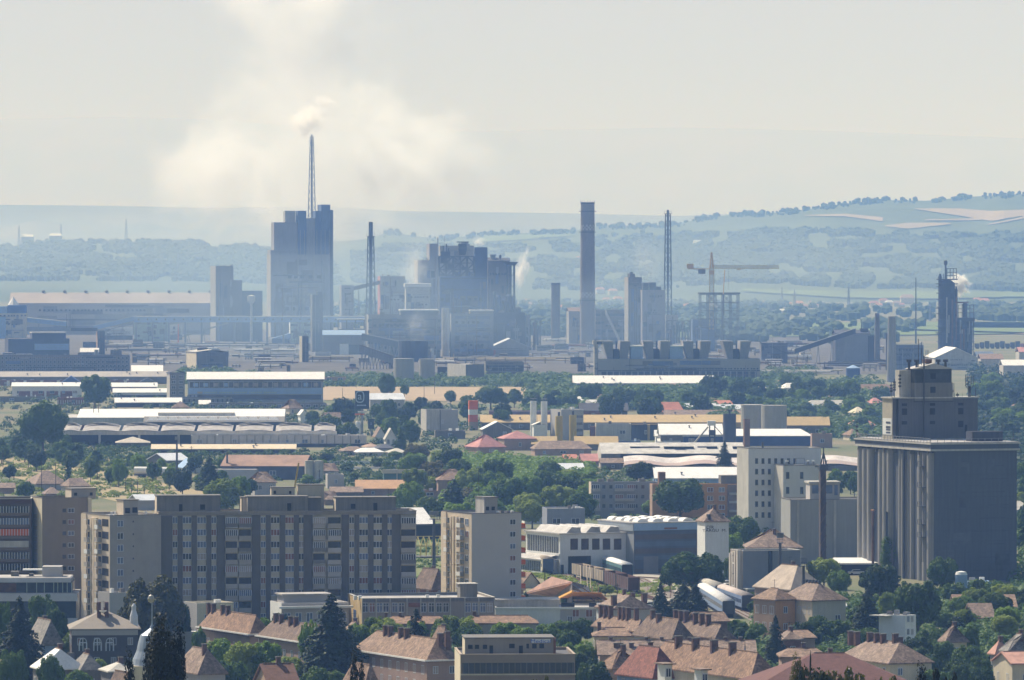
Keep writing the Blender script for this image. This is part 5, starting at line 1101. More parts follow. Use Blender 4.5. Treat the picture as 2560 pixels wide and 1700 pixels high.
b.part('cornice', MB().box(-.5,b.L1+.5,-.6,.2,b.h+.01,b.Z(1108),mat('tan_roof',(0,0,0)))); b.part('base', MB().box(0,b.L1,-.3,-.003,0,b.h*.22,greyr))
for x in (1105, 1205): b.part('pier', MB().box(b.U(x)-.2,b.U(x)+.2,-.25,-.003,b.h*.22,b.h,concl))
b = simple('long low building with an orange-brown tiled roof', 'F', None, 790, 1300, 1262, 1320, salmon, mat('orange_tile', (.45,.27,.15), var=.12, sc=.5), 'slope', 2.6, depth=14, rot=.03)
simple('low roofs behind the middle penthouse', 'F', None, 590, 830, 1290, 1330, concd, tiles2, 'slope', 1.5, depth=12, rot=.05)
simple('small pinkish hip roof left of the orange-brown roof', 'F', None, 540, 640, 1345, 1390, salmon, tiles2, 'gable', 2.5, hip=1, depth=9, rot=.3, name='house', cat='house')
b = simple('two storey salmon house with a pyramid roof beside the big pine', 'F', None, 1428, 1662, 1192, 1330, salmon, tiles1, 'gable', 3.4, hip=1, depth=13, rot=.08, name='house', cat='house')
simple('white low sheds left of the salmon pyramid roofed house', 'F', None, 1300, 1425, 1275, 1330, salmon, whroof, rot=.05, depth=8)
simple('long dark wall below the orange-brown roof', 'F', None, 1205, 1425, 1320, 1345, concd, concd, rot=.01, depth=2, name='garden_wall', cat='wall')
simple('pink mottled roofs among the trees behind the second tower', 'F', None, 1850, 1960, 1290, 1330, salmon, tiles2, 'gable', 2, rot=.3, depth=10)
b = simple('windowless concrete block with two shades of grey', 'F', 1292, 1336, 1585, 640, 830, concl, concl, rot=.2, name='concrete_block', cat='building')
b.part('panel', MB().box(b.L1*.45, b.L1, -.2, -.003, 0, b.h-.3, greyr)); b.part('pipe', MB().bar((b.L1*.43,-.3,0),(b.L1*.43,-.3,b.h),.15,steel))
simple('flat white rooflights behind the pink roofs', 'F', None, 1405, 1640, 805, 870, concd, whroof, rot=.05, depth=12)
# billboard
p = spot('F', 832, 850); kk = 1/F3/scl(p.y); zb = zat(PX('F',0,635)[1],p.y); zt = zat(PX('F',0,492)[1],p.y); W_ = 56*kk
bb = mat('board_navy', (.035,.06,.10), var=.1); bt = mat('board_light', (.42,.52,.62), var=.05); r_ = thing('billboard', 'tall dark blue pylon sign with a pale ringed letter a', 'sign', p, .12)
part('board', MB().box(-W_,W_,-.5,.5,zb,zt,bb), r_)
part('pole', MB().box(-.5,.5,-.4,.4,0,zb,steelg), r_); part('lower_board', MB().box(-W_*.6,W_*.7,-.4,.4,zb-1.6,zb-.9,white).box(-W_,W_*.3,-.4,.4,zb-2.8,zb-2.1,orange), r_)
q = MB(); cx_, cz_, rx_, rz_ = -W_*.34, (zt+zb)/2+(zt-zb)*.17, W_*.56, (zt-zb)*.30
pts = [(cx_+rx_*(abs(cos(2*pi*i/24))**.7)*(1 if cos(2*pi*i/24)>0 else -1), -.55, cz_+rz_*(abs(sin(2*pi*i/24))**.7)*(1 if sin(2*pi*i/24)>0 else -1)) for i in range(25)]
for a_, c_ in zip(pts, pts[1:]): q.bar(a_, c_, .34, bt)
part('ring', q, r_); text('a', r_, (cx_, -.56, cz_+.2), 0, rz_*1.9, bt, .1); q = MB()
for i in range(7): q.box(-W_*.75+i*W_*.19, -W_*.75+i*W_*.19+W_*.13, -.56, -.51, zb+(zt-zb)*.17, zb+(zt-zb)*.24, bt)
part('small_lettering', q, r_)
p = spot('F', 902, 850); r_ = thing('billboard', 'smaller navy sign with a faint letter a behind the pylon sign', 'sign', p, .0); z1 = zat(PX('F',0,790)[1],p.y); z2 = zat(PX('F',0,712)[1],p.y)
part('board', MB().box(-24*kk,24*kk,-.3,.3,z1,z2,bb), r_); part('pole', MB().box(-.3,.3,-.2,.2,0,z1,steelg), r_); text('a', r_, (0,-.33,(z1+z2)/2+.2), 0, 2.6, mat('board_violet', (.22,.24,.42), var=.05), .02)
r_, r__, h_ = cylT('tank', 'small white upright tank below the pylon sign', 'tank', 'F', 780, 820, 745, 850, white); part('tank_cap', MB().lathe(0,0,[(r__*1.02,h_+.003),(r__*.8,h_+.8)],whroof,16), r_)
# ---- right of centre: tile G
b = simple('long purple-brown works hall behind the twin white silos', 'G', None, -180, 385, 652, 720, mat('purple_brown', (.20,.12,.14), var=.2), zinc, rot=.01, depth=18)
simple('small white dome on the purple-brown hall', 'F', None, 1925, 1990, 645, 700, white, whroof, 'gable', 2.5, hip=1, rot=.1, depth=8, name='dome_hut', cat='hut')
b = simple('long ochre roofed hall crossing behind the tall silos', 'G', None, -240, 1810, 742, 800, concd, ochre, 'slope', 3.2, depth=20, rot=.01)
b.part('ochre_wall', MB().box(b.U(1080), b.L1, -.2, -.003, b.h*.35, b.h, ochre))
root = thing('chimney', 'square brick stack painted in red and white bands', 'chimney', spot('F', 1702, 800), .1); zz0 = [570,638,680,735,800]
for i, m in enumerate((orange, white, orange, salmon)): part('band', MB().box(-2.1,2.1,-2.1,2.1,zat(PX('F',0,zz0[i+1])[1],root.location.y)+.003,zat(PX('F',0,zz0[i])[1],root.location.y),m), root)
b = simple('white gabled barn front behind the pink hip roofs', 'F', None, 1780, 2007, 795, 860, concd, whroof, 'gable', 3.4, along='y', rot=.1, depth=12, name='barn', cat='barn')
b = simple('house with a bright pink hip roof', 'F', 1702, 1742, 1955, 932, 990, salmon, pink, 'gable', 4.6, hip=1, rot=.4, name='house', cat='house', depth=14)
simple('house with a paler pink hip roof left of the yellow tanks', 'G', -90, -60, 185, 868, 960, salmon, pink, 'gable', 3.0, hip=1, rot=.2, name='house', cat='house', depth=14)
for x0, x1, yt, lb in ((142,192,572,'left of the twin slim white silos'),(227,277,575,'right of the twin slim white silos')):
    r_, rr_, hh_ = cylT('silo', lb, 'silo', 'G', x0, x1, yt, 870, white, group='twin slim white silos', n=14); part('railing', MB().lathe(0,0,[(rr_*1.05,hh_+1.0),(rr_*1.05,hh_+1.15)],steelg,12), r_)
    if x0 > 200: part('ladder_frame', MB().bar((0,0,hh_),(-3.2,0,hh_+3),.12,steelg).bar((-3.2,0,hh_+3),(-5.6,0,hh_),.12,steelg).bar((-3.2,0,hh_+3),(-3.2,0,hh_-12),.1,steelg), r_)
b = Bld('tent', 'white tent shaped silo hopper in front of the twin silos', 'hopper', 'G', None, 170, 272, 760, yb=875, rot=.1, depth=6); b.walls(white, par=0).gable(whroof, 1.2, along='y')
b = simple('grey mixing tower between the yellow tanks', 'G', 300, 385, 560, 640, 880, greyr, concl, rot=.3, name='mixing_tower', cat='tower'); b.grid('front', [530], [695,750,800,848], 3, 1.2, nm=-1, variant=0, near=False)
b.done()
for x0, x1, yt, yb, lb in ((340,397,690,905,'left ochre yellow upright tank of the concrete works'),(450,506,682,905,'right ochre yellow upright tank of the concrete works')):
    r_, rr_, hh_ = cylT('tank', lb, 'tank', 'G', x0, x1, yt, yb, yellow, group='ochre yellow tanks', n=16); part('vent', MB().cyl(0,0,rr_*.35,hh_,hh_+1.8,steel,8), r_)
for x0, x1, lb in ((160,345,'left ochre sheet roof under the yellow tanks'),(500,825,'right ochre sheet roof under the yellow tanks')): simple(lb, 'G', None, x0, x1, 912, 960, concd, ochre, 'slope', 3, rot=.02, depth=12)
b = simple('grey blind walled hall right of the mixing tower', 'G', None, 660, 935, 752, 880, concl, concd, rot=.02, depth=16, name='hall', cat='hall'); b.part('red_panel', MB().box(b.U(612)-.0, b.U(655), 0, 4, 0, b.Z(772), brick))
b = simple('dark bay between the grey hall and the white roof', 'G', None, 937, 1160, 755, 880, pdark, ochre, rot=.02, depth=18); b.part('ochre_pier', MB().box(b.U(1062),b.U(1082),-.5,-.003,0,b.h,ochre))
simple('low blue roof shed left of the white tanks', 'G', None, 828, 1010, 888, 910, pblue, bluel, rot=.02, depth=8)
b = simple('blazing white flat roof between the dark silo and the grey hall', 'G', None, 1165, 1650, 838, 925, concd, whroof, 'slope', 4.2, rot=.02, depth=26)
b = Bld('warehouse', 'long deep blue warehouse with a white roof running behind the tall white mill', 'warehouse', 'G', 1318, 1345, 2350, 848, yb=925, rot=.03, depth=26); b.walls(mat('deep_blue', (.035,.07,.20), var=.15), bluel, par=0); b.gable(whroof, 2.6, hip=.3)
b = simple('small white vaulted store with a white roof before the deep blue warehouse', 'G', None, 1128, 1312, 850, 905, white, whroof, 'slope', 2.4, rot=.02, depth=10)
b = simple('white barrels and a low white shed at the yard edge', 'G', None, 1150, 1312, 892, 925, concl, whroof, 'slope', 1, rot=.02, depth=6)
r_, rr_, hh_ = cylT('silo', 'dark round silo with a small cowl standing before the blue warehouse', 'silo', 'G', 1655, 1757, 672, 940, mat('dark_silo', (.07,.075,.10), var=.2, streak=.4)); part('cowl', MB().cyl(0,0,.5,hh_,hh_+1.3,steel,8).cyl(0,0,1.4,hh_+1.31,hh_+1.9,steel,8), r_)
b = simple('slim brown brick chimney right of the dark round silo', 'G', None, 1822, 1866, 715, 950, mat('brown_brick', (.20,.11,.06), var=.2), brickb, rot=.1, depth=3.5, name='chimney', cat='chimney')
r_, rr_, hh_ = cylT('tank', 'left big weathered concrete tank behind the tall white mill', 'tank', 'G', 1795, 1970, 603, 860, mat('tank_conc', (.34,.33,.30), streak=.5, var=.12)); part('rim', MB().lathe(0,0,[(rr_*1.03,hh_-.3),(rr_*1.03,hh_+.2)],concl,20), r_)
r_, rr_, hh_ = cylT('tank', 'right big weathered concrete tank behind the tall white mill', 'tank', 'G', 1955, 2155, 605, 870, mat('tank_conc',(0,0,0)))
p = spot('G', 1570, 930); r_ = thing('grain_elevator', 'spindly elevator head with a slanting white chute', 'elevator', p); kk = 1/F3/scl(p.y)
def zg(y): return zat(PX('G',0,y)[1], p.y)
part('head', MB().box(-38*kk,26*kk,-2,2,zg(765),zg(728),whroof), r_); part('leg', MB().bar((-20*kk,0,0),(-20*kk,0,zg(765)),.35,steel).bar((20*kk,0,0),(20*kk,0,zg(765)),.35,steel).box(-26*kk,26*kk,-1.5,1.5,zg(840),zg(800),pdark), r_)
part('chute', MB().bar((-34*kk,-1,zg(775)),(-160*kk,-3,zg(922)),.45,concl), r_); part('stay', MB().bar((20*kk,0,zg(770)),(90*kk,0,zg(850)),.2,steel), r_)
simple('black roofed workshop with a red brick flank', 'G', None, 535, 905, 650, 700, pdark, mat('black_roof', (.05,.05,.06), var=.3), 'slope', 3.5, rot=.02, depth=20)
simple('white tent roof peeking over the black workshop', 'G', None, 590, 680, 612, 660, concd, whroof, 'gable', 3, hip=1, rot=.1, depth=12)
simple('red brick flank wall of the low workshop', 'G', None, 555, 720, 655, 705, brick, brick, rot=.02, depth=3)
simple('broad red tiled roof under the round trees', 'G', 1035, 1110, 1345, 655, 700, cream, mat('red_tile_sheet', (.50,.20,.14), var=.2, sc=.3), 'gable', 4.5, hip=.2, rot=.15, name='house', cat='house', depth=14)
simple('pale blue flat roof right of the broad red roof', 'G', None, 1365, 1600, 650, 680, bluel, zinc, 'slope', 3.4, rot=.03, depth=20); simple('second pale blue flat roof beside the big concrete tank', 'G', None, 1601, 1792, 652, 680, greyr, zinc, 'slope', 3, rot=.02, depth=20)
simple('red roof strip over the pale blue flat roof', 'G', None, 1590, 1790, 612, 640, salmon, mat('red_tile_sheet',(0,0,0)), 'slope', 2.6, rot=.05, depth=14, name='house', cat='house')
simple('mound like mottled roof right of the black workshop', 'G', None, 1200, 1790, 690, 718, salmon, tiles2, 'slope', 2.6, rot=.02, depth=14)
simple('white roofed fruit store with blue doors in the middle distance', 'K', None, 485, 1595, 1500, 1560, concl, whroof, 'slope', 4.2, rot=.015, depth=24, wins=(9,1,6,4,1), name='warehouse', cat='warehouse')
b = Bld('factory_hall', 'wide workshop hall with black skylight openings on a pale roof', 'factory hall', 'G', 628, 700, 1830, 985, yb=1095, rot=.05, depth=24); b.walls(concd, concl, par=0)
b.part('roof', MB().prism([(-.5,b.h),(24,b.h),(13,b.h+4.0)], 0, b.L1, mat('workshop_roof', (.50,.48,.45), var=.25, sc=.3), axis='x'))
for x in (975,1060,1125,1240,1320,1390,1505,1575,1780): b.part('roof_opening', MB().box(b.U(x)-2,b.U(x)+2.2,4+3*R(),6+3*R(),b.h+1.5,b.h+2.6,dark))
b.part('dark_band', MB().box(b.U(850), b.L1, -.3, -.003, b.h*.72, b.h-.1, dark)); 
b = Bld('factory_hall', 'hall with a long sagging pinkish wavy roof', 'factory hall', 'G', None, 880, 2760, 1078, yb=1120, rot=.02, depth=18); b.walls(concd, par=0)
q = MB(); n_ = 90; V = []; wm = mat('wavy_pink', (.46,.34,.31), col2=(.36,.31,.29), sc=.12, var=.2); ww = whroof
for i in range(n_+1):
    u = b.L1*i/n_; s_ = sin(i*2*pi/24); V += [(u,-.5,b.h+.3+s_*.5),(u,5,b.h+1.4+s_*.6),(u,10,b.h+3.2+s_*.5),(u,18,b.h+.3)]
q.add(V, [(4*i+j,4*i+4+j,4*i+5+j,4*i+1+j) for i in range(n_) for j in (0,2)], wm); q.add(V, [(4*i+1,4*i+5,4*i+6,4*i+2) for i in range(n_)], mat('wavy_white', (.66,.60,.57), var=.2, sc=.25)); b.part('roof', q)
simple('white and cyan sheet roof above the orange apartment house', 'G', None, 1128, 1785, 1180, 1240, bluel, whroof, 'slope', 3.5, rot=.03, depth=22)
simple('flat grey shed roof half hidden left of the round trees', 'G', None, 300, 560, 1108, 1150, concd, zinc, 'slope', 1.8, rot=.1, depth=14)
simple('mottled salmon sheds left of the workshop hall', 'G', None, 180, 620, 950, 1000, salmon, tiles2, 'gable', 3, hip=.4, rot=.1, depth=16)
simple('red sheet roofs at the left end of the workshop hall', 'G', None, 555, 690, 1045, 1085, salmon, pink, 'slope', 2.5, rot=.1, depth=12); simple('tiny red sheet roof among the tree tops', 'G', None, 415, 505, 1030, 1060, salmon, mat('red_tile_sheet',(0,0,0)), 'slope', 1.6, rot=.1, depth=8)
simple('cluttered dark sheds before the workshop hall', 'G', None, 700, 885, 1060, 1110, concd, tiles2, 'slope', 1.5, rot=.03, depth=10)
# apartment houses behind
b = Bld('apartment_house', 'grey four storey apartment house with a white end wall', 'apartment house', 'G', 604, 622, 1150, 1208, yb=1490, rot=.12); b.walls(mat('grey_apt', (.26,.27,.30), streak=.4, var=.12), lit).flat(concl)
b.grid('front', [655,840,935,1110], [1245,1322,1395], 2.6, 1.4, nm=3, near=False); b.grid('front', [720,776,972,1026], [1245,1322,1395], 1.0, 1.1, nm=-1, variant=0, near=False)
for y in (1272,1350,1425): b.part('balcony', MB().box(b.U(805), b.U(955), -1.2, -.003, b.Z(y+8), b.Z(y-14), greyr)); b.part('balcony', MB().box(b.U(635), b.U(690), -1.2, -.003, b.Z(y+8), b.Z(y-14), greyr))
for x in (705,780,1025): b.part('roof_box', MB().box(b.U(x)-1,b.U(x)+1,2,4,b.h,b.h+.9,concd))
b.done()
b = Bld('apartment_house', 'orange rendered apartment house partly hidden by the broad dark tree', 'apartment house', 'G', 1082, 1102, 1830, 1225, yb=1515, rot=.1); b.walls(orapt, salmon).flat(concl)
b.part('bay', MB().box(b.U(1690), b.L1, -1.0, -.003, 0, b.h-.2, mat('brown_bay', (.20,.15,.13), var=.2)))
b.grid('front', [1555,1645], [1268,1335,1405,1470], 1.8, 1.4, nm=1, near=False); 
for y in (1300,1365,1435): b.part('balcony', MB().box(b.U(1700), b.U(1800), -1.8, -1.003, b.Z(y+10), b.Z(y-8), greyr))
b.part('roof_storey', MB().box(b.U(1645), b.L1, 2, 8, b.h, b.Z(1160), concd)); b.part('chimney', MB().box(b.U(1158), b.U(1210), 2, 5, b.h-.2, b.Z(1132), mat('brown_brick',(0,0,0)))); b.part('roof_rail', MB().box(b.U(1270), b.U(1550), 3, 3.1, b.h+1.2, b.h+1.3, steelg)); b.done()
# mill buildings
b = Bld('mill_building', 'tall white mill with a grid of small dark windows', 'mill', 'G', 1822, 1856, 2424, 945, yb=1600, rot=.22, depth=14); b.walls(mat('mill_white', (.62,.62,.62), var=.08, sc=.1, streak=.3), concl).flat(concl, cop=concd)
b.grid('front', [1918,1968,2018,2068,2118,2168,2218], [1042,1125,1210,1294,1380,1465], .9, 1.6, nm=-1, variant=0, near=True); b.part('finial', MB().bar((b.U(1985),3,b.h-.4),(b.U(1985),3,b.h+1.8),.35,steel,6)); b.done()
for o_ in [c for c in b.root.children if c.name.startswith('window')]: pass
b = Bld('mill_building', 'second lower white mill house with rooftop vents', 'mill', 'H', 98, 122, 440, 1080, yb=1612, rot=.22, depth=11); b.walls(mat('mill_white2', (.54,.54,.52), var=.08, sc=.1, streak=.4), concl).flat(concd, cop=concd)
b.grid('front', [155,265], [1155,1272], 1.0, 2.0, nm=-1, variant=0)
b.part('roof_cage', MB().box(b.U(230),b.U(300),2,4,b.h,b.h+.2,steelg).bar((b.U(232),2,b.h),(b.U(232),2,b.h+2.2),.12,steelg).bar((b.U(298),2,b.h),(b.U(298),2,b.h+2.2),.12,steelg).bar((b.U(232),2,b.h+2.2),(b.U(298),2,b.h+2.2),.12,steelg))
for x in (168,337,378,475): b.part('vent', MB().cyl(b.U(x),3,.3,b.h,b.h+1.1,steelg,8).cyl(b.U(x),3,.55,b.h+1.11,b.h+1.5,white,8))
b.done()
b = Bld('silo_block', 'low ribbed silo block with a glazed cabin on its roof', 'silo', 'D', None, 176, 800, 155, yb=655, rot=.12, depth=16); b.walls(mat('rib_silo', (.31,.31,.30), streak=.6, var=.1, sc=.2)).flat(feltl, cop=concd)
for x in (236,525,705): b.part('rib', MB().box(b.U(x)-.3,b.U(x)+.3,-.3,-.003,0,b.h-.1,concl))
b.part('cabin', MB().box(b.U(335), b.U(568), 1, 8, b.h-.4, b.Z(28), greyr).box(b.U(325), b.U(575), .5, 8.5, b.Z(28)+.003, b.Z(14), concl))
for x0,x1 in ((352,400),(458,510),(526,552)): b.part('cabin_window', MB().box(b.U(x0), b.U(x1), .9, .997, b.Z(108 if x0<500 else 122), b.Z(42), glassb))
p = spot('D', 428, 690); r_ = thing('grain_elevator', 'rusty brown elevator leg rising before the ribbed silo block', 'elevator', p, .1); kk = 1/F3/scl(p.y); zt = zat(PX('H',0,1110)[1], p.y)
part('casing', MB().box(-22*kk,22*kk,-1.4,1.4,0,zt,mat('leg_brown', (.075,.055,.05), var=.3)), r_)
part('head', MB().box(-30*kk,38*kk,-1.6,1.6,zt,zt+1.4,steel).bar((-14*kk,0,zt+1.4),(8*kk,0,zt+4.6),.25,steel).bar((30*kk,0,zt+1.4),(8*kk,0,zt+4.6),.25,steel).bar((8*kk,0,zt+1),(8*kk,0,zt+6),.2,steel).bar((-60*kk,0,zt+.8),(60*kk,0,zt+.8),.2,steel), r_)
for i in range(9): part('bracing', MB().bar((-26*kk,-1.6,zt*(i/9)),(26*kk,-1.6,zt*((i+1)/9)),.12,rust), r_)
# big grain silo
b = Bld('grain_silo', 'huge grey grain silo with fluted flank and stepped head house', 'silo', 'H', 725, 1305, 1952, 965, yb=1990, rot=.35)
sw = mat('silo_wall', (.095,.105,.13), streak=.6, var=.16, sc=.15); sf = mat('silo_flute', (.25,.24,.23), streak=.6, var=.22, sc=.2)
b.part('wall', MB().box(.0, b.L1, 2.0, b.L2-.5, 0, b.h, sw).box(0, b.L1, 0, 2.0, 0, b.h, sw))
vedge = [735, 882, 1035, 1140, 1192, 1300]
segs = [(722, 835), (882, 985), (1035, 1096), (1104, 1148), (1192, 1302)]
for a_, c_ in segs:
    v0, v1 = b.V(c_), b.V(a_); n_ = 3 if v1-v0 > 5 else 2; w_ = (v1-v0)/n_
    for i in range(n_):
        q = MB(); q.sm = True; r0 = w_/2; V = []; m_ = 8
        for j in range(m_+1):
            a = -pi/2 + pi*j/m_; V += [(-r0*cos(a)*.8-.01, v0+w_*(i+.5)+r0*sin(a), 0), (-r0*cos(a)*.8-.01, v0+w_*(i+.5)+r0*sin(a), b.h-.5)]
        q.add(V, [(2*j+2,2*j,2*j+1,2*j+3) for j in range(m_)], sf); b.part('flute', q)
hm_ = b.h; g0 = b.Z(905)-b.h
b.part('gallery', MB().box(-1.6, b.L1+.4, -1.2, b.L2+.6, hm_+.003, hm_+.5, concl).box(-1.4, b.L1+.2, -1.0, b.L2+.4, hm_+.503, hm_+1.7, sw).box(-1.7, b.L1+.5, -1.3, b.L2+.7, hm_+1.703, hm_+2.0, concl))
b.part('roof', MB().box(-1.2, b.L1, -.8, b.L2, hm_+2.003, hm_+2.3, feltl)); q = MB()
for v in lines(-.6, b.L2, 26): q.bar((-1.5,v,hm_+2),(-1.5,v,hm_+3.3),.07,steelg)
for z in (2.7,3.3): q.bar((-1.5,-1,hm_+z),(-1.5,b.L2,hm_+z),.07,steelg)
for u in lines(-1.5, b.L1, 14): q.bar((u,-1.1,hm_+2),(u,-1.1,hm_+3.2),.07,steelg)
q.bar((-1.5,-1.1,hm_+3.2),(b.L1,-1.1,hm_+3.2),.07,steelg); b.part('railing', q)
b.part('edge_box', MB().box(b.U(1640), b.U(1880), 3, 7, hm_+2.3, b.Z(815,10), pdark)); 
for v in lines(1.5, b.L2*.97, 9): b.part('bracket', MB().box(-1.3,-.1,v-.2,v+.2,hm_-1.2,hm_,concd))
q = MB()
for y in (1085, 1250, 1400, 1540, 1640): v = b.V(1250); z = b.Z(y,0,v); q.box(-2.2,-.9,v-1.2,v+1.2,z,z+.15,steel); q.bar((-2.2,v-1.2,z),(-2.2,v-1.2,z+1.3),.07,steel); q.bar((-2.2,v+1.2,z),(-2.2,v+1.2,z+1.3),.07,steel); q.bar((-2.2,v-1.2,z+1.3),(-2.2,v+1.2,z+1.3),.07,steel)
v = b.V(1258); q.bar((-1.6,v-.4,5),(-1.6,v-.4,hm_),.08,steel); q.bar((-1.6,v+.4,5),(-1.6,v+.4,hm_),.08,steel); b.part('ladder', q)
b.part('drain_pipe', MB().bar((-1.2,b.V(1100),0),(-1.2,b.V(1100),hm_+2),.35,steel,8)); b.part('pipe', MB().bar((-1.4,b.V(968),0),(-1.4,b.V(968),b.Z(1440,0,b.V(968))),.3,steel,8)); b.part('pipe', MB().bar((-1.4,b.V(862),3),(-1.4,b.V(862),b.Z(1430,0,b.V(862))),.35,rust,8).bar((-1.4,b.V(862)-1,b.Z(1430,0,b.V(862))),(-1.4,b.V(862)+1,b.Z(1430,0,b.V(862))),.3,rust,8))
for k in range(9): z = hm_*(.08+.1*k); b.part('stain', MB().box(b.L1*(.45+.1*(k%3)), b.L1*(.85+.05*(k%2)), -.03, -.004, z, z+.12, pdark)) 
greeble(b, .7, mats=(sw, mat('silo_patch', (.105,.115,.14), var=.2), mat('silo_patch_dark', (.08,.088,.11), var=.2)), pipes=False, roof=False)
for c_ in [c for c in b.root.children if c.name.startswith('glazing')]: bpy.data.objects.remove(c_)
q = MB()
for k in range(11): q.box(0, b.L1, -.36, -.33, b.h*(.05+.085*k), b.h*(.05+.085*k)+.08, mat('silo_patch_dark',(0,0,0)))
b.part('joint', q)
# head house (stands back from both visible edges)
d0 = (b.V(905)+b.V(975))/2
hv0, hv1 = b.V(982), b.V(905)
def hu(x, v):                               # local x of photo column x at local y = v
    k = kx(PX('H', x)[0]); ax = b.ox - b.n*v; ay = b.oy + b.c*v; return (k*ay-ax)/(b.c-k*b.n)
def hz_(y, v, u=8): return zat(PX('H',0,y)[1], b.oy+u*b.n+v*b.c)
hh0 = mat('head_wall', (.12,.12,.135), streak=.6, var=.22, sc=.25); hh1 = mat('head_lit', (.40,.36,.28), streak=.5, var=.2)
u0 = hu(978, hv0); u1 = hu(1645, hv0); dd = hv1-hv0 if hv1-hv0 > 6 else 9
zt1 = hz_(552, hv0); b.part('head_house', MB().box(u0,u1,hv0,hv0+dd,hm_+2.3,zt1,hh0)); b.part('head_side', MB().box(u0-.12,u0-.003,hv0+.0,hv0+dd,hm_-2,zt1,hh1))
b.part('banner', MB().box(u0-.2,u0-.123,hv0+.3,hv0+dd-.3,hz_(838,hv0,0),hz_(710,hv0,0),white)); q = MB()
for y, hgt in ((735,16),(770,20),(795,10),(815,12)): q.box(u0-.26,u0-.203,hv0+dd*.15,hv0+dd*.6,hz_(y+hgt,hv0,0),hz_(y,hv0,0),pdark)
b.part('banner_lettering', q); b.part('cornice', MB().box(u0-.5,u1+.3,hv0-.4,hv0+dd+.3,zt1+.003,zt1+.35,concl))
u2, u3 = hu(1150, hv0), hu(1438, hv0); zt2 = hz_(430, hv0); zt3 = hz_(322, hv0); u2b = hu(1152, hv0)
b.part('upper_house', MB().box(u2,u3+.3,hv0-.25,hv0+dd-1,hz_(575,hv0),zt2,mat('upper_wall', (.19,.18,.165), streak=.5, var=.2, sc=.3)))
b.part('top_house', MB().box(u2,u3,hv0-.15,hv0+dd-1,zt2+.003,zt3,mat('top_wall', (.055,.065,.075), var=.25, sc=.4))); b.part('top_roof', MB().prism([(u2-.4,zt3),(u3+.4,zt3),((u2+u3)/2,zt3+1.5)], hv0-.5, hv0+dd-.6, feltl))
b.part('side_bay', MB().box(u2-3.2,u2-.003,hv0+2.5,hv0+dd-1,zt1,zt3-.3,concl)); 
for y, hg, xs in ((600,22,(1070,1290,1512)),(655,50,(1070,1290,1512)),(742,28,(1070,1290)),(755,50,(1512,)),(485,48,(1290,)),(378,45,(1292,))):
    for x in xs:
        u = hu(x, hv0); z = hz_(y, hv0); w_ = 44/b.px; o = part('window', winmesh(round(w_,1), round(hg/b.px,1), 1, True, 4, True)[1], b.root, (u, hv0-(.28 if y<500 else .03), z)); o.name = 'window'
b.part('door', MB().box(hu(1543,hv0),hu(1562,hv0),hv0-.06,hv0-.003,hz_(820,hv0),hz_(762,hv0),dark)); b.part('drain_pipe', MB().bar((hu(1216,hv0),hv0-.6,hm_+2.3),(hu(1216,hv0),hv0-.6,zt3+3.5),.22,steel,8)); b.part('drain_pipe', MB().bar((hu(1010,hv0),hv0-.4,hm_+2.3),(hu(1010,hv0),hv0-.4,zt1),.25,dark,8)); b.part('ledge', MB().box(u2-.3,u3+.4,hv0-.5,hv0-.253,hz_(580,hv0),hz_(572,hv0),steel))
for x, m in ((1106,steel),(1165,steel),(1335,steel),(1392,steel)): u = hu(x, hv0+2); b.part('vent_cowl', MB().cyl(u,hv0+2,.35,zt3,zt3+1.8,m,8).cyl(u,hv0+2,.7,zt3+1.81,zt3+2.5,m,8))
b.part('roof_tank', MB().box(hu(1235,hv0+2),hu(1285,hv0+2),hv0+2,hv0+4,zt3+1.5,zt3+2.6,rust))
def antenna(u, v, z, hgt, n=0, lab='antenna'):
    q = MB().bar((u,v,z),(u,v,z+hgt),.09,steel,6)
    for i in range(n): q.box(u-.35,u+.35,v-.15,v+.15,z+hgt*(.4+.5*i/n),z+hgt*(.4+.5*i/n)+.5,steel)
    b.part(lab, q)
antenna(hu(1203,hv0), hv0+2, zt3, 8); antenna(hu(1240,hv0), hv0+3, zt3, 5.5); antenna(hu(1290,hv0), hv0+3, zt3, 5); antenna(hu(978,hv0),hv0+1,zt1,4.4,3); antenna(hu(1003,hv0),hv0+1,zt1,5.2,4); antenna(hu(1045,hv0),hv0+1,zt1,7.5,4); antenna(hu(1455,hv0),hv0+1,zt1,4,1); antenna(hu(1470,hv0),hv0+1,zt1,4); antenna(hu(1640,hv0),hv0+1,zt1,2.6); antenna(hu(1498,hv0),hv0+1,zt1,1.4,1); antenna(-1.4,b.V(735),hm_+2,4.5,2); antenna(b.U(1885),4,hz_(815,4),2); antenna(b.U(1950),2,hm_+2.3,2.5)
u = hu(1592,hv0); q = MB().bar((u,hv0+1,zt1),(u,hv0+1,zt1+3.2),.4,steel,8)
for i in range(8): a = i*pi/4; q.bar((u+.3*cos(a),hv0+1+.3*sin(a),zt1+2),(u+1.1*cos(a),hv0+1+1.1*sin(a),zt1+3.4),.07,steel); q.bar((u+1.1*cos(a),hv0+1+1.1*sin(a),zt1+3.4),(u+1.1*cos(a),hv0+1+1.1*sin(a),zt1+5.8),.09,steel)
b.part('antenna_cage', q)
for i in range(12): a = lines(0,1,12)[i]; b.part('roof_railing', MB().bar((u0+(u1-u0)*a,hv0,zt1+.35),(u0+(u1-u0)*a,hv0,zt1+1.3),.05,steelg)) if not .25<a<.72 else None
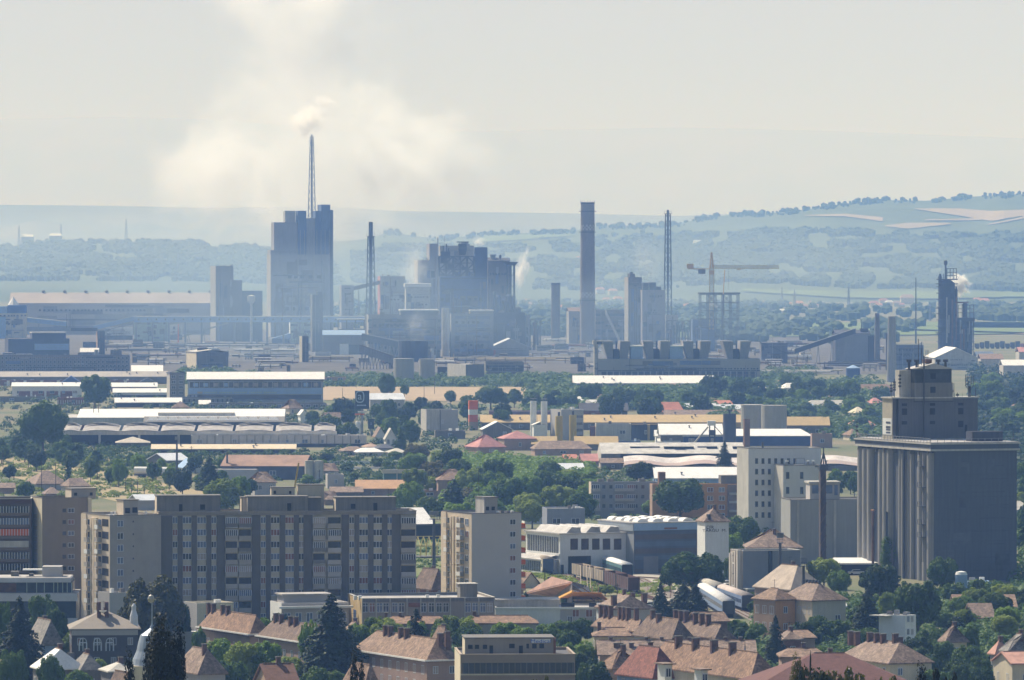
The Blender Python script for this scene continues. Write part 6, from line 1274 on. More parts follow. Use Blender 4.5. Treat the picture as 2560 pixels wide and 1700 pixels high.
# roofs scattered right: tile H
for x0,x1,yt,yb,wall,m,lb in [(135,245,470,505,cream,whroof,'glinting white roof among trees right of the cooling plant'),(262,465,545,580,cream,tiles2,'long tan roofed house among trees'),(330,655,610,650,greyr,concl,'broad grey domed roof right of the pole'),(270,395,640,665,bluel,bluel,'bright blue sheet roof in the trees'),(700,990,480,520,salmon,tiles1,'long pinkish roof left of the silo head house'),(668,850,770,800,cream,pink,'pink sheet roof left of the silo'),(650,725,840,870,cream,tiles1,'tan roof touching the silo rail'),(690,775,665,720,cream,cream,'cream gabled house above the pink sheet roof'),(820,905,590,620,salmon,pink,'red roof behind the silo head house'),(1925,2060,640,680,salmon,tiles1,'orange roof at the right margin'),(1645,1760,790,825,concl,bluel,'light blue roof behind the silo roof'),(1780,1840,440,460,salmon,tiles1,'small orange roof in the trees right of the head house'),(520,620,540,560,cream,tiles1,'tiny tan roof between the trees'),(100,180,432,455,cream,tiles1,'small red roof beyond the glinting white one'),(1945,2080,1385,1410,white,white,'white cabin roof right of the big silo'),(1945,2080,1430,1470,greyr,concl,'pale flat roof right of the big silo')]:
    simple(lb, 'H', None, x0, x1, yt, yb+12, wall, m, 'gable', 2.6, hip=.4, rot=.25 if m is not bluel else .05, depth=12, name='house', cat='house')
b = simple('ochre roofed cabin right of the concrete tanks', 'H', None, 150, 478, 765, 850, concd, ochre, 'slope', 3.6, rot=.02, depth=14); simple('tan gabled annexe at the end of the blue warehouse', 'H', None, 345, 505, 830, 940, salmon, ochre, rot=.02, depth=10)
for x0,x1,yt,yb,m,lb in [(1835,2007,485,500,whroof,'thin white roof strip left of the fruit store trees'),(1850,1930,520,540,salmon,'small salmon roof strip'),(670,760,560,585,tiles1,'small reddish roof between round trees'),(500,570,575,600,whroof,'small glinting roof left of the black workshop'),(1545,1650,590,610,tiles1,'low reddish roof under the round trees'),(1150,1330,470,490,salmon,'pale roofs glimpsed between trees')]:
    simple(lb, 'G', None, x0, x1, yt, yb+10, cream, m, 'gable', 2.4, hip=.4, rot=.1, depth=10, name='house', cat='house')
simple('small brick transformer house behind the billboard', 'F', None, 530, 705, 385, 445, salmon, concl, rot=.05, depth=14, wins=(2,1,3,3,1))
# ================================================================== NEAR: apartment houses, rail yard, old town roofs
def house(label, t, x0, xc, x1, ye, h, rise, rot=.42, along='y', hip=1.0, roof=tiles2, wall=None, left=None, ch=(), gut=False, depth=None, cw=.9, chh=1.5, wl=None, wf=None, name='house', yr=None, group=None):
    b = Bld(name, label, 'house', t, x0, xc, x1, ye, h=h, rot=rot, depth=depth, group=group)
    if roof is tiles1 or roof is tiles2: roof = (tiles1, tiles2, tiles3, tiles1, tiles4)[int(b.oy*3+b.ox*5) % 5]
    cw *= .85; chh *= .85
    wall = wall or (salmon, panel, cream, greyr, salmon)[int(b.oy) % 5]
    b.walls(wall, left, par=0)
    if yr is not None: rise = max(1.2, b.Z(yr, b.L1/2 if along == 'y' else b.L1/2, b.L2*.5) - b.h)
    b.gable(roof, rise, along=along, hip=hip, gm=wall)
    b.part('ridge_cap', MB().bar((b.L1/2, (b.L1/2*hip if hip else 0), b.h+rise+.25), (b.L1/2, b.L2-(b.L1/2*hip if hip else 0), b.h+rise+.25), .16, tiles1) if along == 'y' else MB().bar(((b.L2/2*hip if hip else 0), b.L2/2, b.h+rise+.25), (b.L1-(b.L2/2*hip if hip else 0), b.L2/2, b.h+rise+.25), .16, tiles1))
    if gut: b.gutter()
    pts = []
    for (x, off) in (ch or ()):
        if along == 'y': u = b.L1*(.5-off); pts.append((u, b.V(x, None, u)))
        else: v = b.L2*(.5-off); pts.append((b.U(x), v))
    b.chimneys(pts, cw, .7, chh)
    rg = random.Random(int(b.oy*3+b.ox)); wl = wl or (max(1,int(b.L2/3.6)), max(1,int(b.h/3.2)), 1.0, 1.35); wf = wf or (max(1,int(b.L1/3.4)), max(1,int(b.h/3.2)), 1.0, 1.35)
    if not ch and rg.random() < .8: ch = None; b.chimneys([(b.L1*.5+.3, b.L2*rg.uniform(.35,.6))], .8, .7, 1.3)
    if rg.random() < .7: x_, y_ = b.L1*.5, b.L2*.5; b.part('aerial', MB().bar((x_,y_,b.h+rise-.3),(x_,y_,b.h+rise+2.2),.045,steel).bar((x_-.6,y_,b.h+rise+2),(x_+.6,y_,b.h+rise+2),.04,steel))
    if wl: b.fgrid('left', *wl, near=True)
    if wf: b.fgrid('front', *wf, near=True)
    return b.done()
YB = 1994
# main ten storey block
b = Bld('apartment_block', 'longest ten storey apartment block with brown vertical stripes and pale window panels', 'apartment block', 'm', -45, -20, 3137, 494, yb=YB, rot=.12, depth=13)
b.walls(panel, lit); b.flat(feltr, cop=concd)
rows = [590, 740, 888, 1035, 1184, 1330, 1476, 1624, 1772]
def nm_(x): return (x/4.127+760-400)*4.9
brown = [(-20,150),(213,275),(385,450),(565,627),(690,792),(1122,1230),(1295,1355),(1465,1532),(1640,1700),(1755,1866),(nm_(385),nm_(463)),(nm_(520),nm_(568)),(nm_(660),nm_(716)),(nm_(804),nm_(860)),(nm_(905),nm_(996))]
for x0, x1 in brown: b.part('pilaster', MB().box(b.U(x0), b.U(x1), -.32, -.003, .1, b.Z(535), pil))
wins_ = [(182,1.05,1),(330,2.0,2),(508,2.0,2),(657,1.05,1),(1262,1.05,1),(1410,2.0,2),(1586,2.0,2),(1728,1.05,1),(nm_(491),1.05,1),(nm_(614),2.0,2),(nm_(760),2.0,2),(nm_(882),1.05,1)]
for y in rows:
    for x, w_, n_ in wins_: u = b.U(x); b.win('front', u, b.Z(y, u), w_, 1.35, nm=n_, near=True)
bal = [(795,950),(958,1120),(1868,2022),(nm_(240),nm_(383)),(nm_(996),nm_(1152))]
for x0, x1 in bal:
    for k, y in enumerate(rows):
        u0, u1 = b.U(x0), b.U(x1); z = b.Z(y, u0); L_ = u1-u0; wd_ = .95
        b.part('balcony', MB().box(u0+.05, u1-.05, -wd_, -.003, z-1.75, z-1.6, concl).box(u0+.05, u1-.05, -wd_, -wd_+.1, z-1.597, z-.72, random.choice((panelg, panelg, greyr, concd))).box(u0+.05,u0+.15,-wd_+.103,-.003,z-1.597,z-.72,panelg).box(u1-.15,u1-.05,-wd_+.103,-.003,z-1.597,z-.72,panelg))
        o = R()
        if o < .72:
            q = MB(); n_ = 6; q.box(u0+.12,u1-.12,-wd_+.04,-wd_+.09,z-.70,z+.62,random.choice((glass,glass,glassb,curtr,curt)))
            for i in range(n_+1): x = u0+.1+(L_-.2)*i/n_; q.box(x-.06,x+.06,-wd_-.03,-wd_+.035,z-.70,z+.62,frame)
            q.box(u0+.1,u1-.1,-wd_-.03,-wd_+.035,z+.58,z+.68,frame); b.part('balcony_glazing', q)
        else: b.part('loggia', MB().box(u0+.15,u1-.15,-.05,-.003,z-1.2,z+.65,glass))
b.part('top_band', MB().box(0, b.L1, -.36, -.003, b.Z(533), b.h-.02, mat('top_band', (.24,.215,.18), var=.15, streak=.5)))
bw = mat('penthouse_wall', (.22,.205,.185), streak=.6, var=.22)
def pent(bb, t, xl, x0, x1, yt, d0, d1, m=bw, doors=(), nm='stair_house', lm=lit, z0=None):
    u0, u1 = bb.U(x0, t)+d0*.02, bb.U(x1, t); zz_ = zat(PX(t, 0, yt)[1], bb.oy+d0*bb.c+u0*bb.n); z0 = bb.h-.4 if z0 is None else z0
    k0 = kx(PX(t, x0)[0]); ax, ay = bb.ox-bb.n*d0, bb.oy+bb.c*d0; u0 = (k0*ay-ax)/(bb.c-k0*bb.n); k1 = kx(PX(t, x1)[0]); u1 = (k1*ay-ax)/(bb.c-k1*bb.n)
    bb.part(nm, MB().box(u0,u1,d0,d1,z0,zz_,m)); bb.part('side_wall', MB().box(u0-.06,u0-.003,d0,d1,z0,zz_-.01,lm))
    bb.part('coping', MB().box(u0-.2,u1+.2,d0-.2,d1+.2,zz_+.003,zz_+.2,concd))
    for (xa, xb, ya, yb_) in doors: bb.part('door' if yb_-ya > 1.3*(xb-xa) else 'window', MB().box((kx(PX(t,xa)[0])*ay-ax)/(bb.c-kx(PX(t,xa)[0])*bb.n),(kx(PX(t,xb)[0])*ay-ax)/(bb.c-kx(PX(t,xb)[0])*bb.n),d0-.05,d0-.003,zat(PX(t,0,yb_)[1],ay),zat(PX(t,0,ya)[1],ay),dark))
pent(b, 'm', 0, -40, 738, 298, 4, 10, doors=[(232,272,395,490),(490,550,400,465)])
pent(b, 'm', 1000, 1072, 1808, 308, 3, 10, doors=[(1558,1604,390,490)]); pent(b, 'm', 0, 1809, 1970, 322, 4, 8, m=concd)
pent(b, 'm', 1280, 1365, 1650, 195, 10.3, 13, m=panel, doors=[(1390,1420,235,275),(1580,1608,240,275)], nm='lift_house'); pent(b, 'm', 1660, 1692, 2010, 163, 10.2, 13, m=panel, nm='lift_house')
pent(b, 'n', 300, 328, 946, 268, 4, 10, doors=[(715,755,330,410),(482,530,338,390)]); pent(b, 'm', 895, 1000, 1060, 318, 5, 9, m=lit)
b.part('crane_arm', MB().bar((b.U(1700,'m'),11,b.h+5),(b.U(1752,'m'),11.5,b.h+10.6),.22,yellow,6))
for u in (.2,.33,.52,.61,.8,.9): b.part('aerial', MB().bar((b.L1*u,5,b.h),(b.L1*u,5,b.h+3+2*R()),.05,steel))
b.done()
# left tower with lit flank
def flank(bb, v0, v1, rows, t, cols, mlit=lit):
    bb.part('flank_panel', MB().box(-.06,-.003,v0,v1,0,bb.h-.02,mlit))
    for y in rows:
        for (xa, xb, kind) in cols:
            va, vb = bb.V(xb, t), bb.V(xa, t); z = bb.Z(y, 0, (va+vb)/2, t)
            if kind == 'b':
                bb.part('balcony', MB().box(-1.1,-.063,va,vb,z-1.3,z-1.15,concl).box(-1.1,-1.0,va,vb,z-1.147,z-.25,random.choice((panelg,lit,white))).box(-1.0,-.063,va,va+.1,z-1.147,z-.25,concl)); bb.part('glazing', MB().box(-.12,-.063,va+.1,vb-.1,z-.24,z+.95,random.choice((glass,glassb,glass))).box(-1.06,-1.02,va,vb,z+.9,z+1.0,frame))
            elif kind == 'w': bb.win('leftp', (va+vb)/2, z, max(.8, vb-va-.6), 1.35, nm=1, near=True)
            elif kind == 'p': bb.part('fin', MB().box(-.5,-.063,va,vb,z-1.4,z+1.3,random.choice((lit,cream))))
            elif kind == 'd': bb.part('loggia', MB().box(-.10,-.063,va,vb,z-.6,z+1.0,dark))
ap2 = mat('grey_tan', (.36,.33,.30), var=.1, streak=.3)
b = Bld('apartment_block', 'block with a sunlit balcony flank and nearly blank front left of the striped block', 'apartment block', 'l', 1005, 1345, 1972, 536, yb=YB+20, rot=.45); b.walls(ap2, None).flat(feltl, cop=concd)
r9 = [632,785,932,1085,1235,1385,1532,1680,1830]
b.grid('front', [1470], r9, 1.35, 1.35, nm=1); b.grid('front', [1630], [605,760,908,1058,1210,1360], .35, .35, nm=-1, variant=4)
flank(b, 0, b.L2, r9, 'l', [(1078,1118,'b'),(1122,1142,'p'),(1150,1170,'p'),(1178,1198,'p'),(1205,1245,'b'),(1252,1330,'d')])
pent(b, 'l', 1370, 1512, 1690, 350, 3, 7, m=ap2, doors=[(1530,1590,445,510),(1620,1680,440,505)]); b.part('corner_strip', MB().box(-.3,-.063,b.V(1066),b.L2,0,b.h-.1,lit)); b.done()
for i in range(5): b.part('vent', MB().cyl(2+i*2.1,4+i%2*3,.3,b.h-.4,b.h+.7,white,8))
# back-left tower
b = Bld('apartment_block', 'brownish high block with a narrow lit window strip at its left corner', 'apartment block', 'l', 388, 515, 1115, 322, yb=YB-60, rot=.3, depth=None); b.walls(mat('brown_apt', (.25,.205,.165), var=.1, streak=.4), cream).flat(feltr, cop=concd)
r8 = [470,612,750,895,1035,1180,1325,1470,1615,1760]
b.grid('front', [868], r8, 1.4, 1.0, nm=1); b.grid('front', [785], r8, .8, .8, nm=-1, variant=0); b.grid('left', [440], r8, 3.4, 1.5, nm=2, name='window'); pent(b, 'l', 805, 875, 1172, 212, 3, 9, m=ap2, doors=[(905,942,258,295),(1098,1132,258,295)]); b.part('drip_ledge', MB().box(b.L1-.8,b.L1,-.5,-.003,0,b.h,cream)); b.done()
b = Bld('apartment_block', 'dark fronted high block with orange and glazed balconies at the left edge', 'apartment block', 'l', None, -250, 384, 330, yb=YB-70, rot=.05, depth=12); b.walls(mat('dark_apt', (.17,.13,.10), var=.12, streak=.3)).flat(feltr, cop=concl)
b.part('top_band', MB().box(0,b.L1,-.3,-.003,b.Z(390),b.Z(338),mat('top_brown', (.10,.06,.05), var=.1)))
for i, y in enumerate((455,600,735,880,1020,1160,1300)):
    z = b.Z(y); u0, u1 = b.U(-200), b.U(352); m_ = (glass, glassb, orange, concl, glass, dark, glass)[i]
    b.part('balcony', MB().box(u0,u1,-1.1,-.003,z-1.5,z-.8,mat('dark_apt',(0,0,0)))); q = MB().box(u0,u1,-.9,-.8,z-.797,z+.7,m_)
    if m_ is not concl:
        for j in range(17): x = u0+(u1-u0)*j/16; q.box(x-.06,x+.06,-1.0,-.903,z-.797,z+.7,frame)
    b.part('balcony_glazing', q)
# second tower
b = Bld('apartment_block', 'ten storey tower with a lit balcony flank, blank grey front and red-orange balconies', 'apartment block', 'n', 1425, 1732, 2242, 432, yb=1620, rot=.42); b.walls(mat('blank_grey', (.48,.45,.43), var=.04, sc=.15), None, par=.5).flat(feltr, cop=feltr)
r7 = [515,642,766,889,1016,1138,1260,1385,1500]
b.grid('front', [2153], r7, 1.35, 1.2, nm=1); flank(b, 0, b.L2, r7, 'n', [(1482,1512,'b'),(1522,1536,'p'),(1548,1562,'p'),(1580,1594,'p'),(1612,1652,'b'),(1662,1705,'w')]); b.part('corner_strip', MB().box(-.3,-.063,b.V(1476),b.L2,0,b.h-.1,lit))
for y in r7: z = b.Z(y+40, b.L1); b.part('balcony', MB().box(b.L1+.003,b.L1+1.5,1,7,z-.6,z+.5,orange).box(b.L1+.003,b.L1+1.6,.9,7.1,z-.8,z-.603,concl))
pent(b, 'n', 1720, 1862, 1996, 268, 4, 9, m=ap2, doors=[(1878,1908,362,400),(1935,1968,362,400)], lm=mat('stained_white', (.50,.47,.43), streak=.8, var=.35)); b.part('aerial', MB().bar((b.U(1912),6,b.h+4),(b.U(1912),6,b.h+10),.06,steel))
for x in (2040,2090,2150,2190): b.part('roof_vent', MB().box(b.U(x)-.3,b.U(x)+.3,2,2.6,b.h-.4,b.h+.5,random.choice((white,concd))))
b.done()
# modern glass building lower left
b = Bld('office_building', 'modern low block with white bands and a glazed top floor at the left edge', 'office building', 'l', None, -200, 928, 1490, h=10.2, rot=.02, depth=16); wb = mat('white_band', (.50,.51,.56), var=.08, streak=.2)
b.walls(mat('glass_navy', (.03,.045,.07), rough=.2, var=.3), par=0); b.part('white_band', MB().box(-.2,b.L1+.3,-.7,-.003,b.Z(1582),b.h,wb)); b.part('white_band', MB().box(-.2,b.L1+.3,-.7,-.003,b.Z(1860),b.Z(1790),wb)); b.part('terrace', MB().box(-.2,b.L1+.3,-.003,16,b.h+.003,b.h+.1,feltl))
b.part('glazed_floor', MB().box(b.U(-150),b.U(880),2,14,b.h+.103,b.Z(1352,0,2),mat('glass_navy',(0,0,0)))); b.part('brown_panel', MB().box(b.U(-100),b.U(190),1.9,1.997,b.h+.2,b.Z(1362,0,2),mat('brown_pane', (.14,.07,.04), var=.4, sc=.8)))
for x in (535,650,700,760,815,870,320,440): b.part('mullion', MB().box(b.U(x)-.08,b.U(x)+.08,1.8,1.89,b.h+.1,b.Z(1355,0,2),greenp))
b.part('roof', MB().box(b.U(-180),b.U(858),1.2,14.5,b.Z(1352,0,2)+.003,b.Z(1300,0,2),wb)); b.part('roof_sheet', MB().box(b.U(-180),b.U(850),1.5,14.3,b.Z(1300,0,2)+.003,b.Z(1298,0,2)+.1,feltl))
b.part('roof_box', MB().box(b.U(500),b.U(738),5,11,b.Z(1300,0,5),b.Z(1160,0,5),greyr)); b.part('roof_ledge', MB().box(b.U(255),b.U(500),6,9,b.Z(1210,0,5),b.Z(1195,0,5),white)); b.part('roof_hut', MB().box(b.U(108),b.U(200),7,10,b.Z(1300,0,5),b.Z(1225,0,5),concd).box(b.U(330),b.U(380),7,10,b.Z(1300,0,5),b.Z(1255,0,5),concd))
simple('flat white roof between the high blocks', 'l', None, 1690, 1925, 350, 470, greyr, zinc, 'gable', 1.6, rot=.3, depth=12)
simple('small kiosk roof at the foot of the sunlit flank block', 'l', 1330, 1338, 1590, 1480, 2070, greyr, concl, rot=.5, depth=6)
simple('low cream building with white rooftop boxes before the long block', 'A', 1440, 1545, 1830, 965, 1262, cream, concl, rot=.45, left=greyr, wins=(2,1,.9,1.2,0)).part('roof_unit', MB().box(1,6,2,4,5,6.4,white))
b = Bld('school', 'long low school block with many window groups and a yellow end wall', 'school', 'B', 722, 832, 1872, 932, h=9.5, rot=.17, depth=None); b.walls(mat('school_wall', (.30,.26,.23), var=.12, streak=.4), ochre).flat(feltl, cop=concl)
b.part('parapet_band', MB().box(0,b.L1,-.15,-.003,b.Z(958),b.h-.01,concd)); b.grid('front', [856,910,968,1018,1088,1140,1312,1375,1435,1488,1660,1718,1778,1832], [1000], 1.2, 2.0, nm=1, hb=True)
for x in (832,940,1050,1182,1290,1400,1522,1636,1745,1868): b.part('pier', MB().box(b.U(x)-.12,b.U(x)+.12,-.3,-.153,0,b.h,concl))
b.part('brick_panel', MB().box(b.U(1195),b.U(1285),-.12,-.003,b.Z(1000),b.Z(965),brick)); b.part('stair_house', MB().box(b.U(1612),b.U(1745),2,6,b.h-.4,b.Z(828),bw).box(b.U(1600),b.U(1752),1.6,6.4,b.Z(828)+.003,b.Z(822),concl))
for x in (795,832,1360,1445): b.part('roof_vent', MB().box(b.U(x)-.35,b.U(x)+.35,3,3.7,b.h-.4,b.h+.6,white))
b.part('end_window', MB().box(-.1,-.063,b.L2*.4,b.L2*.6,3,6.5,glassb)); b.done()
b = simple('low white pavilion with curved corner left of the school', 'B', 112, 200, 725, 965, 1262, greyr, concl, rot=.28, left=white, wins=(6,1,1.4,2,1)); b.part('canopy', MB().box(-.8,b.L1+.8,-1.2,-.303,b.h-1.2,b.h-.7,white)); b.part('upper_wall', MB().box(1,b.L1*.75,2,8,b.h-.5,b.h+1.6,greyr)); b.part('upper_roof', MB().box(.5,b.L1*.78,1.5,8.5,b.h+1.603,b.h+1.9,feltl))
b = simple('long flat roofed low building right of the school', 'C', None, -130, 805, 998, 1195, greyr, feltl, rot=.03, depth=14); b.part('white_wall', MB().box(0,b.U(378),-.2,-.003,0,b.h-.4,white)); b.part('upper_roof', MB().box(0,b.U(375),4,13,b.h-.4,b.h+1.3,concl).box(-.5,b.U(380),3.6,13.4,b.h+1.303,b.h+1.6,feltl)); b.grid('front',[215,345,500,605],[1045],1.5,1.6,nm=1); b.grid('front',[300],[1035],.8,.9,nm=1)
for x in (300,420,470,640): b.part('roof_vent', MB().box(b.U(x)-.8,b.U(x)+.8,5,6,b.h-.4,b.h+.7,dark))
b.part('cornice', MB().box(-.3,b.L1+.3,-.5,-.203,b.h-.45,b.h+.02,white)); b.done()
simple('white rail shed left of the grey block behind the workshops', 'C', None, 98, 275, 285, 345, white, zinc, 'slope', 2, depth=14); simple('grey panelled block with a stained roof behind the white workshop', 'C', None, 275, 572, 222, 420, mat('grey_panel', (.25,.27,.32), var=.12, streak=.4), concl, rot=.12, depth=12)
# white locomotive workshop
b = Bld('workshop', 'white locomotive workshop with tall side windows and five big square openings', 'workshop', 'C', 112, 378, 922, 428, yb=742, rot=.42); ww2 = mat('workshop_white', (.62,.63,.66), var=.08, streak=.5)
b.walls(ww2, white, par=0); b.part('roof', MB().box(-.6,b.L1+.6,-.6,b.L2+.6,b.h+.003,b.h+.35,feltl))
for f in (.22,.5,.78): b.part('roof_lantern', MB().prism([(b.L1*f-2.2,b.h+.353),(b.L1*f+2.2,b.h+.353),(b.L1*f+1.6,b.h+1.7),(b.L1*f-.6,b.h+1.9)], 1, b.L2-1, feltl)); b.part('lantern_glass', MB().box(b.L1*f+1.0,b.L1*f+2.0,1,b.L2-1,b.h+1.0,b.h+1.85,whroof))
for x in (487,572,657,741,828): u0, u1 = b.U(x-29), b.U(x+29); b.part('opening', MB().box(u0,u1,-.06,-.003,b.Z(547,u0),b.Z(460,u0),mat('boarded', (.07,.05,.05), var=.4, sc=.8)))
b.part('gate', MB().box(b.U(440),b.U(618),-.06,-.003,.05,b.Z(597,b.U(500)),dark)); b.part('door', MB().box(b.U(350+30),b.U(405),-.06,-.003,.05,b.Z(665),dark))
nw_ = 18
for i in range(nw_): v = .8+(b.L2-1.6)*(i+.5)/nw_; b.part('tall_window', MB().box(-.12,-.063,v-(b.L2-1.6)/nw_*.33,v+(b.L2-1.6)/nw_*.33,b.h*.53,b.h*.93,glass))
b.part('sill_band', MB().box(-.35,-.063,0,b.L2,b.h*.47,b.h*.52,white)); b.part('lean_to', MB().box(-4.5,-.063,b.L2*.1,b.L2,0,b.h*.36,white)); b.part('lean_to_roof', MB().prism([(-4.8,b.h*.36+.003),(-.4,b.h*.46),(-.4,b.h*.46+.2),(-4.8,b.h*.36+.2)], b.L2*.08, b.L2, feltl))
for i in range(16): v = b.L2*.12+(b.L2*.86)*(i+.5)/16; b.part('lower_window', MB().box(-4.56,-4.503,v-.45,v+.45,.8,b.h*.33,glass))
b.part('side_wing', MB().box(b.L1+.003,b.L1+2.2,.5,b.L2,0,b.h-.2,ww2))
# dark hall
b = Bld('workshop', 'big blue-grey panelled hall with bright domed rooflights', 'workshop', 'C', 680, 957, 1452, 342, yb=737, rot=.42); b.walls(mat('hall_navy', (.10,.12,.17), var=.2, streak=.3), mat('hall_left', (.30,.31,.32), var=.15, streak=.5), par=0); b.part('roof', MB().box(-.4,b.L1+.4,-.4,b.L2+.4,b.h+.003,b.h+.3,feltl))
hb_ = [mat('hall_brown', (.12,.10,.10), var=.2, streak=.3), mat('hall_blue', (.12,.16,.24), var=.15, streak=.2)]
for i, (z0, z1) in enumerate([(.02,.1),(.28,.36),(.40,.50),(.54,.64),(.68,.78)]): b.part('panel_band', MB().box(.3,b.L1-.3,-.12,-.003,b.h*z0,b.h*z1,hb_[i%2]))
b.part('fascia', MB().box(-.1,b.L1,-.3,-.003,b.h*.86,b.h,bluel)); b.part('fascia', MB().box(-.3,-.063,0,b.L2,b.h*.85,b.h,mat('fascia_grey', (.34,.38,.42), var=.1)))
b.part('gate', MB().box(b.U(1030),b.U(1145),-.2,-.13,.1,b.Z(598,b.U(1080)),mat('gate_grey', (.22,.22,.25), var=.1))); b.part('red_sign', MB().box(b.U(1190),b.U(1290),-.4,-.303,b.Z(385,b.U(1200)),b.Z(372,b.U(1200)),curtr))
for i in range(4):
    for j in range(4):
        x, y = b.L1*(.1+.24*i), b.L2*(.08+.24*j); wx, wy = b.L1*.085, b.L2*.075; q = MB(); n_ = 6; V = []
        for k in range(n_+1): a = pi*k/n_; V += [(x+wx-wx*cos(a)*1.0,y,b.h+.31+.9*sin(a)),(x+wx-wx*cos(a),y+2*wy,b.h+.31+.9*sin(a))]
        q.add(V, [(2*k,2*k+2,2*k+3,2*k+1) for k in range(n_)]+[tuple(2*k for k in range(n_+1)),tuple(2*k+1 for k in range(n_,-1,-1))], whroof); b.part('rooflight', q)
# water tower
b = house('white railway water tower with a tiled pyramid roof and black lettering', 'C', 1455, 1516, 1700, 318, 16, 3, rot=.26, hip=1, roof=tiles1, wall=ww2, left=white, name='water_tower', yr=228, wl=(0,0,1,1), wf=(0,0,1,1)); b.root['category'] = 'tower'
b.part('dormer', MB().box(b.L1*.12,b.L1*.22,-.2,1.5,b.h+.3,b.h+1.6,dark)); blk = mat('letter_black', (.03,.03,.05), var=.1)
text('CFR', b.root, (b.U(1553), -.06, b.Z(372)), 0, 1.15, blk, .02); text('TÂRGU  M.', b.root, (b.U(1588), -.06, b.Z(397)), 0, 1.0, blk, .02, 1.35)
# grey block with ruined lit end
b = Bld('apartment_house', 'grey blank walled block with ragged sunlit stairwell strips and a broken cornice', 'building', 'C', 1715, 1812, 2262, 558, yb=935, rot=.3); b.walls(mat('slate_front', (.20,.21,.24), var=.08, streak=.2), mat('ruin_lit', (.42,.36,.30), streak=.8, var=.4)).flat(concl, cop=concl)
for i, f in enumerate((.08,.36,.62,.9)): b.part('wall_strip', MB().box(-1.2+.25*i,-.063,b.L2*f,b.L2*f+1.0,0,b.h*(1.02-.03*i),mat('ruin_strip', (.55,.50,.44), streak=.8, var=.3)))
for i, z in enumerate((.25,.5,.72,.88)): b.part('ledge', MB().box(-.8,-.063,b.L2*.4,b.L2*.6,b.h*z,b.h*z+.3,dark if i%2 else white))
b.part('downpipe', MB().box(b.U(2010),b.U(2040),-.2,-.003,b.h*.3,b.h,dark)); b.part('lean_to', MB().box(b.U(1815),b.U(1925),-3,-.003,0,2.6,concd).box(b.U(1812),b.U(1928),-3.2,-.003,2.603,2.8,whroof))
house('tiled pyramid roof rising behind the grey blank block', 'C', None, 1850, 2270, 528, 11, 5, rot=.02, depth=15, along='x', hip=1, roof=tiles1, yr=392, wall=greyr)
house('hip roofed brick building between the two floodlight masts, upper roof', 'C', 1905, 2190, 2455, 850, 7, 4, rot=.5, roof=mat('tiles_pale', (.40,.33,.27), var=.2, sc=.5), wall=brick, left=salmon, yr=672, wl=(6,1,1.2,2.6))
b = house('hip roofed tan two storey building before the upper roof with a row of little vents', 'D', 105, 350, 612, 940, 9, 4, rot=.5, roof=tiles2, wall=panel, left=lit, yr=812, wl=(6,2,1.1,1.5), wf=(2,1,1.3,1.6)); q = MB()
for i in range(6): v = b.L2*(.3+.1*i); b.part('ridge_vent', MB().box(b.L1/2-.3,b.L1/2+.3,v,v+.5,b.h+b.roofgeo[5]-.2,b.h+b.roofgeo[5]+.8,steel))
b = house('salmon building with tall pale windows at the foot of the left floodlight mast', 'D', -110, 60, 215, 935, 9, 2, rot=.6, roof=tiles1, wall=orapt, left=salmon, wl=(3,2,1.3,1.8))
simple('small white porch roof before the tan two storey building', 'D', None, 425, 600, 990, 1040, greyr, whroof, 'slope', .8, rot=.1, depth=5)
# floodlight masts
def flood(label, t, x, yt, yb, n=4, wd=50):
    p = spot(t, x, yb); kk = 1/TILES[t][2]/scl(p.y); H = zat(PX(t,0,yt)[1],p.y); r = thing('floodlight_mast', label, 'light mast', p)
    part('pole', MB().lathe(0,0,[(.5,0),(.32,H*.86)],steel,8), r); part('platform', MB().box(-wd*kk*.5,wd*kk*.5,-.8,.8,H*.86,H*.86+.15,steel).box(-wd*kk*.5,wd*kk*.5,-.8,-.75,H*.86+.9,H*.86+.98,steel), r)
    for i in range(n): x_ = wd*kk*(-.5+(i+.5)/n); part('floodlight', MB().box(x_-.28,x_+.28,-.9,-.4,H*.93+.15*(i%2),H,steelg).bar((x_,-.5,H*.86),(x_,-.5,H*.94),.06,steel), r)
flood('tall floodlight mast before the grey blank block', 'D', 96, 412, 1010); flood('tall floodlight mast before the hip roofed tan building', 'D', 280, 605, 1120)
flood('dark floodlight mast right of the long apartment block', 'B', 1395, 245, 700, 6, 70); flood('floodlight mast over the brown sheet roof', 'E', 1780, 945, 1185, 3, 46); flood('thin floodlight mast before the panelled wall', 'E', 1386, 850, 1245, 3, 26)
def poles(label, t, pts, arm=True, group='wooden poles along the embankment', h=None):
    for x, yt, yb in pts:
        p = spot(t, x, yb); H = zat(PX(t,0,yt)[1],p.y); r = thing('utility_pole', label, 'pole', p, .2, group); part('pole', MB().lathe(0,0,[(.16,0),(.1,H)],bark,6), r)
        if arm: part('crossarm', MB().box(-.7,.7,-.05,.05,H-.6,H-.48,bark), r)
poles('thin dark wooden pole beside the dry embankment', 'E', [(22,970,1090),(108,1060,1190),(222,965,1110),(325,1040,1290),(436,1050,1290),(538,1130,1260),(1500,925,1110),(985,1165,1290),(1078,1195,1300),(1028,1225,1315),(1130,1240,1320),(1222,1230,1330),(872,1150,1230),(762,1095,1190),(828,1130,1210),(1240,1090,1160)])
poles('thin pole among the factories', 'F', [(1512,1015,1130),(496,1110,1230),(785,390,470),(1318,440,550),(1400,260,520),(678,470,540),(558,1040,1100),(645,1040,1100)], group='thin poles among the factories')
poles('lamp pole at the foot of the second tower', 'B', [(1452,795,915)], False, None); poles('thin pole in the rail yard', 'C', [(258,690,840),(825,810,940),(655,545,700)], True, 'thin poles in the rail yard')
p = spot('C', 738, 300); 
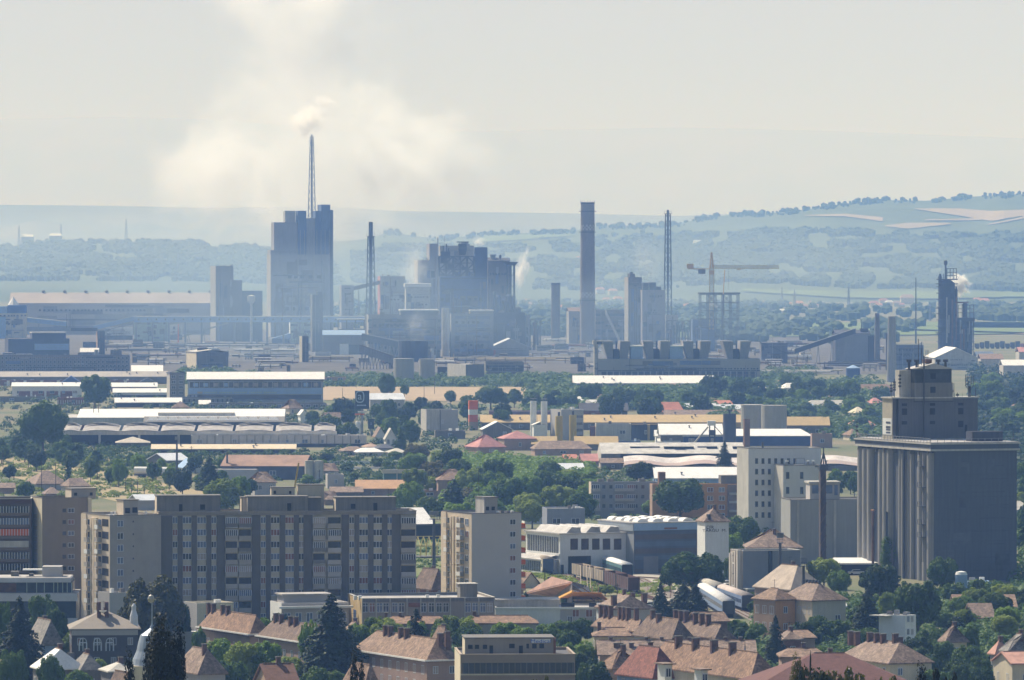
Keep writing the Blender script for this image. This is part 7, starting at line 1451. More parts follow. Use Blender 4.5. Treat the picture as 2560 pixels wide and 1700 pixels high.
# rail yard
def track(label, t, pts, wd=1.6):
    P = [spot(t, x, y) for x, y in pts]; q = MB(); bal_ = mat('ballast', (.20,.17,.15), var=.3, sc=.6)
    for a, c in zip(P, P[1:]):
        d = (c-a).normalized(); n_ = Vector((-d.y, d.x, 0)); q.add([a-n_*wd+Vector((0,0,.12)),c-n_*wd+Vector((0,0,.12)),c+n_*wd+Vector((0,0,.12)),a+n_*wd+Vector((0,0,.12))],[(0,1,2,3)],bal_)
        for s_ in (-.75,.75): q.bar(a+n_*s_+Vector((0,0,.25)), c+n_*s_+Vector((0,0,.25)), .09, rust)
    structure('railway_track', q, label)
track('track carrying the pale and rusty open wagons', 'C', [(380,735),(520,778),(760,838),(960,893),(1200,960)]); track('track in front of the workshop gate', 'C', [(100,700),(335,745),(600,800),(900,865),(1300,990)]); track('curved siding right of the dark hall', 'C', [(940,775),(1020,782),(1075,815),(1090,860),(1080,900)]); track('second curved siding by the dark hall', 'C', [(960,765),(1150,775),(1200,800),(1225,860),(1215,930)]); track('track under the passenger coaches', 'C', [(1380,870),(1550,930),(1800,1040),(2100,1200)])
def along(name, label, t, a, c, hgt, wd, builder, cat='wagon', group=None):
    A, B_ = spot(t, *a), spot(t, *c); d = B_-A; r = thing(name, label, cat, A, math.atan2(d.y, d.x), group); builder(r, d.length, hgt, wd); return r
def gondola(m):
    def f(r, L, h, w_):
        part('body', MB().box(.2,L-.2,-w_,-w_+.12,1.2,h,m).box(.2,L-.2,w_-.12,w_,1.2,h,m).box(.2,.32,-w_+.12,w_-.12,1.2,h,m).box(L-.32,L-.2,-w_+.12,w_-.12,1.2,h,m), r); part('floor', MB().box(.2,L-.2,-w_,w_,1.0,1.197,steel), r); part('load', MB().box(.33,L-.33,-w_+.13,w_-.13,1.2,h-.7,rust), r); q = MB()
        for i in range(7): x = .2+(L-.4)*i/6; q.box(x-.07,x+.07,-w_-.1,-w_-.003,1.2,h,steelg)
        part('rib', q, r)
        for x in (1.4,3.0,L-3.0,L-1.4): part('wheel', MB().box(x-.45,x+.45,-w_+.3,-w_+.45,.1,1.0,dark).box(x-.45,x+.45,w_-.45,w_-.3,.1,1.0,dark), r)
    return f
tanw = mat('wagon_tan', (.40,.33,.25), var=.2, streak=.5); bwn = mat('wagon_rust', (.11,.055,.045), var=.4, streak=.4)
for a, c, m, lb in (((512,768),(590,787),tanw,'first of three pale tan open wagons in front of the workshop'),((597,789),(680,808),tanw,'middle of three pale tan open wagons in front of the workshop'),((684,809),(762,830),tanw,'last of three pale tan open wagons in front of the workshop'),((768,840),(858,866),bwn,'rust brown open wagon behind the three pale ones'),((864,872),(958,898),bwn,'darkest rust brown open wagon at the end of the row')):
    along('open_wagon', lb, 'C', a, c, 3.9 if m is tanw else 4.3, 1.5, gondola(m), group='open goods wagons')
def coach(mb_, mr, endm=steel):
    def f(r, L, h, w_):
        part('body', MB().box(0,L,-w_,w_,1.1,h-.5,mb_), r); q = MB(); q.sm = True; V = []
        for k in range(9): a = pi*k/8; V += [(0,-w_*cos(a),h-.5+.8*sin(a)),(L,-w_*cos(a),h-.5+.8*sin(a))]
        q.add(V, [(2*k,2*k+1,2*k+3,2*k+2) for k in range(8)]+[tuple(2*k for k in range(9)),tuple(2*k+1 for k in range(8,-1,-1))], mr); part('roof', q, r); part('end_wall', MB().box(L+.003,L+.12,-w_*.9,w_*.9,1,h-.3,endm).box(-.12,-.003,-w_*.9,w_*.9,1,h-.3,endm), r)
        n_ = max(4,int(L/2.2))
        for i in range(n_): x = 1+(L-2)*(i+.5)/n_; part('window', MB().box(x-.6,x+.6,-w_-.04,-w_-.003,2.1,3.0,glass), r)
        part('underframe', MB().box(1,L-1,-w_*.8,w_*.8,.5,1.09,dark), r)
        for x in (2.5,L-2.5): part('bogie', MB().box(x-1.3,x+1.3,-w_*.8,w_*.8,.05,.49,dark), r)
    return f
blc = mat('coach_blue', (.16,.22,.34), var=.1); along('passenger_coach', 'white roofed blue passenger coach beside the double conifer', 'C', (1500,955), (1700,1085), 4.4, 1.5, coach(blc, mat('coach_white', (.55,.54,.53), var=.2, streak=.3)), 'railway coach'); along('passenger_coach', 'cream roofed coach, nearer half of the rear train', 'C', (1480,900), (1640,955), 4.3, 1.5, coach(blc, mat('coach_cream', (.40,.37,.32), var=.2)), 'railway coach'); along('passenger_coach', 'cream roofed coach, farther half of the rear train', 'C', (1655,962), (1850,1035), 4.3, 1.5, coach(blc, mat('coach_roof', (.42,.36,.33), var=.15)), 'railway coach')
along('passenger_coach', 'grey coach end standing beside the workshop lean-to', 'C', (190,708), (285,745), 4.6, 1.6, coach(cream, tanw, mat('coach_end', (.07,.10,.17), var=.2)), 'railway coach'); along('tank_wagon', 'white locomotive with a gleaming roof in front of the workshop', 'C', (735,728), (905,785), 4.4, 1.5, coach(teal, whroof, dark), 'locomotive').name = 'locomotive'
r_ = along('hopper_wagon', 'round grey tank car behind the white locomotive', 'C', (672,690), (738,712), 4.3, 1.5, lambda r,L,h,w_: (part('tank', MB().bar((0,0,2.6),(L,0,2.6),1.5,zinc,12), r), part('underframe', MB().box(0,L,-1.2,1.2,.5,1.1,dark), r)), 'wagon')
def car(label, t, x, y, m, rz):
    r = thing('parked_car', label, 'car', spot(t, x, y), rz, None); part('body', MB().box(-2.1,2.1,-.85,.85,.35,.95,m).frus(-1.3,1.5,-.8,.8,.953,-.8,1.0,-.68,.68,1.5,m), r); part('glass', MB().frus(-1.25,1.45,-.82,.82,1.0,-.85,1.05,-.70,.70,1.42,glass), r)
    for a in (-1.3,1.3):
        for c in (-.75,.75): part('wheel', MB().bar((a,c-.12,.33),(a,c+.12,.33),.33,dark,10), r)
car('white car parked behind the broken cornice block', 'C', 1668, 835, white, .5); car('second white car parked nearer the grey block', 'C', 1690, 855, white, .4); car('white van like car in the yard', 'D', 690, 745, white, .2); car('white car at the right edge under the pink roofs', 'D', 1815, 1408, white, 0)
for x, y, lb in ((1030,990,'left'),(1065,995,'middle'),(1092,1003,'right')): car(lb+' one of the white cars left of the narrow conifer', 'C', x, y, white, .1)
# collapsed roof + orange tarpaulin
P = [spot('C', x, y) for x, y in ((110,905),(335,935),(500,830),(310,790))]; r_ = thing('collapsed_shed', 'shed with a faded pinkish roof broken open on the right', 'shed', P[0]); o = P[0]; rs = mat('faded_pink_roof', (.42,.26,.21), var=.25, sc=.35)
def on(t, x, y, z): a, b_ = PX(t, x, y); Y = yground(b_, z); return Vector((kx(a)*Y, Y, z)) - o
pa, pb, pc, pd = on('C',112,882,2.4), on('C',328,905,2.2), on('C',472,797,7.0), on('C',312,757,7.2); dn = Vector((0,0,-.3))
part('roof', MB().add([pa,pb,pc,pd,pa+dn,pb+dn,pc+dn,pd+dn],[(0,1,2,3),(4,7,6,5),(0,4,5,1),(1,5,6,2),(2,6,7,3),(3,7,4,0)],rs), r_)
part('wall', MB().add([Vector((pa.x,pa.y,0)),Vector((pb.x,pb.y,0)),pb+dn*1.1,pa+dn*1.1,Vector((pc.x,pc.y,0)),pc+dn*1.1],[(0,1,2,3),(1,4,5,2)],concd), r_); q = MB()
for i in range(8): s_ = pb.lerp(pc, i/7); e = s_+Vector((6+2*R(),2,-3.5-R())); q.bar(s_, e, .12, bark); q.bar((e.x,e.y,0), (e.x,e.y,4+1.5*R()), .09, tanw)
part('rafter', q, r_); part('debris', MB().add([on('C',340,905,1),on('C',620,905,.6),on('C',600,830,.8),on('C',480,800,2.5)],[(0,1,2,3)],dark), r_)
for x,y in ((300,775),(275,800),(320,800),(340,785)): 
    c_ = on('C',x,y,6.0-(y-757)*.03); part('hole', MB().box(c_.x-.7,c_.x+.7,c_.y-1,c_.y+1,c_.z-.4,c_.z+.45,dark), r_)
o = spot('C', 370, 960); r_ = thing('tarpaulin_roof', 'bright orange tarpaulin stretched over a low roof before the broken shed', 'roof', o); tar = mat('tarpaulin', (.80,.33,.07), var=.12, rough=.5)
v = [on('C',368,930,2.2),on('C',752,934,2.2),on('C',700,882,5.0),on('C',478,876,5.2)]; part('tarpaulin', MB().add(v+[p_+Vector((0,.1,-.25)) for p_ in v],[(0,1,2,3),(4,7,6,5),(0,4,5,1),(1,5,6,2),(2,6,7,3),(3,7,4,0)],tar), r_); part('wall', MB().add([Vector((v[0].x,v[0].y,0)),Vector((v[1].x,v[1].y,0)),v[1]-Vector((0,-.2,.3)),v[0]-Vector((0,-.2,.3))],[(0,1,2,3)],cream), r_); part('bright_fold', MB().bar(v[0]+Vector((0,0,.15)),v[3]+Vector((0,0,.15)),.35,mat('tarp_light', (.9,.5,.14), var=.1)), r_)
for x in (545,595,620): part('post', MB().bar(on('C',x,880,0)+Vector((0,8,0)), on('C',x-8,835,0)+Vector((0,8,5)), .1, tanw), r_)
simple('small cream gable with a red edge beside the orange balconies', 'C', None, 88, 205, 805, 850, cream, tiles1, 'gable', 2.4, rot=.5, along='y', depth=10)
# features right of the long block
b = Bld('canopy_hall', 'white sheet canopy roof sloping behind the end of the long block', 'hall', 'B', None, 1245, 1460, 345, yb=470, rot=.35, depth=20); b.part('wall', MB().box(0,b.L1,.3,20,0,b.h-.4,dark)); b.part('roof', MB().prism([(-1,b.h),(b.L2*.0+20,b.h+.0),(10,b.h+4.5)], -1, b.L1*.7, whroof, axis='x')); b.part('eave', MB().box(-1,b.L1,-1,.2,b.h-.5,b.h-.003,steel))
p = spot('B', 1365, 610); r_ = thing('timber_frame', 'yellow wooden frame of an unfinished house on the green slope', 'building frame', p, .25); q = MB(); yel = mat('fresh_timber', (.62,.50,.18), var=.15)
for i in range(9): x = -6.5+i*1.6; q.bar((x,-2,.5),(x,-2,3.4),.13,yel); q.bar((x,-2,3.4),(x,1,6),.11,yel); q.bar((x,4,3.4),(x,1,6),.11,yel); q.bar((x,4,.5),(x,4,3.4),.13,yel)
for y, z in ((-2,3.4),(1,6),(4,3.4)): q.bar((-6.5,y,z),(6.5,y,z),.13,yel)
part('frame', q, r_); part('plinth', MB().box(-7,7,-2.5,4.5,0,.5,concd), r_)
house('long tan tiled roof over a dark red wall between the two tall blocks', 'B', 1242, 1380, 1500, 835, 4, 3, rot=.5, roof=tiles1, wall=brick, left=brick, hip=.3, yr=700)
simple('dark roofed hut at the right foot of the second tower', 'C', None, -60, 90, 860, 900, salmon, tiles1, 'gable', 2, rot=.2, depth=8)
# old town roofs
house('brown tiled long house with a white gutter, behind the steeple trees', 'A', 1562, 1962, 2120, 1203, 6.5, 3, yr=1045, gut=True, ch=((1636,.05),(1672,.05),(1747,.05),(1786,.05)), left=salmon, wl=(8,1,1,1.6), cw=1.1, chh=2.0, depth=None)
house('brown tiled long house with four chimneys and a white gutter left of the big spruce', 'B', 20, 610, 790, 1300, 6.5, 3, yr=1135, gut=True, ch=((155,.05),(198,.05),(272,.08),(312,.08)), wl=(10,1,1,1.6), cw=1.1, chh=2.0)
b = house('biggest brown tiled house with a sweeping white gutter and two rows of windows', 'B', 768, 1342, 1600, 1408, 7.5, 4, yr=1222, gut=True, ch=((1016,.06),(1054,.06),(1136,.06),(1180,.06),(1500,-.0)), wall=salmon, left=mat('pink_wall', (.36,.25,.21), var=.12), wl=(9,2,1.2,1.7), cw=1.15, chh=2.2)
b.chimneys([(b.L1*.55, 2.5),(b.L1*.75, 1.8)], 1.0, .9, 1.6)
house('large weathered tan roof with four tall chimneys and white dormer gables', 'C', 1052, 1880, 2090, 1540, 8.5, 5, rot=.45, yr=1318, roof=tiles1, wall=salmon, left=cream, ch=((1306,.03),(1440,.03),(1586,.03),(1730,.03)), cw=1.6, chh=2.0, wl=(14,1,1.3,2.0))
b = Bld('dormer_gable', 'left white dormer gable breaking the eave of the weathered tan roof', 'dormer', 'C', 1168, 1200, 1252, 1448, h=9.6, rot=.45, depth=3); b.walls(white, par=0); b.part('roof', MB().box(-.6,b.L1+.6,-.6,3.4,b.h+.003,b.h+.25,tiles2)); b.win('front', b.L1*.5, b.h-1.5, 1.0, 1.6)
b = Bld('dormer_gable', 'right white dormer gable breaking the eave of the weathered tan roof', 'dormer', 'C', 1455, 1490, 1535, 1492, h=9.2, rot=.45, depth=3); b.walls(white, par=0); b.part('roof', MB().box(-.6,b.L1+.6,-.6,3.4,b.h+.003,b.h+.25,tiles2)); b.win('front', b.L1*.5, b.h-1.5, 1.0, 1.6)
house('smooth dark red roof over a pale blue wall left of the weathered tan roof', 'C', 828, 1110, 1330, 1530, 7, 4, rot=.5, yr=1312, roof=tilesr, wall=bluel, left=bluel)
b = house('long tan roof row with seven dark chimneys along its ridge', 'C', None, 688, 1905, 1372, 6.5, 3, rot=.02, depth=12, along='x', hip=0, roof=tiles1, yr=1264, ch=((785,-.02),(1065,-.02),(1185,-.02),(1286,-.02),(1405,-.02),(1686,-.02),(1806,-.02)), cw=.8, chh=.9)
for x in (820,858,942): b.chimneys([(b.U(x), b.L2*.25)], .9, .9, .9)
house('tan hip roofed house under the left end of the seven chimney row', 'C', 690, 790, 1010, 1468, 6, 3.4, rot=.5, yr=1335, roof=tiles1, wall=salmon)
house('terrace roof with a clump of tall brick chimneys, left of the terraces', 'C', 640, 985, 1075, 1172, 5.5, 3, yr=1085, roof=tiles1, ch=((700,.02),(735,.02),(775,.02),(850,.0),(880,.0),(912,.0)), cw=1.2, chh=2.8, hip=.8)
house('terrace roof with chimneys in the middle of the terraces', 'C', 960, 1260, 1420, 1235, 5.5, 3, yr=1085, roof=tiles1, ch=((975,.02),(1105,.02),(1150,.1)), cw=1.1, chh=1.8, hip=.8)
house('terrace roof with six brick chimneys, right of the terraces', 'C', 1235, 1600, 1740, 1232, 5.5, 3, yr=1125, roof=tiles1, ch=((1285,.02),(1325,.02),(1365,.02),(1440,.04),(1490,.04),(1540,.04)), cw=1.2, chh=2.6, hip=.8)
house('small gabled tan roof with a dark front over the right terraces', 'C', 1425, 1470, 1690, 1110, 6, 3, rot=.3, yr=1042, roof=tiles2, wall=rust, left=rust, hip=0, along='x', depth=8)
b = house('white gabled house with two dark chimneys below the orange tarpaulin', 'C', 664, 800, 1102, 1010, 6, 3, rot=.35, yr=905, roof=tiles2, wall=greyr, left=white, ch=((880,0),), cw=.8, hip=.45, wf=(3,1,.8,1.1)); b.chimneys([(b.L1*.08,2),(b.L1*.85,1.5)], 1.1, 1.1, 2.4); b.chimneys([(b.L1*.7,5)], .8,.8,1.6)
house('low tiled roofs along the foot of the terraces', 'C', None, 650, 1180, 1225, 4, 2, rot=.02, depth=9, along='x', hip=.5, roof=tiles1, yr=1165, ch=((690,.0),(1000,.0)))
house('narrow tan tiled roof strip behind the school trees', 'B', None, 1010, 1500, 1130, 5, 2, rot=.02, depth=9, along='x', hip=.4, roof=tiles1, yr=1075, ch=((1020,0),(1130,0)), cw=.8, chh=1)
house('tan tiled roof right of the school under the bushes', 'B', None, 1640, 2200, 1125, 5, 2, rot=.02, depth=9, along='x', hip=.4, roof=tiles1, yr=1070, ch=((1715,0),), chh=1.2)
house('small tan roof glimpsed between the school trees', 'B', 690, 760, 850, 1185, 5, 2, rot=.4, roof=tiles1, yr=1120); house('small tan roof glimpsed behind the narrow cypress', 'B', 1395, 1470, 1520, 1225, 5, 2, rot=.4, roof=tiles1, yr=1155)
# foreground office block
b = Bld('office_building', 'foreground tan office block with a set back top storey and ribbon windows', 'office building', 'B', 1588, 1604, 2502, 1372, h=14, rot=.06, depth=20); b.walls(mat('office_tan', (.27,.215,.17), var=.08, streak=.2), cream).flat(feltr, cop=mat('coping_tan', (.38,.31,.25), var=.08))
b.part('ribbon_window', MB().box(.3,b.L1-.2,-.1,-.003,b.Z(1518),b.Z(1435),glass)); 
for i in range(20): b.part('mullion', MB().box(.4+(b.L1-.8)*i/19-.09,.4+(b.L1-.8)*i/19+.09,-.2,-.103,b.Z(1518),b.Z(1437),pil))
b.part('sill_band', MB().box(-.1,b.L1+.1,-.5,-.203,b.Z(1530),b.Z(1519),cream)); b.part('lower_ribbon', MB().box(.3,b.L1-.2,-.1,-.003,b.Z(1518)-4.2,b.Z(1518)-1.8,glass))
pent(b, 'B', 1590, 1640, 2332, 1243, 3, 12, m=mat('office_top', (.30,.26,.225), var=.1, streak=.3), doors=[(1662,1698,1292,1325),(1716,1748,1292,1325),(1778,1812,1292,1325),(1830,1858,1298,1362),(1985,2028,1285,1320),(2062,2092,1300,1362),(2120,2140,1285,1322),(2165,2200,1285,1322),(2222,2258,1285,1322)], lm=cream, nm='top_storey')
d0_ = 2.9; u0, u1 = b.U(2162), b.U(2320); b.part('sign', MB().box(u0,u1,d0_-.1,d0_-.003,b.Z(1276,20,3),b.Z(1246,20,3),white)); text('Medical', b.root, ((u0+u1)/2, d0_-.14, (b.Z(1276,20,3)+b.Z(1246,20,3))/2-.05), 0, .95, mat('sign_blue', (.05,.12,.5), var=.1), .02, 1.3)
b.part('brick_pier', MB().box(b.U(2336),b.U(2360),3,12,b.h-.4,b.Z(1240,20,3),brick)); b.part('aerial', MB().bar((b.U(2045),1,b.h-2),(b.U(2045),1,b.h+.2),.06,steel).bar((b.U(2005),1,b.Z(1467)),(b.U(2090),1,b.Z(1465)),.06,white).bar((b.U(2005),1,b.Z(1508)),(b.U(2090),1,b.Z(1506)),.06,white)); b.done()
# left foreground
b = house('grey hipped manor with arched windows in a dark wall at the lower left', 'A', 515, 560, 1085, 1168, 9.5, 4, rot=.1, along='x', hip=.9, roof=mat('manor_roof', (.27,.235,.20), var=.12, sc=.5, streak=.2), wall=mat('manor_wall', (.085,.07,.07), var=.2), depth=14, yr=1032, name='manor')
b.part('eave_band', MB().box(0,b.L1,-.3,-.003,b.h-1.3,b.h-.3,greyr))
for x in (648,762,858):
    u = b.U(x); q = MB(); w_ = .75; z0, z1 = b.Z(1340,u), b.Z(1275,u); q.box(u-w_,u+w_,-.06,-.003,z0,z1,glass); q.prism([(u-w_,z1),(u+w_,z1),(u+w_*.8,z1+.6),(u,z1+.95),(u-w_*.8,z1+.6)],-.06,-.003,glass); q2 = MB()
    for s_ in (-1,1): q2.box(u+s_*w_-.12,u+s_*w_+.12,-.14,-.061,z0,z1,frame)
    q2.box(u-.08,u+.08,-.13,-.061,z0,z1+.9,frame); q2.box(u-w_,u+w_,-.13,-.061,z1-.1,z1+.1,frame); 
    for k in range(6): a0, a1 = pi*k/6, pi*(k+1)/6; q2.bar((u+w_*cos(a0),-.1,z1+.95*sin(a0)),(u+w_*cos(a1),-.1,z1+.95*sin(a1)),.11,frame)
    o_ = b.part('arched_window', q2); part('pane', q, o_)
b.part('chimney', MB().box(b.U(765),b.U(795),4,5.5,b.h+2,b.Z(955,0,6),brickb).box(b.U(825),b.U(855),4,5.5,b.h+2,b.Z(955,0,6),brickb)); b.part('dish', MB().lathe(b.U(808),3,[(.1,b.h+3.0),(.8,b.h+3.5)],white,12))
b.part('roof_finial', MB().lathe(b.U(1052),3,[(.9,b.h),(.8,b.h+2.4),(.45,b.h+3.6),(.5,b.h+4.4),(.1,b.h+5.0)],zinc,10)); b.part('downpipe', MB().bar((b.U(1085),-.2,0),(b.U(1085),-.2,b.h),.18,dark))
house('house with a steep grey mansard roof between spruce and glinting roof', 'A', 215, 330, 480, 1262, 6, 4, rot=.35, roof=tilesg, wall=bluel, left=concl, yr=1098, hip=.35)
b = house('low house with a dazzling sunlit sheet roof beside the dark spruce', 'A', 255, 330, 650, 1475, 6, 3, rot=.3, roof=whroof, wall=concd, hip=.5, yr=1330); b.part('smoke_vent', MB().cyl(b.U(590),4,.7,b.h,b.h+2.6,steel,10))
house('brown hip roof adjoining the dazzling sheet roof', 'A', 560, 640, 790, 1475, 6, 3, rot=.3, roof=tilesg, wall=concd, yr=1370)
b = simple('white blank wall with a gutter pipe right of the steeple tree', 'A', None, 1280, 1552, 1190, 1430, greyr, white, rot=.03, depth=10, name='house', cat='house'); b.part('chimney', MB().box(b.U(1500),b.U(1525),-1.5,-.3,0,b.h*.35,brickb).bar((b.U(1512),-1,b.h*.35),(b.U(1512),-1,b.h+1),.08,steel))
house('tan hip roof with a leaning chimney shadow below the white blank wall', 'A', 1370, 1560, 1765, 1500, 6, 3, rot=.4, roof=tiles1, yr=1325, ch=((1600,.1),), cw=1.0, chh=2.2)
house('dark brick tiled roof filling the bottom left corner of the second quarter', 'A', 1780, 2150, 2370, 1700, 8, 4, rot=.3, roof=mat('plain_tiles', (.17,.09,.065), var=.2, sc=1.5), yr=1448, hip=.0, along='x', depth=16)
house('glinting grey roofed outbuilding at the bottom edge left of the steeple', 'A', 790, 860, 1060, 1500, 6, 2, rot=.3, roof=concl, wall=concd, yr=1440); house('tan ridge roof at the bottom edge left of the steeple', 'A', 860, 1000, 1060, 1610, 7, 3, rot=.4, roof=tiles1, yr=1510)
house('small salmon roof behind the black twig tree', 'B', 690, 860, 960, 1585, 7, 3, rot=.4, roof=tiles1, yr=1448)
# steeple
Ys = 1010; sx_, _ = PX('A', 1190, 0); p = Vector((kx(sx_)*Ys, Ys, 0)); r_ = thing('church_steeple', 'silvery onion shaped church steeple with a ball on a long pole behind the foreground tree', 'steeple', p)
def zs(y): return zat(PX('A',0,y)[1], Ys)
k_ = 1/F3/scl(Ys); prof = [(160,1450),(150,1400),(122,1340),(108,1270),(92,1215),(50,1185),(22,1165),(10,1140),(5,1120),(4,950)]
part('spire', MB().lathe(0,0,[(a*k_, zs(y)) for a, y in prof],mat('silver_sheet', (.30,.34,.40), rough=.35, var=.15, metal=.3),20), r_); part('ball', MB().lathe(-8*k_,0,[(2*k_,zs(965)),(20*k_,zs(955)),(27*k_,zs(932)),(20*k_,zs(908)),(3*k_,zs(898))],mat('ball_metal', (.35,.33,.28), rough=.4, var=.2, metal=.4),16), r_); part('tower_wall', MB().box(-150*k_,150*k_,-150*k_,150*k_,0,zs(1450)-.003,cream), r_)
# turret of the weathered tan roof
Ys = 1190; sx_, _ = PX('C', 1828, 0); p = Vector((kx(sx_)*Ys, Ys, 0)); r_ = thing('turret', 'slim slate turret with a needle point before the weathered tan roof', 'turret', p); k_ = 1/F3/scl(Ys)
def zs2(y): return zat(PX('C',0,y)[1], Ys)
part('spire', MB().lathe(0,0,[(44*k_,zs2(1555)),(34*k_,zs2(1490)),(24*k_,zs2(1430)),(10*k_,zs2(1370)),(1*k_,zs2(1270))],mat('slate_dark', (.10,.12,.16), var=.2),8), r_); part('shaft', MB().cyl(0,0,34*k_,0,zs2(1555)-.003,mat('slate_dark',(0,0,0)),8), r_); part('dormer', MB().box(-12*k_,12*k_,-46*k_,-36*k_,zs2(1535),zs2(1500),concl), r_)
# right foreground
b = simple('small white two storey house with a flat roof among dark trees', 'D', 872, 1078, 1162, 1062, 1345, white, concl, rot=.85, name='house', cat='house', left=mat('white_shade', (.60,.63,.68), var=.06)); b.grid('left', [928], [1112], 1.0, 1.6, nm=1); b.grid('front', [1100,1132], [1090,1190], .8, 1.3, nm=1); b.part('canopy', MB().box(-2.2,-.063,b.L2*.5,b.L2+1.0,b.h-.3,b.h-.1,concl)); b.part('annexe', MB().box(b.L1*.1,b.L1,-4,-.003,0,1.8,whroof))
b = simple('white loading platform roof in front of the silo', 'D', None, 545, 850, 655, 745, dark, whroof, 'slope', .9, rot=.02, depth=14, name='loading_roof', cat='roof')
r_, rr_, hh_ = cylT('tank', 'upright grey tank with a white lid at the foot of the silo', 'tank', 'D', 1467, 1565, 742, 905, bluel); part('lid', MB().lathe(0,0,[(rr_*1.03,hh_+.003),(rr_*.8,hh_+.7),(.2,hh_+.9)],white,18), r_)
simple('low bluish shed right of the upright grey tank', 'D', None, 1570, 1750, 800, 850, bluel, zinc, rot=.02, depth=8)
conveyor('broken slanting conveyor leaning at the foot of the silo', 'D', (760,500), (868,385), 640, 10, rust, tanw, 1, 1)
simple('long tan roof with small vents at the right edge', 'D', None, 1480, 1940, 1000, 1060, salmon, tiles1, 'slope', 2.4, rot=.02, depth=14); simple('red wall house under the long tan roof', 'D', 1490, 1500, 1565, 1010, 1080, pink, tiles1, 'gable', 2, rot=.3); simple('grey brown gabled roof beside the pointed cypress', 'D', 1600, 1612, 1765, 1088, 1150, concd, tiles2, 'slope', 3.0, rot=.1, depth=10)
house('grey brown hip roof among the trees at the right', 'D', 1350, 1400, 1560, 1255, 5, 3, roof=tiles2, yr=1150, rot=.35); house('pink tiled roof with a white flank at the right edge', 'D', 1745, 1790, 1890, 1345, 5, 2.5, roof=mat('pink_tile', (.50,.28,.22), var=.2, sc=.8), wall=greyr, yr=1262, rot=.4); house('bright pink roof over a cream wall in the lower right corner', 'D', 1880, 1920, 2120, 1440, 6, 2.5, roof=mat('pink_tile',(0,0,0)), wall=cream, left=cream, yr=1352, rot=.3, hip=0, along='x', depth=10); house('dark green-brown gable above the pink roofs', 'D', 1830, 1890, 2120, 1335, 6, 3, roof=tilesg, yr=1215, rot=.35)
house('tan roof with seven brick chimneys right of the red-brown roof', 'D', 560, 955, 1285, 1432, 6.5, 3.5, yr=1268, roof=tiles1, rot=.45, wall=cream, ch=((650,.06),(700,.06),(800,.04),(855,.04),(905,.04),(1000,.0),(1035,-.1)), cw=1.3, chh=2.0, hip=.9)
b = house('very large dark red-brown roof at the bottom right', 'D', None, -110, 1190, 1640, 9, 6, rot=.06, depth=24, along='x', hip=1, roof=mat('redbrown_tiles', (.135,.06,.05), var=.2, sc=1.2), yr=1365); b.part('skylight', MB().box(b.U(645),b.U(680),5,6,b.h+1.5,b.h+3.2,white))
house('brick stub with a pair of chimneys among the trees', 'D', 118, 130, 262, 1245, 5, 1.5, roof=tiles1, wall=brick, rot=.2, depth=6, yr=1195); house('thin tan roof strip behind the large red-brown roof', 'D', None, 110, 455, 1390, 6, 2, roof=tiles1, rot=.02, along='x', depth=10, yr=1328, hip=.3); house('thin tan roof strip with chimneys at the terrace end', 'D', None, 120, 370, 1238, 5, 2, roof=tiles1, rot=.02, along='x', depth=8, yr=1205, hip=.3)
house('glinting white roof in front of the red-brown roof corner', 'D', None, 20, 210, 1580, 7, 1, roof=whroof, rot=.1, along='x', depth=8, yr=1530, hip=.3); house('small tan roof in front of the turret', 'D', None, -90, 40, 1580, 7, 2, roof=tiles1, rot=.1, along='x', depth=8, yr=1490, hip=.3)
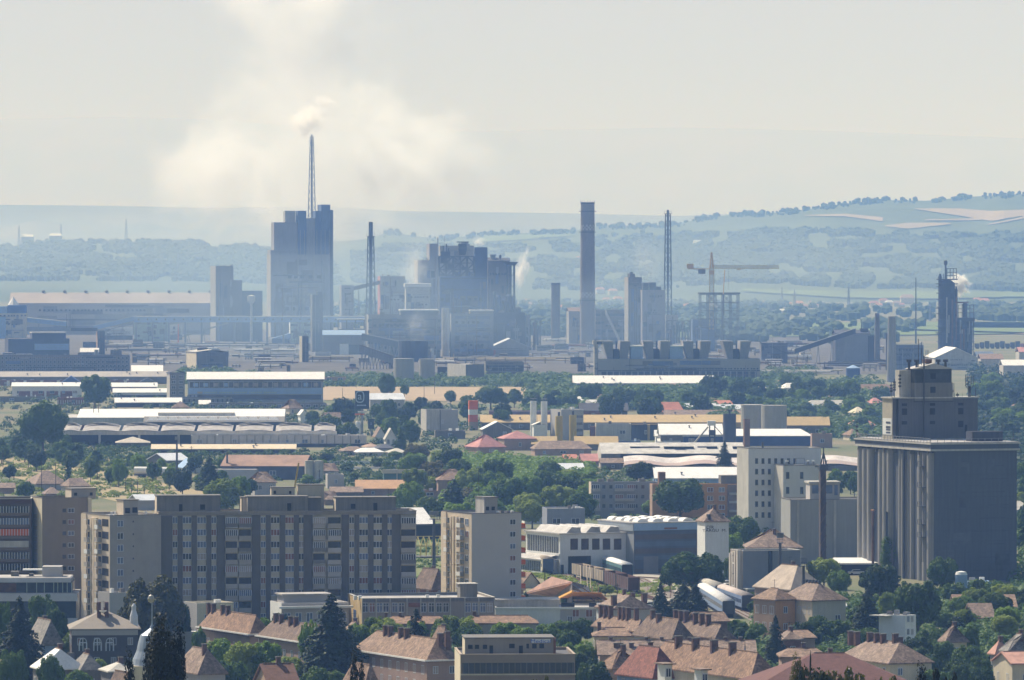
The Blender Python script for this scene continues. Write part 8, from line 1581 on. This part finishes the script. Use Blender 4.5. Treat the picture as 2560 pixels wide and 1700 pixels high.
# ================================================================== TREES
rt = random.Random(11)
def quad(V, Fc, c, n, s, rr, asp=1.0):
    n = n.normalized(); u = n.orthogonal().normalized(); a = rr.random()*6.28; v = n.cross(u); u2 = u*cos(a)+v*sin(a); v2 = n.cross(u2)
    k = len(V); V += [tuple(c-u2*s-v2*s*asp), tuple(c+u2*s*.9-v2*s*asp*.8), tuple(c+u2*s+v2*s*asp), tuple(c-u2*s*.8+v2*s*asp*.9)]; Fc.append((k,k+1,k+2,k+3))
def crownmesh(kind, nl, ls, seed):
    rr = random.Random(seed); V = []; Fc = []; A = dict(round=1.05, bush=.8, poplar=3.4, spruce=1.9, fir=1.3)[kind]
    def q_(V, Fc, c, n, s, rr, asp=1.0): quad(V, Fc, Vector((c.x, c.y, c.z*A)), n, s, rr, asp)
    def rnd():
        while True:
            v = Vector((rr.uniform(-1,1), rr.uniform(-1,1), rr.uniform(-1,1)))
            if .05 < v.length < 1: return v
    if kind in ('round', 'poplar', 'bush'):
        B = []
        if kind == 'round':
            for i in range(30):
                d = rnd().normalized(); r = rr.uniform(.07,.20); e_ = rr.uniform(.86,1.12); B.append((Vector((d.x*(.5-r)*e_, d.y*(.5-r)*e_, .58+d.z*(.42-r)*(1 if d.z>0 else .9))), r))
            B.append((Vector((0,0,.58)), .30))
        elif kind == 'bush':
            for i in range(12):
                d = rnd().normalized(); r = rr.uniform(.16,.25); B.append((Vector((d.x*(.5-r), d.y*(.5-r), .38+abs(d.z)*(.6-r))), r))
            B.append((Vector((0,0,.35)), .33))
        else:
            for i in range(16):
                z = .12+.84*(i+.5)/16; w = .5*min(1, 2.2*sin(pi*min(.98,z*.86+.12)))*.75; a = rr.random()*6.28; r = .17+.08*rr.random(); B.append((Vector((cos(a)*(w-r*.6)*.6, sin(a)*(w-r*.6)*.6, min(z, .97-r*.5))), r))
        tot = sum(b[1]**2 for b in B)
        for c, r in B:
            for j in range(int(nl*r*r/tot)):
                d = rnd().normalized(); rad = r*(.72+.36*rr.random()); p = c+Vector((d.x*rad, d.y*rad, d.z*rad*(1.0 if kind != 'poplar' else .8)))
                q_(V, Fc, p, d+rnd()*.9+Vector((0,0,.25)), ls*rr.uniform(.5,1.15), rr)
    else:
        nt_ = 24 if kind == 'spruce' else 18; nl = nl*1.9; ls = ls*1.5
        for t in range(nt_):
            f = t/nt_; z = .06+.92*f; R_ = .5*min(1, (1-f)*1.45)**.85*rr.uniform(.82,1.1)+.02; nb = int(9+16*(1-f))
            for b in range(nb):
                a = rr.random()*6.28; L = R_*rr.uniform(.65,1.1); m = max(2, int(nl/(nt_*20)*(L/.22)))
                for j in range(m):
                    s = (j+.6)/m; p = Vector((cos(a)*L*s, sin(a)*L*s, z-.05*s*s*(1.3-f)+rr.uniform(-.012,.012))); p += rnd()*.02*(1.2-f)
                    q_(V, Fc, p, Vector((cos(a)*.5,sin(a)*.5,1))+rnd()*.9, ls*rr.uniform(.5,1.1)*(1.1-.4*f), rr, .6)
    V = [(v[0], v[1], v[2]/A) for v in V]
    me = bpy.data.meshes.new('crown'); me.from_pydata(V, [], Fc); me.materials.append(leafA); me.update(); return me
def trunkmesh(seed, kind):
    rr = random.Random(seed); q = MB(); q.lathe(0,0,[(.03,0),(.022,.2),(.014,.5),(.006,.82 if kind != 'spruce' else .97)], bark, 7)
    if kind == 'round':
        for i in range(7): a = rr.random()*6.28; z = rr.uniform(.18,.5); q.bar((0,0,z),(cos(a)*.26,sin(a)*.26,z+.25),.009,bark,5)
    return q.mesh('trunk')
LODS = {3: (9000, .023), 2: (3200, .035), 1: (1000, .055)}
PROTO = {}
def proto(kind, lod, var):
    k = (kind, lod, var)
    if k not in PROTO: n, s = LODS[lod]; PROTO[k] = (crownmesh(kind, n, s, hash(k) % 9999 if False else lod*100+var*7+len(kind)), trunkmesh(var, kind))
    return PROTO[k]
leafK = leafmat('leaves_black', (.006,.009,.004), (.02,.022,.006), trans=.1)
KM = dict(w3=('round',leafW), k3=('round',leafK), k2=('poplar',leafK), w2=('poplar',leafW), r=('round',leafA), d=('round',leafD), g=('round',leafB), w=('round',leafW), c=('spruce',leafC), f=('fir',leafD), p=('poplar',leafD), q=('poplar',leafA), b=('bush',leafA), y=('bush',leafB), k=('bush',leafD))
NM = dict(w3='foreground_tree', k3='foreground_tree', k2='foreground_tree', w2='foreground_tree', r='broadleaf_tree', d='broadleaf_tree', g='broadleaf_tree', w='broadleaf_tree', c='spruce_tree', f='fir_tree', p='cypress_tree', q='poplar_tree', b='bush', y='bush', k='bush')
TONE = dict(r='mid-green', d='dark', g='bright', w='olive', b='low mid-green', k='low dark', y='low bright')
nt_count = [0]
def tree(t, x, yt, yb, w, kind='r', label=None, group=None, Y=None):
    if Y is None: p = spot(t, x, yb)
    else: p = Vector((kx(PX(t,x)[0])*Y, Y, 0))
    W = w/TILES[t][2]/scl(p.y)*(1.28 if kind == 'c' else 1.0); p.z = hillz(p.y) if p.y < 900 else 0; H = zat(PX(t,0,yt)[1], p.y)-p.z; H = max(H, 1.0)
    shape, lm = KM[kind]; lod = 3 if w > 190 else 2 if w > 95 else 1; var = rt.randrange(3)
    cm, tm = proto(shape, lod, var); nm = NM[kind]
    r = link(bpy.data.objects.new(nm, None)); r.location = p; r.rotation_euler[2] = rt.random()*6.28; r.scale = (W, W, H)
    tag(r, label, nm.split('_')[-1] if nm != 'bush' else 'bush', group)
    c = link(bpy.data.objects.new('crown', cm), r); c.material_slots[0].link = 'OBJECT'; c.material_slots[0].material = lm
    link(bpy.data.objects.new('trunk', tm), r); nt_count[0] += 1
    return r
def grove(label, t, n, xr, ytr, wr, kinds, hf=(1.0,1.3), group=None, top=None, seed=0):
    """n trees; each top row drawn from a band, its foot set by its own height"""
    rg = random.Random(seed+n); L = []
    for i in range(n):
        x = xr[0]+(xr[1]-xr[0])*((i*0.618034+rg.random()*.35) % 1); lo = interp(ytr[0], x); hi = interp(ytr[1], x); y = lo+(hi-lo)*(i+.5)/n; w = rg.uniform(*wr); L.append((x, y, y+w*rg.uniform(*hf), w, kinds[rg.randrange(len(kinds))]))
    for (x, y, yb, w, k) in L: tree(t, x, y, yb, w, k, TONE[k]+' '+label.replace('leafy ',''), group or label)
def flatp(a): return [(0, a)]
# ---- named trees, nearest first
for t, x, yt, w, Yd, k, lb in (('A',1265,1105,330,600,'k2','black foreground tree hiding the right half of the steeple'),('A',1390,1165,220,620,'k2','black foreground branch right of the steeple'),('A',1165,1240,150,640,'k2','black twigs in front of the steeple foot'),('A',1205,1195,300,630,'k2','black foreground tree centre hiding the steeple'),('A',1010,1370,150,640,'k2','low black twigs at the left side of the steeple'),('A',1330,1290,330,610,'k2','lower black mass of the foreground tree by the steeple'),
  ('B',770,1385,170,700,'k2','near black branch tips poking up before the salmon roof'),('B',830,1450,110,700,'k2','second near black tips right of the first before the salmon roof'),('C',225,1480,300,600,'w3','dark yellow-green tree top at the bottom edge before the office block'),('C',400,1530,200,600,'w3','small dark yellow-green top right of the other at the bottom edge'),
  ('D',340,1385,480,620,'w3','wide dark olive tree top before the red-brown roof'),('D',560,1405,440,630,'w3','second dark olive tree top before the red-brown roof'),('D',240,1420,240,625,'w2','left shoulder of the dark olive tree tops'),('D',780,1478,480,620,'w3','low dark olive foliage at the bottom edge'),('D',940,1500,360,640,'w3','dark foliage right of the low olive one at the bottom edge'),('D',1380,1400,300,600,'k3','near black broad tree top at the bottom edge on the right'),('D',1205,1475,170,610,'k2','near black twigs left of the broad black tree top'),('D',335,1285,70,625,'c','thin spire of a young conifer above the dark olive tree top')):
    tree(t, x, yt, 1900, w, k, lb, Y=Yd)
for sp in [
 ('A',150,880,1640,330,'c','big dark spruce at the left edge before the modern block'),('A',330,875,1330,260,'d','dark broadleaf tree beside the big spruce'),('A',440,980,1400,200,'d','smaller dark tree right of the spruce'),('A',30,930,1500,200,'d','dark tree cut by the left edge'),
 ('A',1210,725,1440,480,'w','big round olive-green tree with a pole and ball before it'),('A',1060,930,1430,300,'w','left lobe tree under the big round olive-green one'),('A',1390,900,1420,230,'d','right darker tree beside the big round olive-green one'),('A',590,1180,1480,240,'g','green tree hiding the left corner of the manor'),('A',400,1350,1800,230,'d','dark bush before the dazzling sheet roof'),('A',90,1300,1800,260,'d','dark tree mass at the bottom left corner'),('A',1560,1140,1500,120,'r','slender tree at the left end of the gutter house'),('A',1910,1090,1400,110,'r','little tree poking over the gutter house roof'),
 ('A',1740,1225,1620,330,'r','round green tree under the gutter house'),('A',1900,1250,1640,300,'g','brighter tree under the gutter house'),('A',1640,1290,1620,220,'d','dark tree left under the gutter house'),('A',1500,1390,1700,260,'d','dark bush at the foot of the tan hip roof'),('A',1800,1400,1720,300,'r','lower green tree by the dark brick tiled roof'),('A',620,1480,1760,300,'b','green hedge like shrub at the bottom edge'),
 ('B',590,855,1640,400,'c','big dark spruce in front of the school'),('B',430,1090,1560,190,'r','thin tree left of the big spruce'),('B',700,1120,1600,260,'d','dark tree right under the big spruce'),('B',1255,980,1640,250,'c','tall narrow dark conifer before the biggest tiled house'),('B',1235,805,915,90,'c','small spruce at the foot of the long block'),
 ('B',215,1025,1260,210,'d','dark round tree before the white pavilion'),('B',60,1075,1300,150,'r','small green tree left of the white pavilion trees'),('B',240,1370,1640,300,'g','bright tree at the bottom under the four chimney house'),('B',80,1240,1560,260,'r','tree under the left end of the four chimney house'),('B',30,1330,1640,220,'d','dark tree at the corner of the four chimney house'),('B',470,1450,1760,260,'d','dark tree beside the big spruce foot'),('B',620,1480,1760,240,'r','green shrub at the big spruce foot'),('B',1110,1480,1640,120,'d','small dark tree before the window row'),
 ('C',1165,785,1140,150,'c','narrow dark spruce right of the gabled white house'),('C',1345,770,1120,230,'c','left tip of the dark double spruce'),('C',1440,800,1125,200,'c','right tip of the dark double spruce'),
 ('C',1420,550,905,480,'r','wide green tree before the dark hall'),('C',1560,600,900,250,'d','darker right half of the wide green tree'),('C',1240,640,880,170,'d','small dark tree left of the wide green tree'),('C',1690,385,760,290,'r','green tree in front of the water tower'),('C',1800,270,560,280,'d','dark tree between water tower and mill'),('C',1760,560,880,200,'d','dark tree left of the grey blank block'),
 ('C',730,820,910,150,'g','bright bush at the right of the orange tarpaulin'),('C',430,890,1010,110,'d','dark shrubs before the orange tarpaulin'),('C',110,865,990,60,'c','tiny spruce on the flat roofed building'),
 ('C',95,1010,1160,150,'d','dark tree before the white wall'),('C',540,1075,1300,260,'r','round green tree right of the long flat building'),('C',900,1120,1330,260,'d','dark round tree before the terraces'),('C',770,1150,1330,180,'r','green tree left of the dark round one'),('C',1155,1195,1330,110,'d','small dark tree among the terraces'),('C',1480,1160,1310,280,'r','wide low tree before the right terraces'),('C',1040,1330,1480,120,'d','little dark tree at the dark red roof'),
 ('C',530,1250,1600,330,'r','large green tree right of the foreground office block'),('C',640,1400,1800,300,'d','dark tree at the bottom right of the office block'),('C',560,1330,1700,250,'d','middle dark tree beside the office block'),
 ('D',60,1040,1480,150,'c','dark spruce left of the thin tan roofs'),('D',780,835,1290,230,'c','big dark spruce left of the small white house'),('D',940,870,1120,160,'g','bright edge tree beside the big dark spruce'),
 ('D',880,640,980,330,'d','dark tree mass under the silo corner'),('D',1180,760,1260,380,'d','broad dark tree behind the small white house'),('D',1040,370,760,200,'q','tall light poplar before the silo flutes'),('D',1155,385,760,130,'q','second tall thin poplar before the silo flutes'),('D',930,450,760,150,'q','left thin poplar before the silo flutes'),('D',1370,590,900,250,'d','dark tree before the dark silo wall'),
 ('D',330,375,620,170,'q','green tree at the foot of the ribbed silo block'),('D',240,440,640,180,'g','light green tree left of the ribbed silo block'),('D',440,595,860,280,'g','bright green tree between the masts and the loading roof'),('D',560,700,920,200,'r','green tree under the loading roof'),('D',1580,1000,1180,60,'p','little pointed cypress by the grey gable'),('D',1600,1130,1400,150,'d','dark tree before the pink roofs'),('D',1250,1160,1420,230,'d','dark tree right of the small white house'),('D',1650,770,920,130,'g','light round tree right of the upright tank'),('D',545,945,1030,80,'p','small dark cypress by the tan building'),
 ('E',335,555,1010,400,'d','big round dark tree at the left before the factories'),('E',745,345,660,260,'d','tall dark tree left of the office block'),('E',1640,985,1275,215,'f','dark conifer between the sheds'),('E',530,1000,1280,95,'p','dark column shaped cypress above the apartment roofs'),('E',1760,1165,1500,330,'g','bright spreading tree behind the long block'),('E',1880,1150,1460,180,'r','green tree right of the spreading one'),('E',1430,1090,1330,180,'d','dark tree left of the conifer'),('E',200,1200,1360,160,'d','round dark bush on the red roofed sheds'),('E',75,1070,1200,110,'d','small dark tree on the embankment'),
 ('F',1030,350,560,150,'d','dark tree in front of the stubble field'),('F',1165,430,545,80,'d','small tree right of the dark one by the field'),('F',1840,445,640,250,'d','round dark tree at the stubble field edge'),('F',1132,770,980,110,'f','dark conifer beside the white gabled houses'),('F',1550,1170,1430,230,'f','wide dark pine before the salmon pyramid house'),('F',1150,1250,1500,200,'r','tree at the orange-brown roof'),
 ('G',600,415,600,210,'d','dark tree before the fruit store'),('G',1665,870,1130,110,'c','dark ragged conifer before the wavy pinkish roof'),('G',1010,1040,1230,250,'d','dark round tree under the workshop hall'),('G',1320,1160,1530,440,'d','broad dark tree before the orange apartment house'),('G',1110,1330,1500,200,'r','lighter tree left foot of the broad dark one'),('G',295,1310,1450,110,'y','small yellow-green pointed tree'),('G',500,1265,1460,190,'g','light green tree near the grey apartment house')]:
    tree(*sp)
# ---- groves
grove('leafy tree in the dense central grove', 'G', 30, (-420,640), ([(-420,1010),(0,960),(300,1020),(640,1100)], [(-420,1380),(640,1330)]), (180,290), 'rdrg', (.85,1.1), seed=1)
grove('leafy tree at the left half of the grove behind the salmon house', 'F', 14, (1190,1720), ([(1190,880),(1720,890)], [(1190,1200),(1720,1330)]), (160,260), 'rdgw', (.85,1.1), seed=2)
grove('leafy tree between the two tall apartment houses', 'F', 8, (980,1440), flatp(1250) and ([(0,1290)],[(0,1420)]), (110,180), 'rdg', (.9,1.1), seed=3)
grove('tree beside the billboards', 'F', 16, (400,1300), ([(0,530)],[(0,740)]), (110,190), 'dddr', (1,1.3), seed=4)
grove('tree between the field and the concrete block', 'F', 10, (1280,2000), ([(0,480)],[(0,640)]), (100,170), 'dd', (1,1.2), seed=5)
grove('tree before the fruit store and the red roofs', 'G', 14, (700,1180), ([(0,450)],[(0,560)]), (110,190), 'dd', (1,1.2), seed=6)
grove('tree left of the fruit store', 'G', 7, (0,480), ([(0,470)],[(0,540)]), (90,150), 'dd', (1,1.2), seed=7)
grove('tree right of the fruit store', 'G', 12, (1350,2000), ([(0,350)],[(0,540)]), (120,200), 'dd', (.9,1.1), seed=8)
grove('tree in the gardens left of the silo head house', 'H', 26, (0,900), ([(0,330),(900,400)],[(0,620),(900,760)]), (110,190), 'ddr', (.8,1.0), seed=9)
grove('tree in the wooded gardens right of the head house', 'H', 16, (1640,2080), ([(0,330)],[(0,760)]), (150,230), 'ddr', (.8,1.0), seed=10)
grove('tree right of the big silo', 'H', 5, (1985,2100), ([(0,1000)],[(0,1420)]), (130,190), 'dr', (1,1.3), seed=12)
grove('sapling with a thin stem on the embankment edge', 'E', 16, (620,1330), ([(620,950),(1330,960)],[(620,1080),(1330,1110)]), (80,130), 'rrg', (1.3,1.7), seed=13)
grove('tree at the foot of the wavy hall', 'E', 12, (-20,640), ([(0,810)],[(0,960)]), (110,180), 'rdd', (1,1.2), seed=14)
grove('tree in the gardens behind the long block', 'E', 8, (1300,2007), ([(0,960)],[(0,1230)]), (80,140), 'dr', (1,1.2), seed=15)
grove('bush before the brown sheet roof and the garden walls', 'F', 14, (0,1200), ([(0,940)],[(0,1150)]), (80,130), 'bkd', (.5,.9), seed=16)
grove('leafy tree before the school', 'B', 16, (740,1720), ([(740,1060),(1720,1030)],[(740,1160),(1720,1130)]), (150,240), 'rgg', (1.0,1.3), seed=17)
grove('leafy tree right of the school behind the foreground office', 'B', 12, (1500,2500), ([(0,1080)],[(0,1170)]), (150,240), 'drr', (.9,1.1), seed=18)
grove('garden tree between the floodlight masts and the white house', 'D', 14, (230,850), ([(0,960)],[(0,1190)]), (150,230), 'drd', (.9,1.1), seed=19)
grove('garden tree in the dark lower right corner', 'D', 16, (1080,1900), ([(0,1200)],[(0,1480)]), (170,260), 'ddr', (.95,1.2), seed=20)
grove('tree in the right hand gardens below the silo', 'D', 14, (1330,2060), ([(1330,790),(2060,760)],[(0,1080)]), (150,250), 'drg', (.8,1.0), seed=21)
grove('leafy tree under the terraces behind the seven chimney row', 'C', 9, (1330,2007), ([(0,1060)],[(0,1200)]), (130,210), 'drr', (.8,1.0), seed=22)
grove('dark tree before the blue warehouse wall of the mills', 'H', 6, (480,740), ([(0,1090)],[(0,1180)]), (110,160), 'dr', (1.1,1.4), seed=23)
grove('tree in the rail yard corner', 'D', 4, (-120,60), ([(0,860)],[(0,960)]), (120,160), 'dr', (.8,1.0), seed=24)
grove('tree before the brick chimney terraces', 'C', 11, (630,1900), ([(0,1165)],[(0,1215)]), (110,170), 'drgd', (.7,.9), seed=41)
grove('garden tree among the lower left houses', 'A', 8, (200,2000), ([(0,1290)],[(0,1450)]), (130,190), 'drgd', (.9,1.1), seed=42)
grove('garden tree among the bottom centre houses', 'B', 8, (-100,1580), ([(0,1440)],[(0,1520)]), (120,180), 'drgd', (.8,1.0), seed=43)
# masses nobody could count
def thicket(name, label, t, poly, n, r, lm, hgt=1.0, nl=52, seed=0):
    rg = random.Random(seed+5); V = []; Fc = []; xs = [p_[0] for p_ in poly]
    for i in range(n):
        X = min(xs)+(max(xs)-min(xs))*rg.random(); a = interp([(p_[0],p_[1]) for p_ in poly], X); b_ = interp([(p_[0],p_[2]) for p_ in poly], X); p = spot(t, X, a+(b_-a)*rg.random()); rr_ = r*rg.uniform(.6,1.3)
        for j in range(nl):
            d = Vector((rg.gauss(0,1), rg.gauss(0,1), abs(rg.gauss(0,1)))).normalized(); quad(V, Fc, p+Vector((d.x*rr_, d.y*rr_, d.z*rr_*hgt)), d+Vector((rg.uniform(-.6,.6),rg.uniform(-.6,.6),.3)), rr_*rg.uniform(.09,.2), rg)
    me = bpy.data.meshes.new(name); me.from_pydata(V, [], Fc); me.materials.append(lm); me.update(); o = link(bpy.data.objects.new(name, me)); o['kind'] = 'stuff'; o['label'] = label; o['category'] = 'undergrowth'
thicket('undergrowth', 'low bushes and shrubs on the floor of the central grove', 'G', [(-520,980,1470),(640,1080,1480)], 1100, 2.4, leafA, 1.2, seed=1)
thicket('undergrowth', 'shrubs in the gardens of the lower right', 'D', [(-100,930,1500),(600,940,1560),(1100,900,1560),(2080,800,1600)], 1500, 1.7, leafD, 1.2, seed=2)
thicket('undergrowth', 'shrubs in the gardens of the lower left and middle', 'B', [(-1900,1150,1650),(-800,1180,1650),(0,1160,1650),(900,1100,1650),(2400,1080,1500)], 1700, 1.6, leafD, 1.2, seed=3)
thicket('undergrowth', 'gardens and copses left of the silo', 'H', [(-1900,380,700),(-900,500,640),(0,400,830),(900,420,900)], 1500, 4.0, leafD, 1.1, seed=4)
thicket('undergrowth', 'wooded gardens right of the silo head house', 'H', [(1600,330,1100),(2300,330,1500)], 900, 4.2, leafD, 1.2, seed=5)
thicket('undergrowth', 'scrub along the plant fence and the field edge', 'F', [(-600,330,440),(300,380,470),(1500,385,460),(2900,380,470),(4400,330,480)], 1500, 3.2, leafD, 1.1, seed=6)
thicket('undergrowth', 'weeds and bushes in the allotments', 'F', [(-2000,860,1010),(-1500,900,1050),(0,980,1180),(1200,930,1330)], 1000, 1.8, leafA, .9, seed=7)
thicket('undergrowth', 'bushes on the slope between the tall blocks', 'B', [(1150,350,800),(1650,350,720)], 190, 1.1, leafA, .7, seed=8)
thicket('undergrowth', 'bushes along the dry embankment', 'E', [(-60,950,1330),(500,1010,1330),(1340,1060,1390)], 420, 1.7, leafB, .8, seed=9)
thicket('undergrowth', 'scrub by the rail yard and the workshops', 'C', [(-300,560,700),(100,720,740),(600,790,880),(1000,830,920),(1300,700,860),(1900,560,930)], 420, 1.0, leafB, .6, seed=10)
thicket('undergrowth', 'bushes around the factory estate', 'E', [(-60,430,880),(2000,610,640),(2700,560,960),(3900,640,960)], 800, 2.2, leafD, 1.0, seed=11)
thicket('undergrowth', 'greenery around the mills and workshops', 'G', [(560,1120,1500),(1100,1130,1560),(2000,1300,1600)], 600, 1.8, leafD, 1.0, seed=12)
thicket('undergrowth', 'shrubs on the open ground right of the big silo', 'H', [(1960,800,2000),(2300,800,2000)], 260, 2.6, leafA, 1.2, seed=13)
grove('tree at the right edge beside the silo foot', 'H', 6, (1975,2080), ([(0,1250)],[(0,1640)]), (130,200), 'drg', (1,1.3), seed=31)
thicket('undergrowth', 'wooded gardens stretching on beyond the right edge', 'H', [(2080,330,2400),(4200,330,2400)], 1300, 4.5, leafD, 1.3, nl=30, seed=51)
thicket('undergrowth', 'gardens stretching on beyond the left edge', 'E', [(-2200,450,1700),(-60,450,1700)], 1300, 3.6, leafD, 1.3, nl=30, seed=52)
ONES = 'first second third fourth fifth sixth seventh eighth ninth tenth eleventh twelfth thirteenth fourteenth fifteenth sixteenth seventeenth eighteenth nineteenth'.split()
TENS = {20:'twent', 30:'thirt', 40:'fort', 50:'fift', 60:'sixt', 70:'sevent', 80:'eight', 90:'ninet'}
def ordinal(n):
    if n < 20: return ONES[n-1]
    t, u = n//10*10, n % 10; return TENS[t]+'ieth' if u == 0 else TENS[t]+'y-'+ONES[u-1]
bylab = {}
for o in bpy.data.objects:
    if o.parent is None and 'label' in o and o.get('kind') is None: bylab.setdefault(o['label'], []).append(o)
for lb, os_ in bylab.items():
    if len(os_) > 1:
        os_.sort(key=lambda o: o.location.x/max(1, o.location.y))
        for i, o in enumerate(os_): o['label'] = lb+', '+ordinal(i+1)+' from left'
print('TREES', nt_count[0], 'OBJECTS', len(bpy.data.objects))
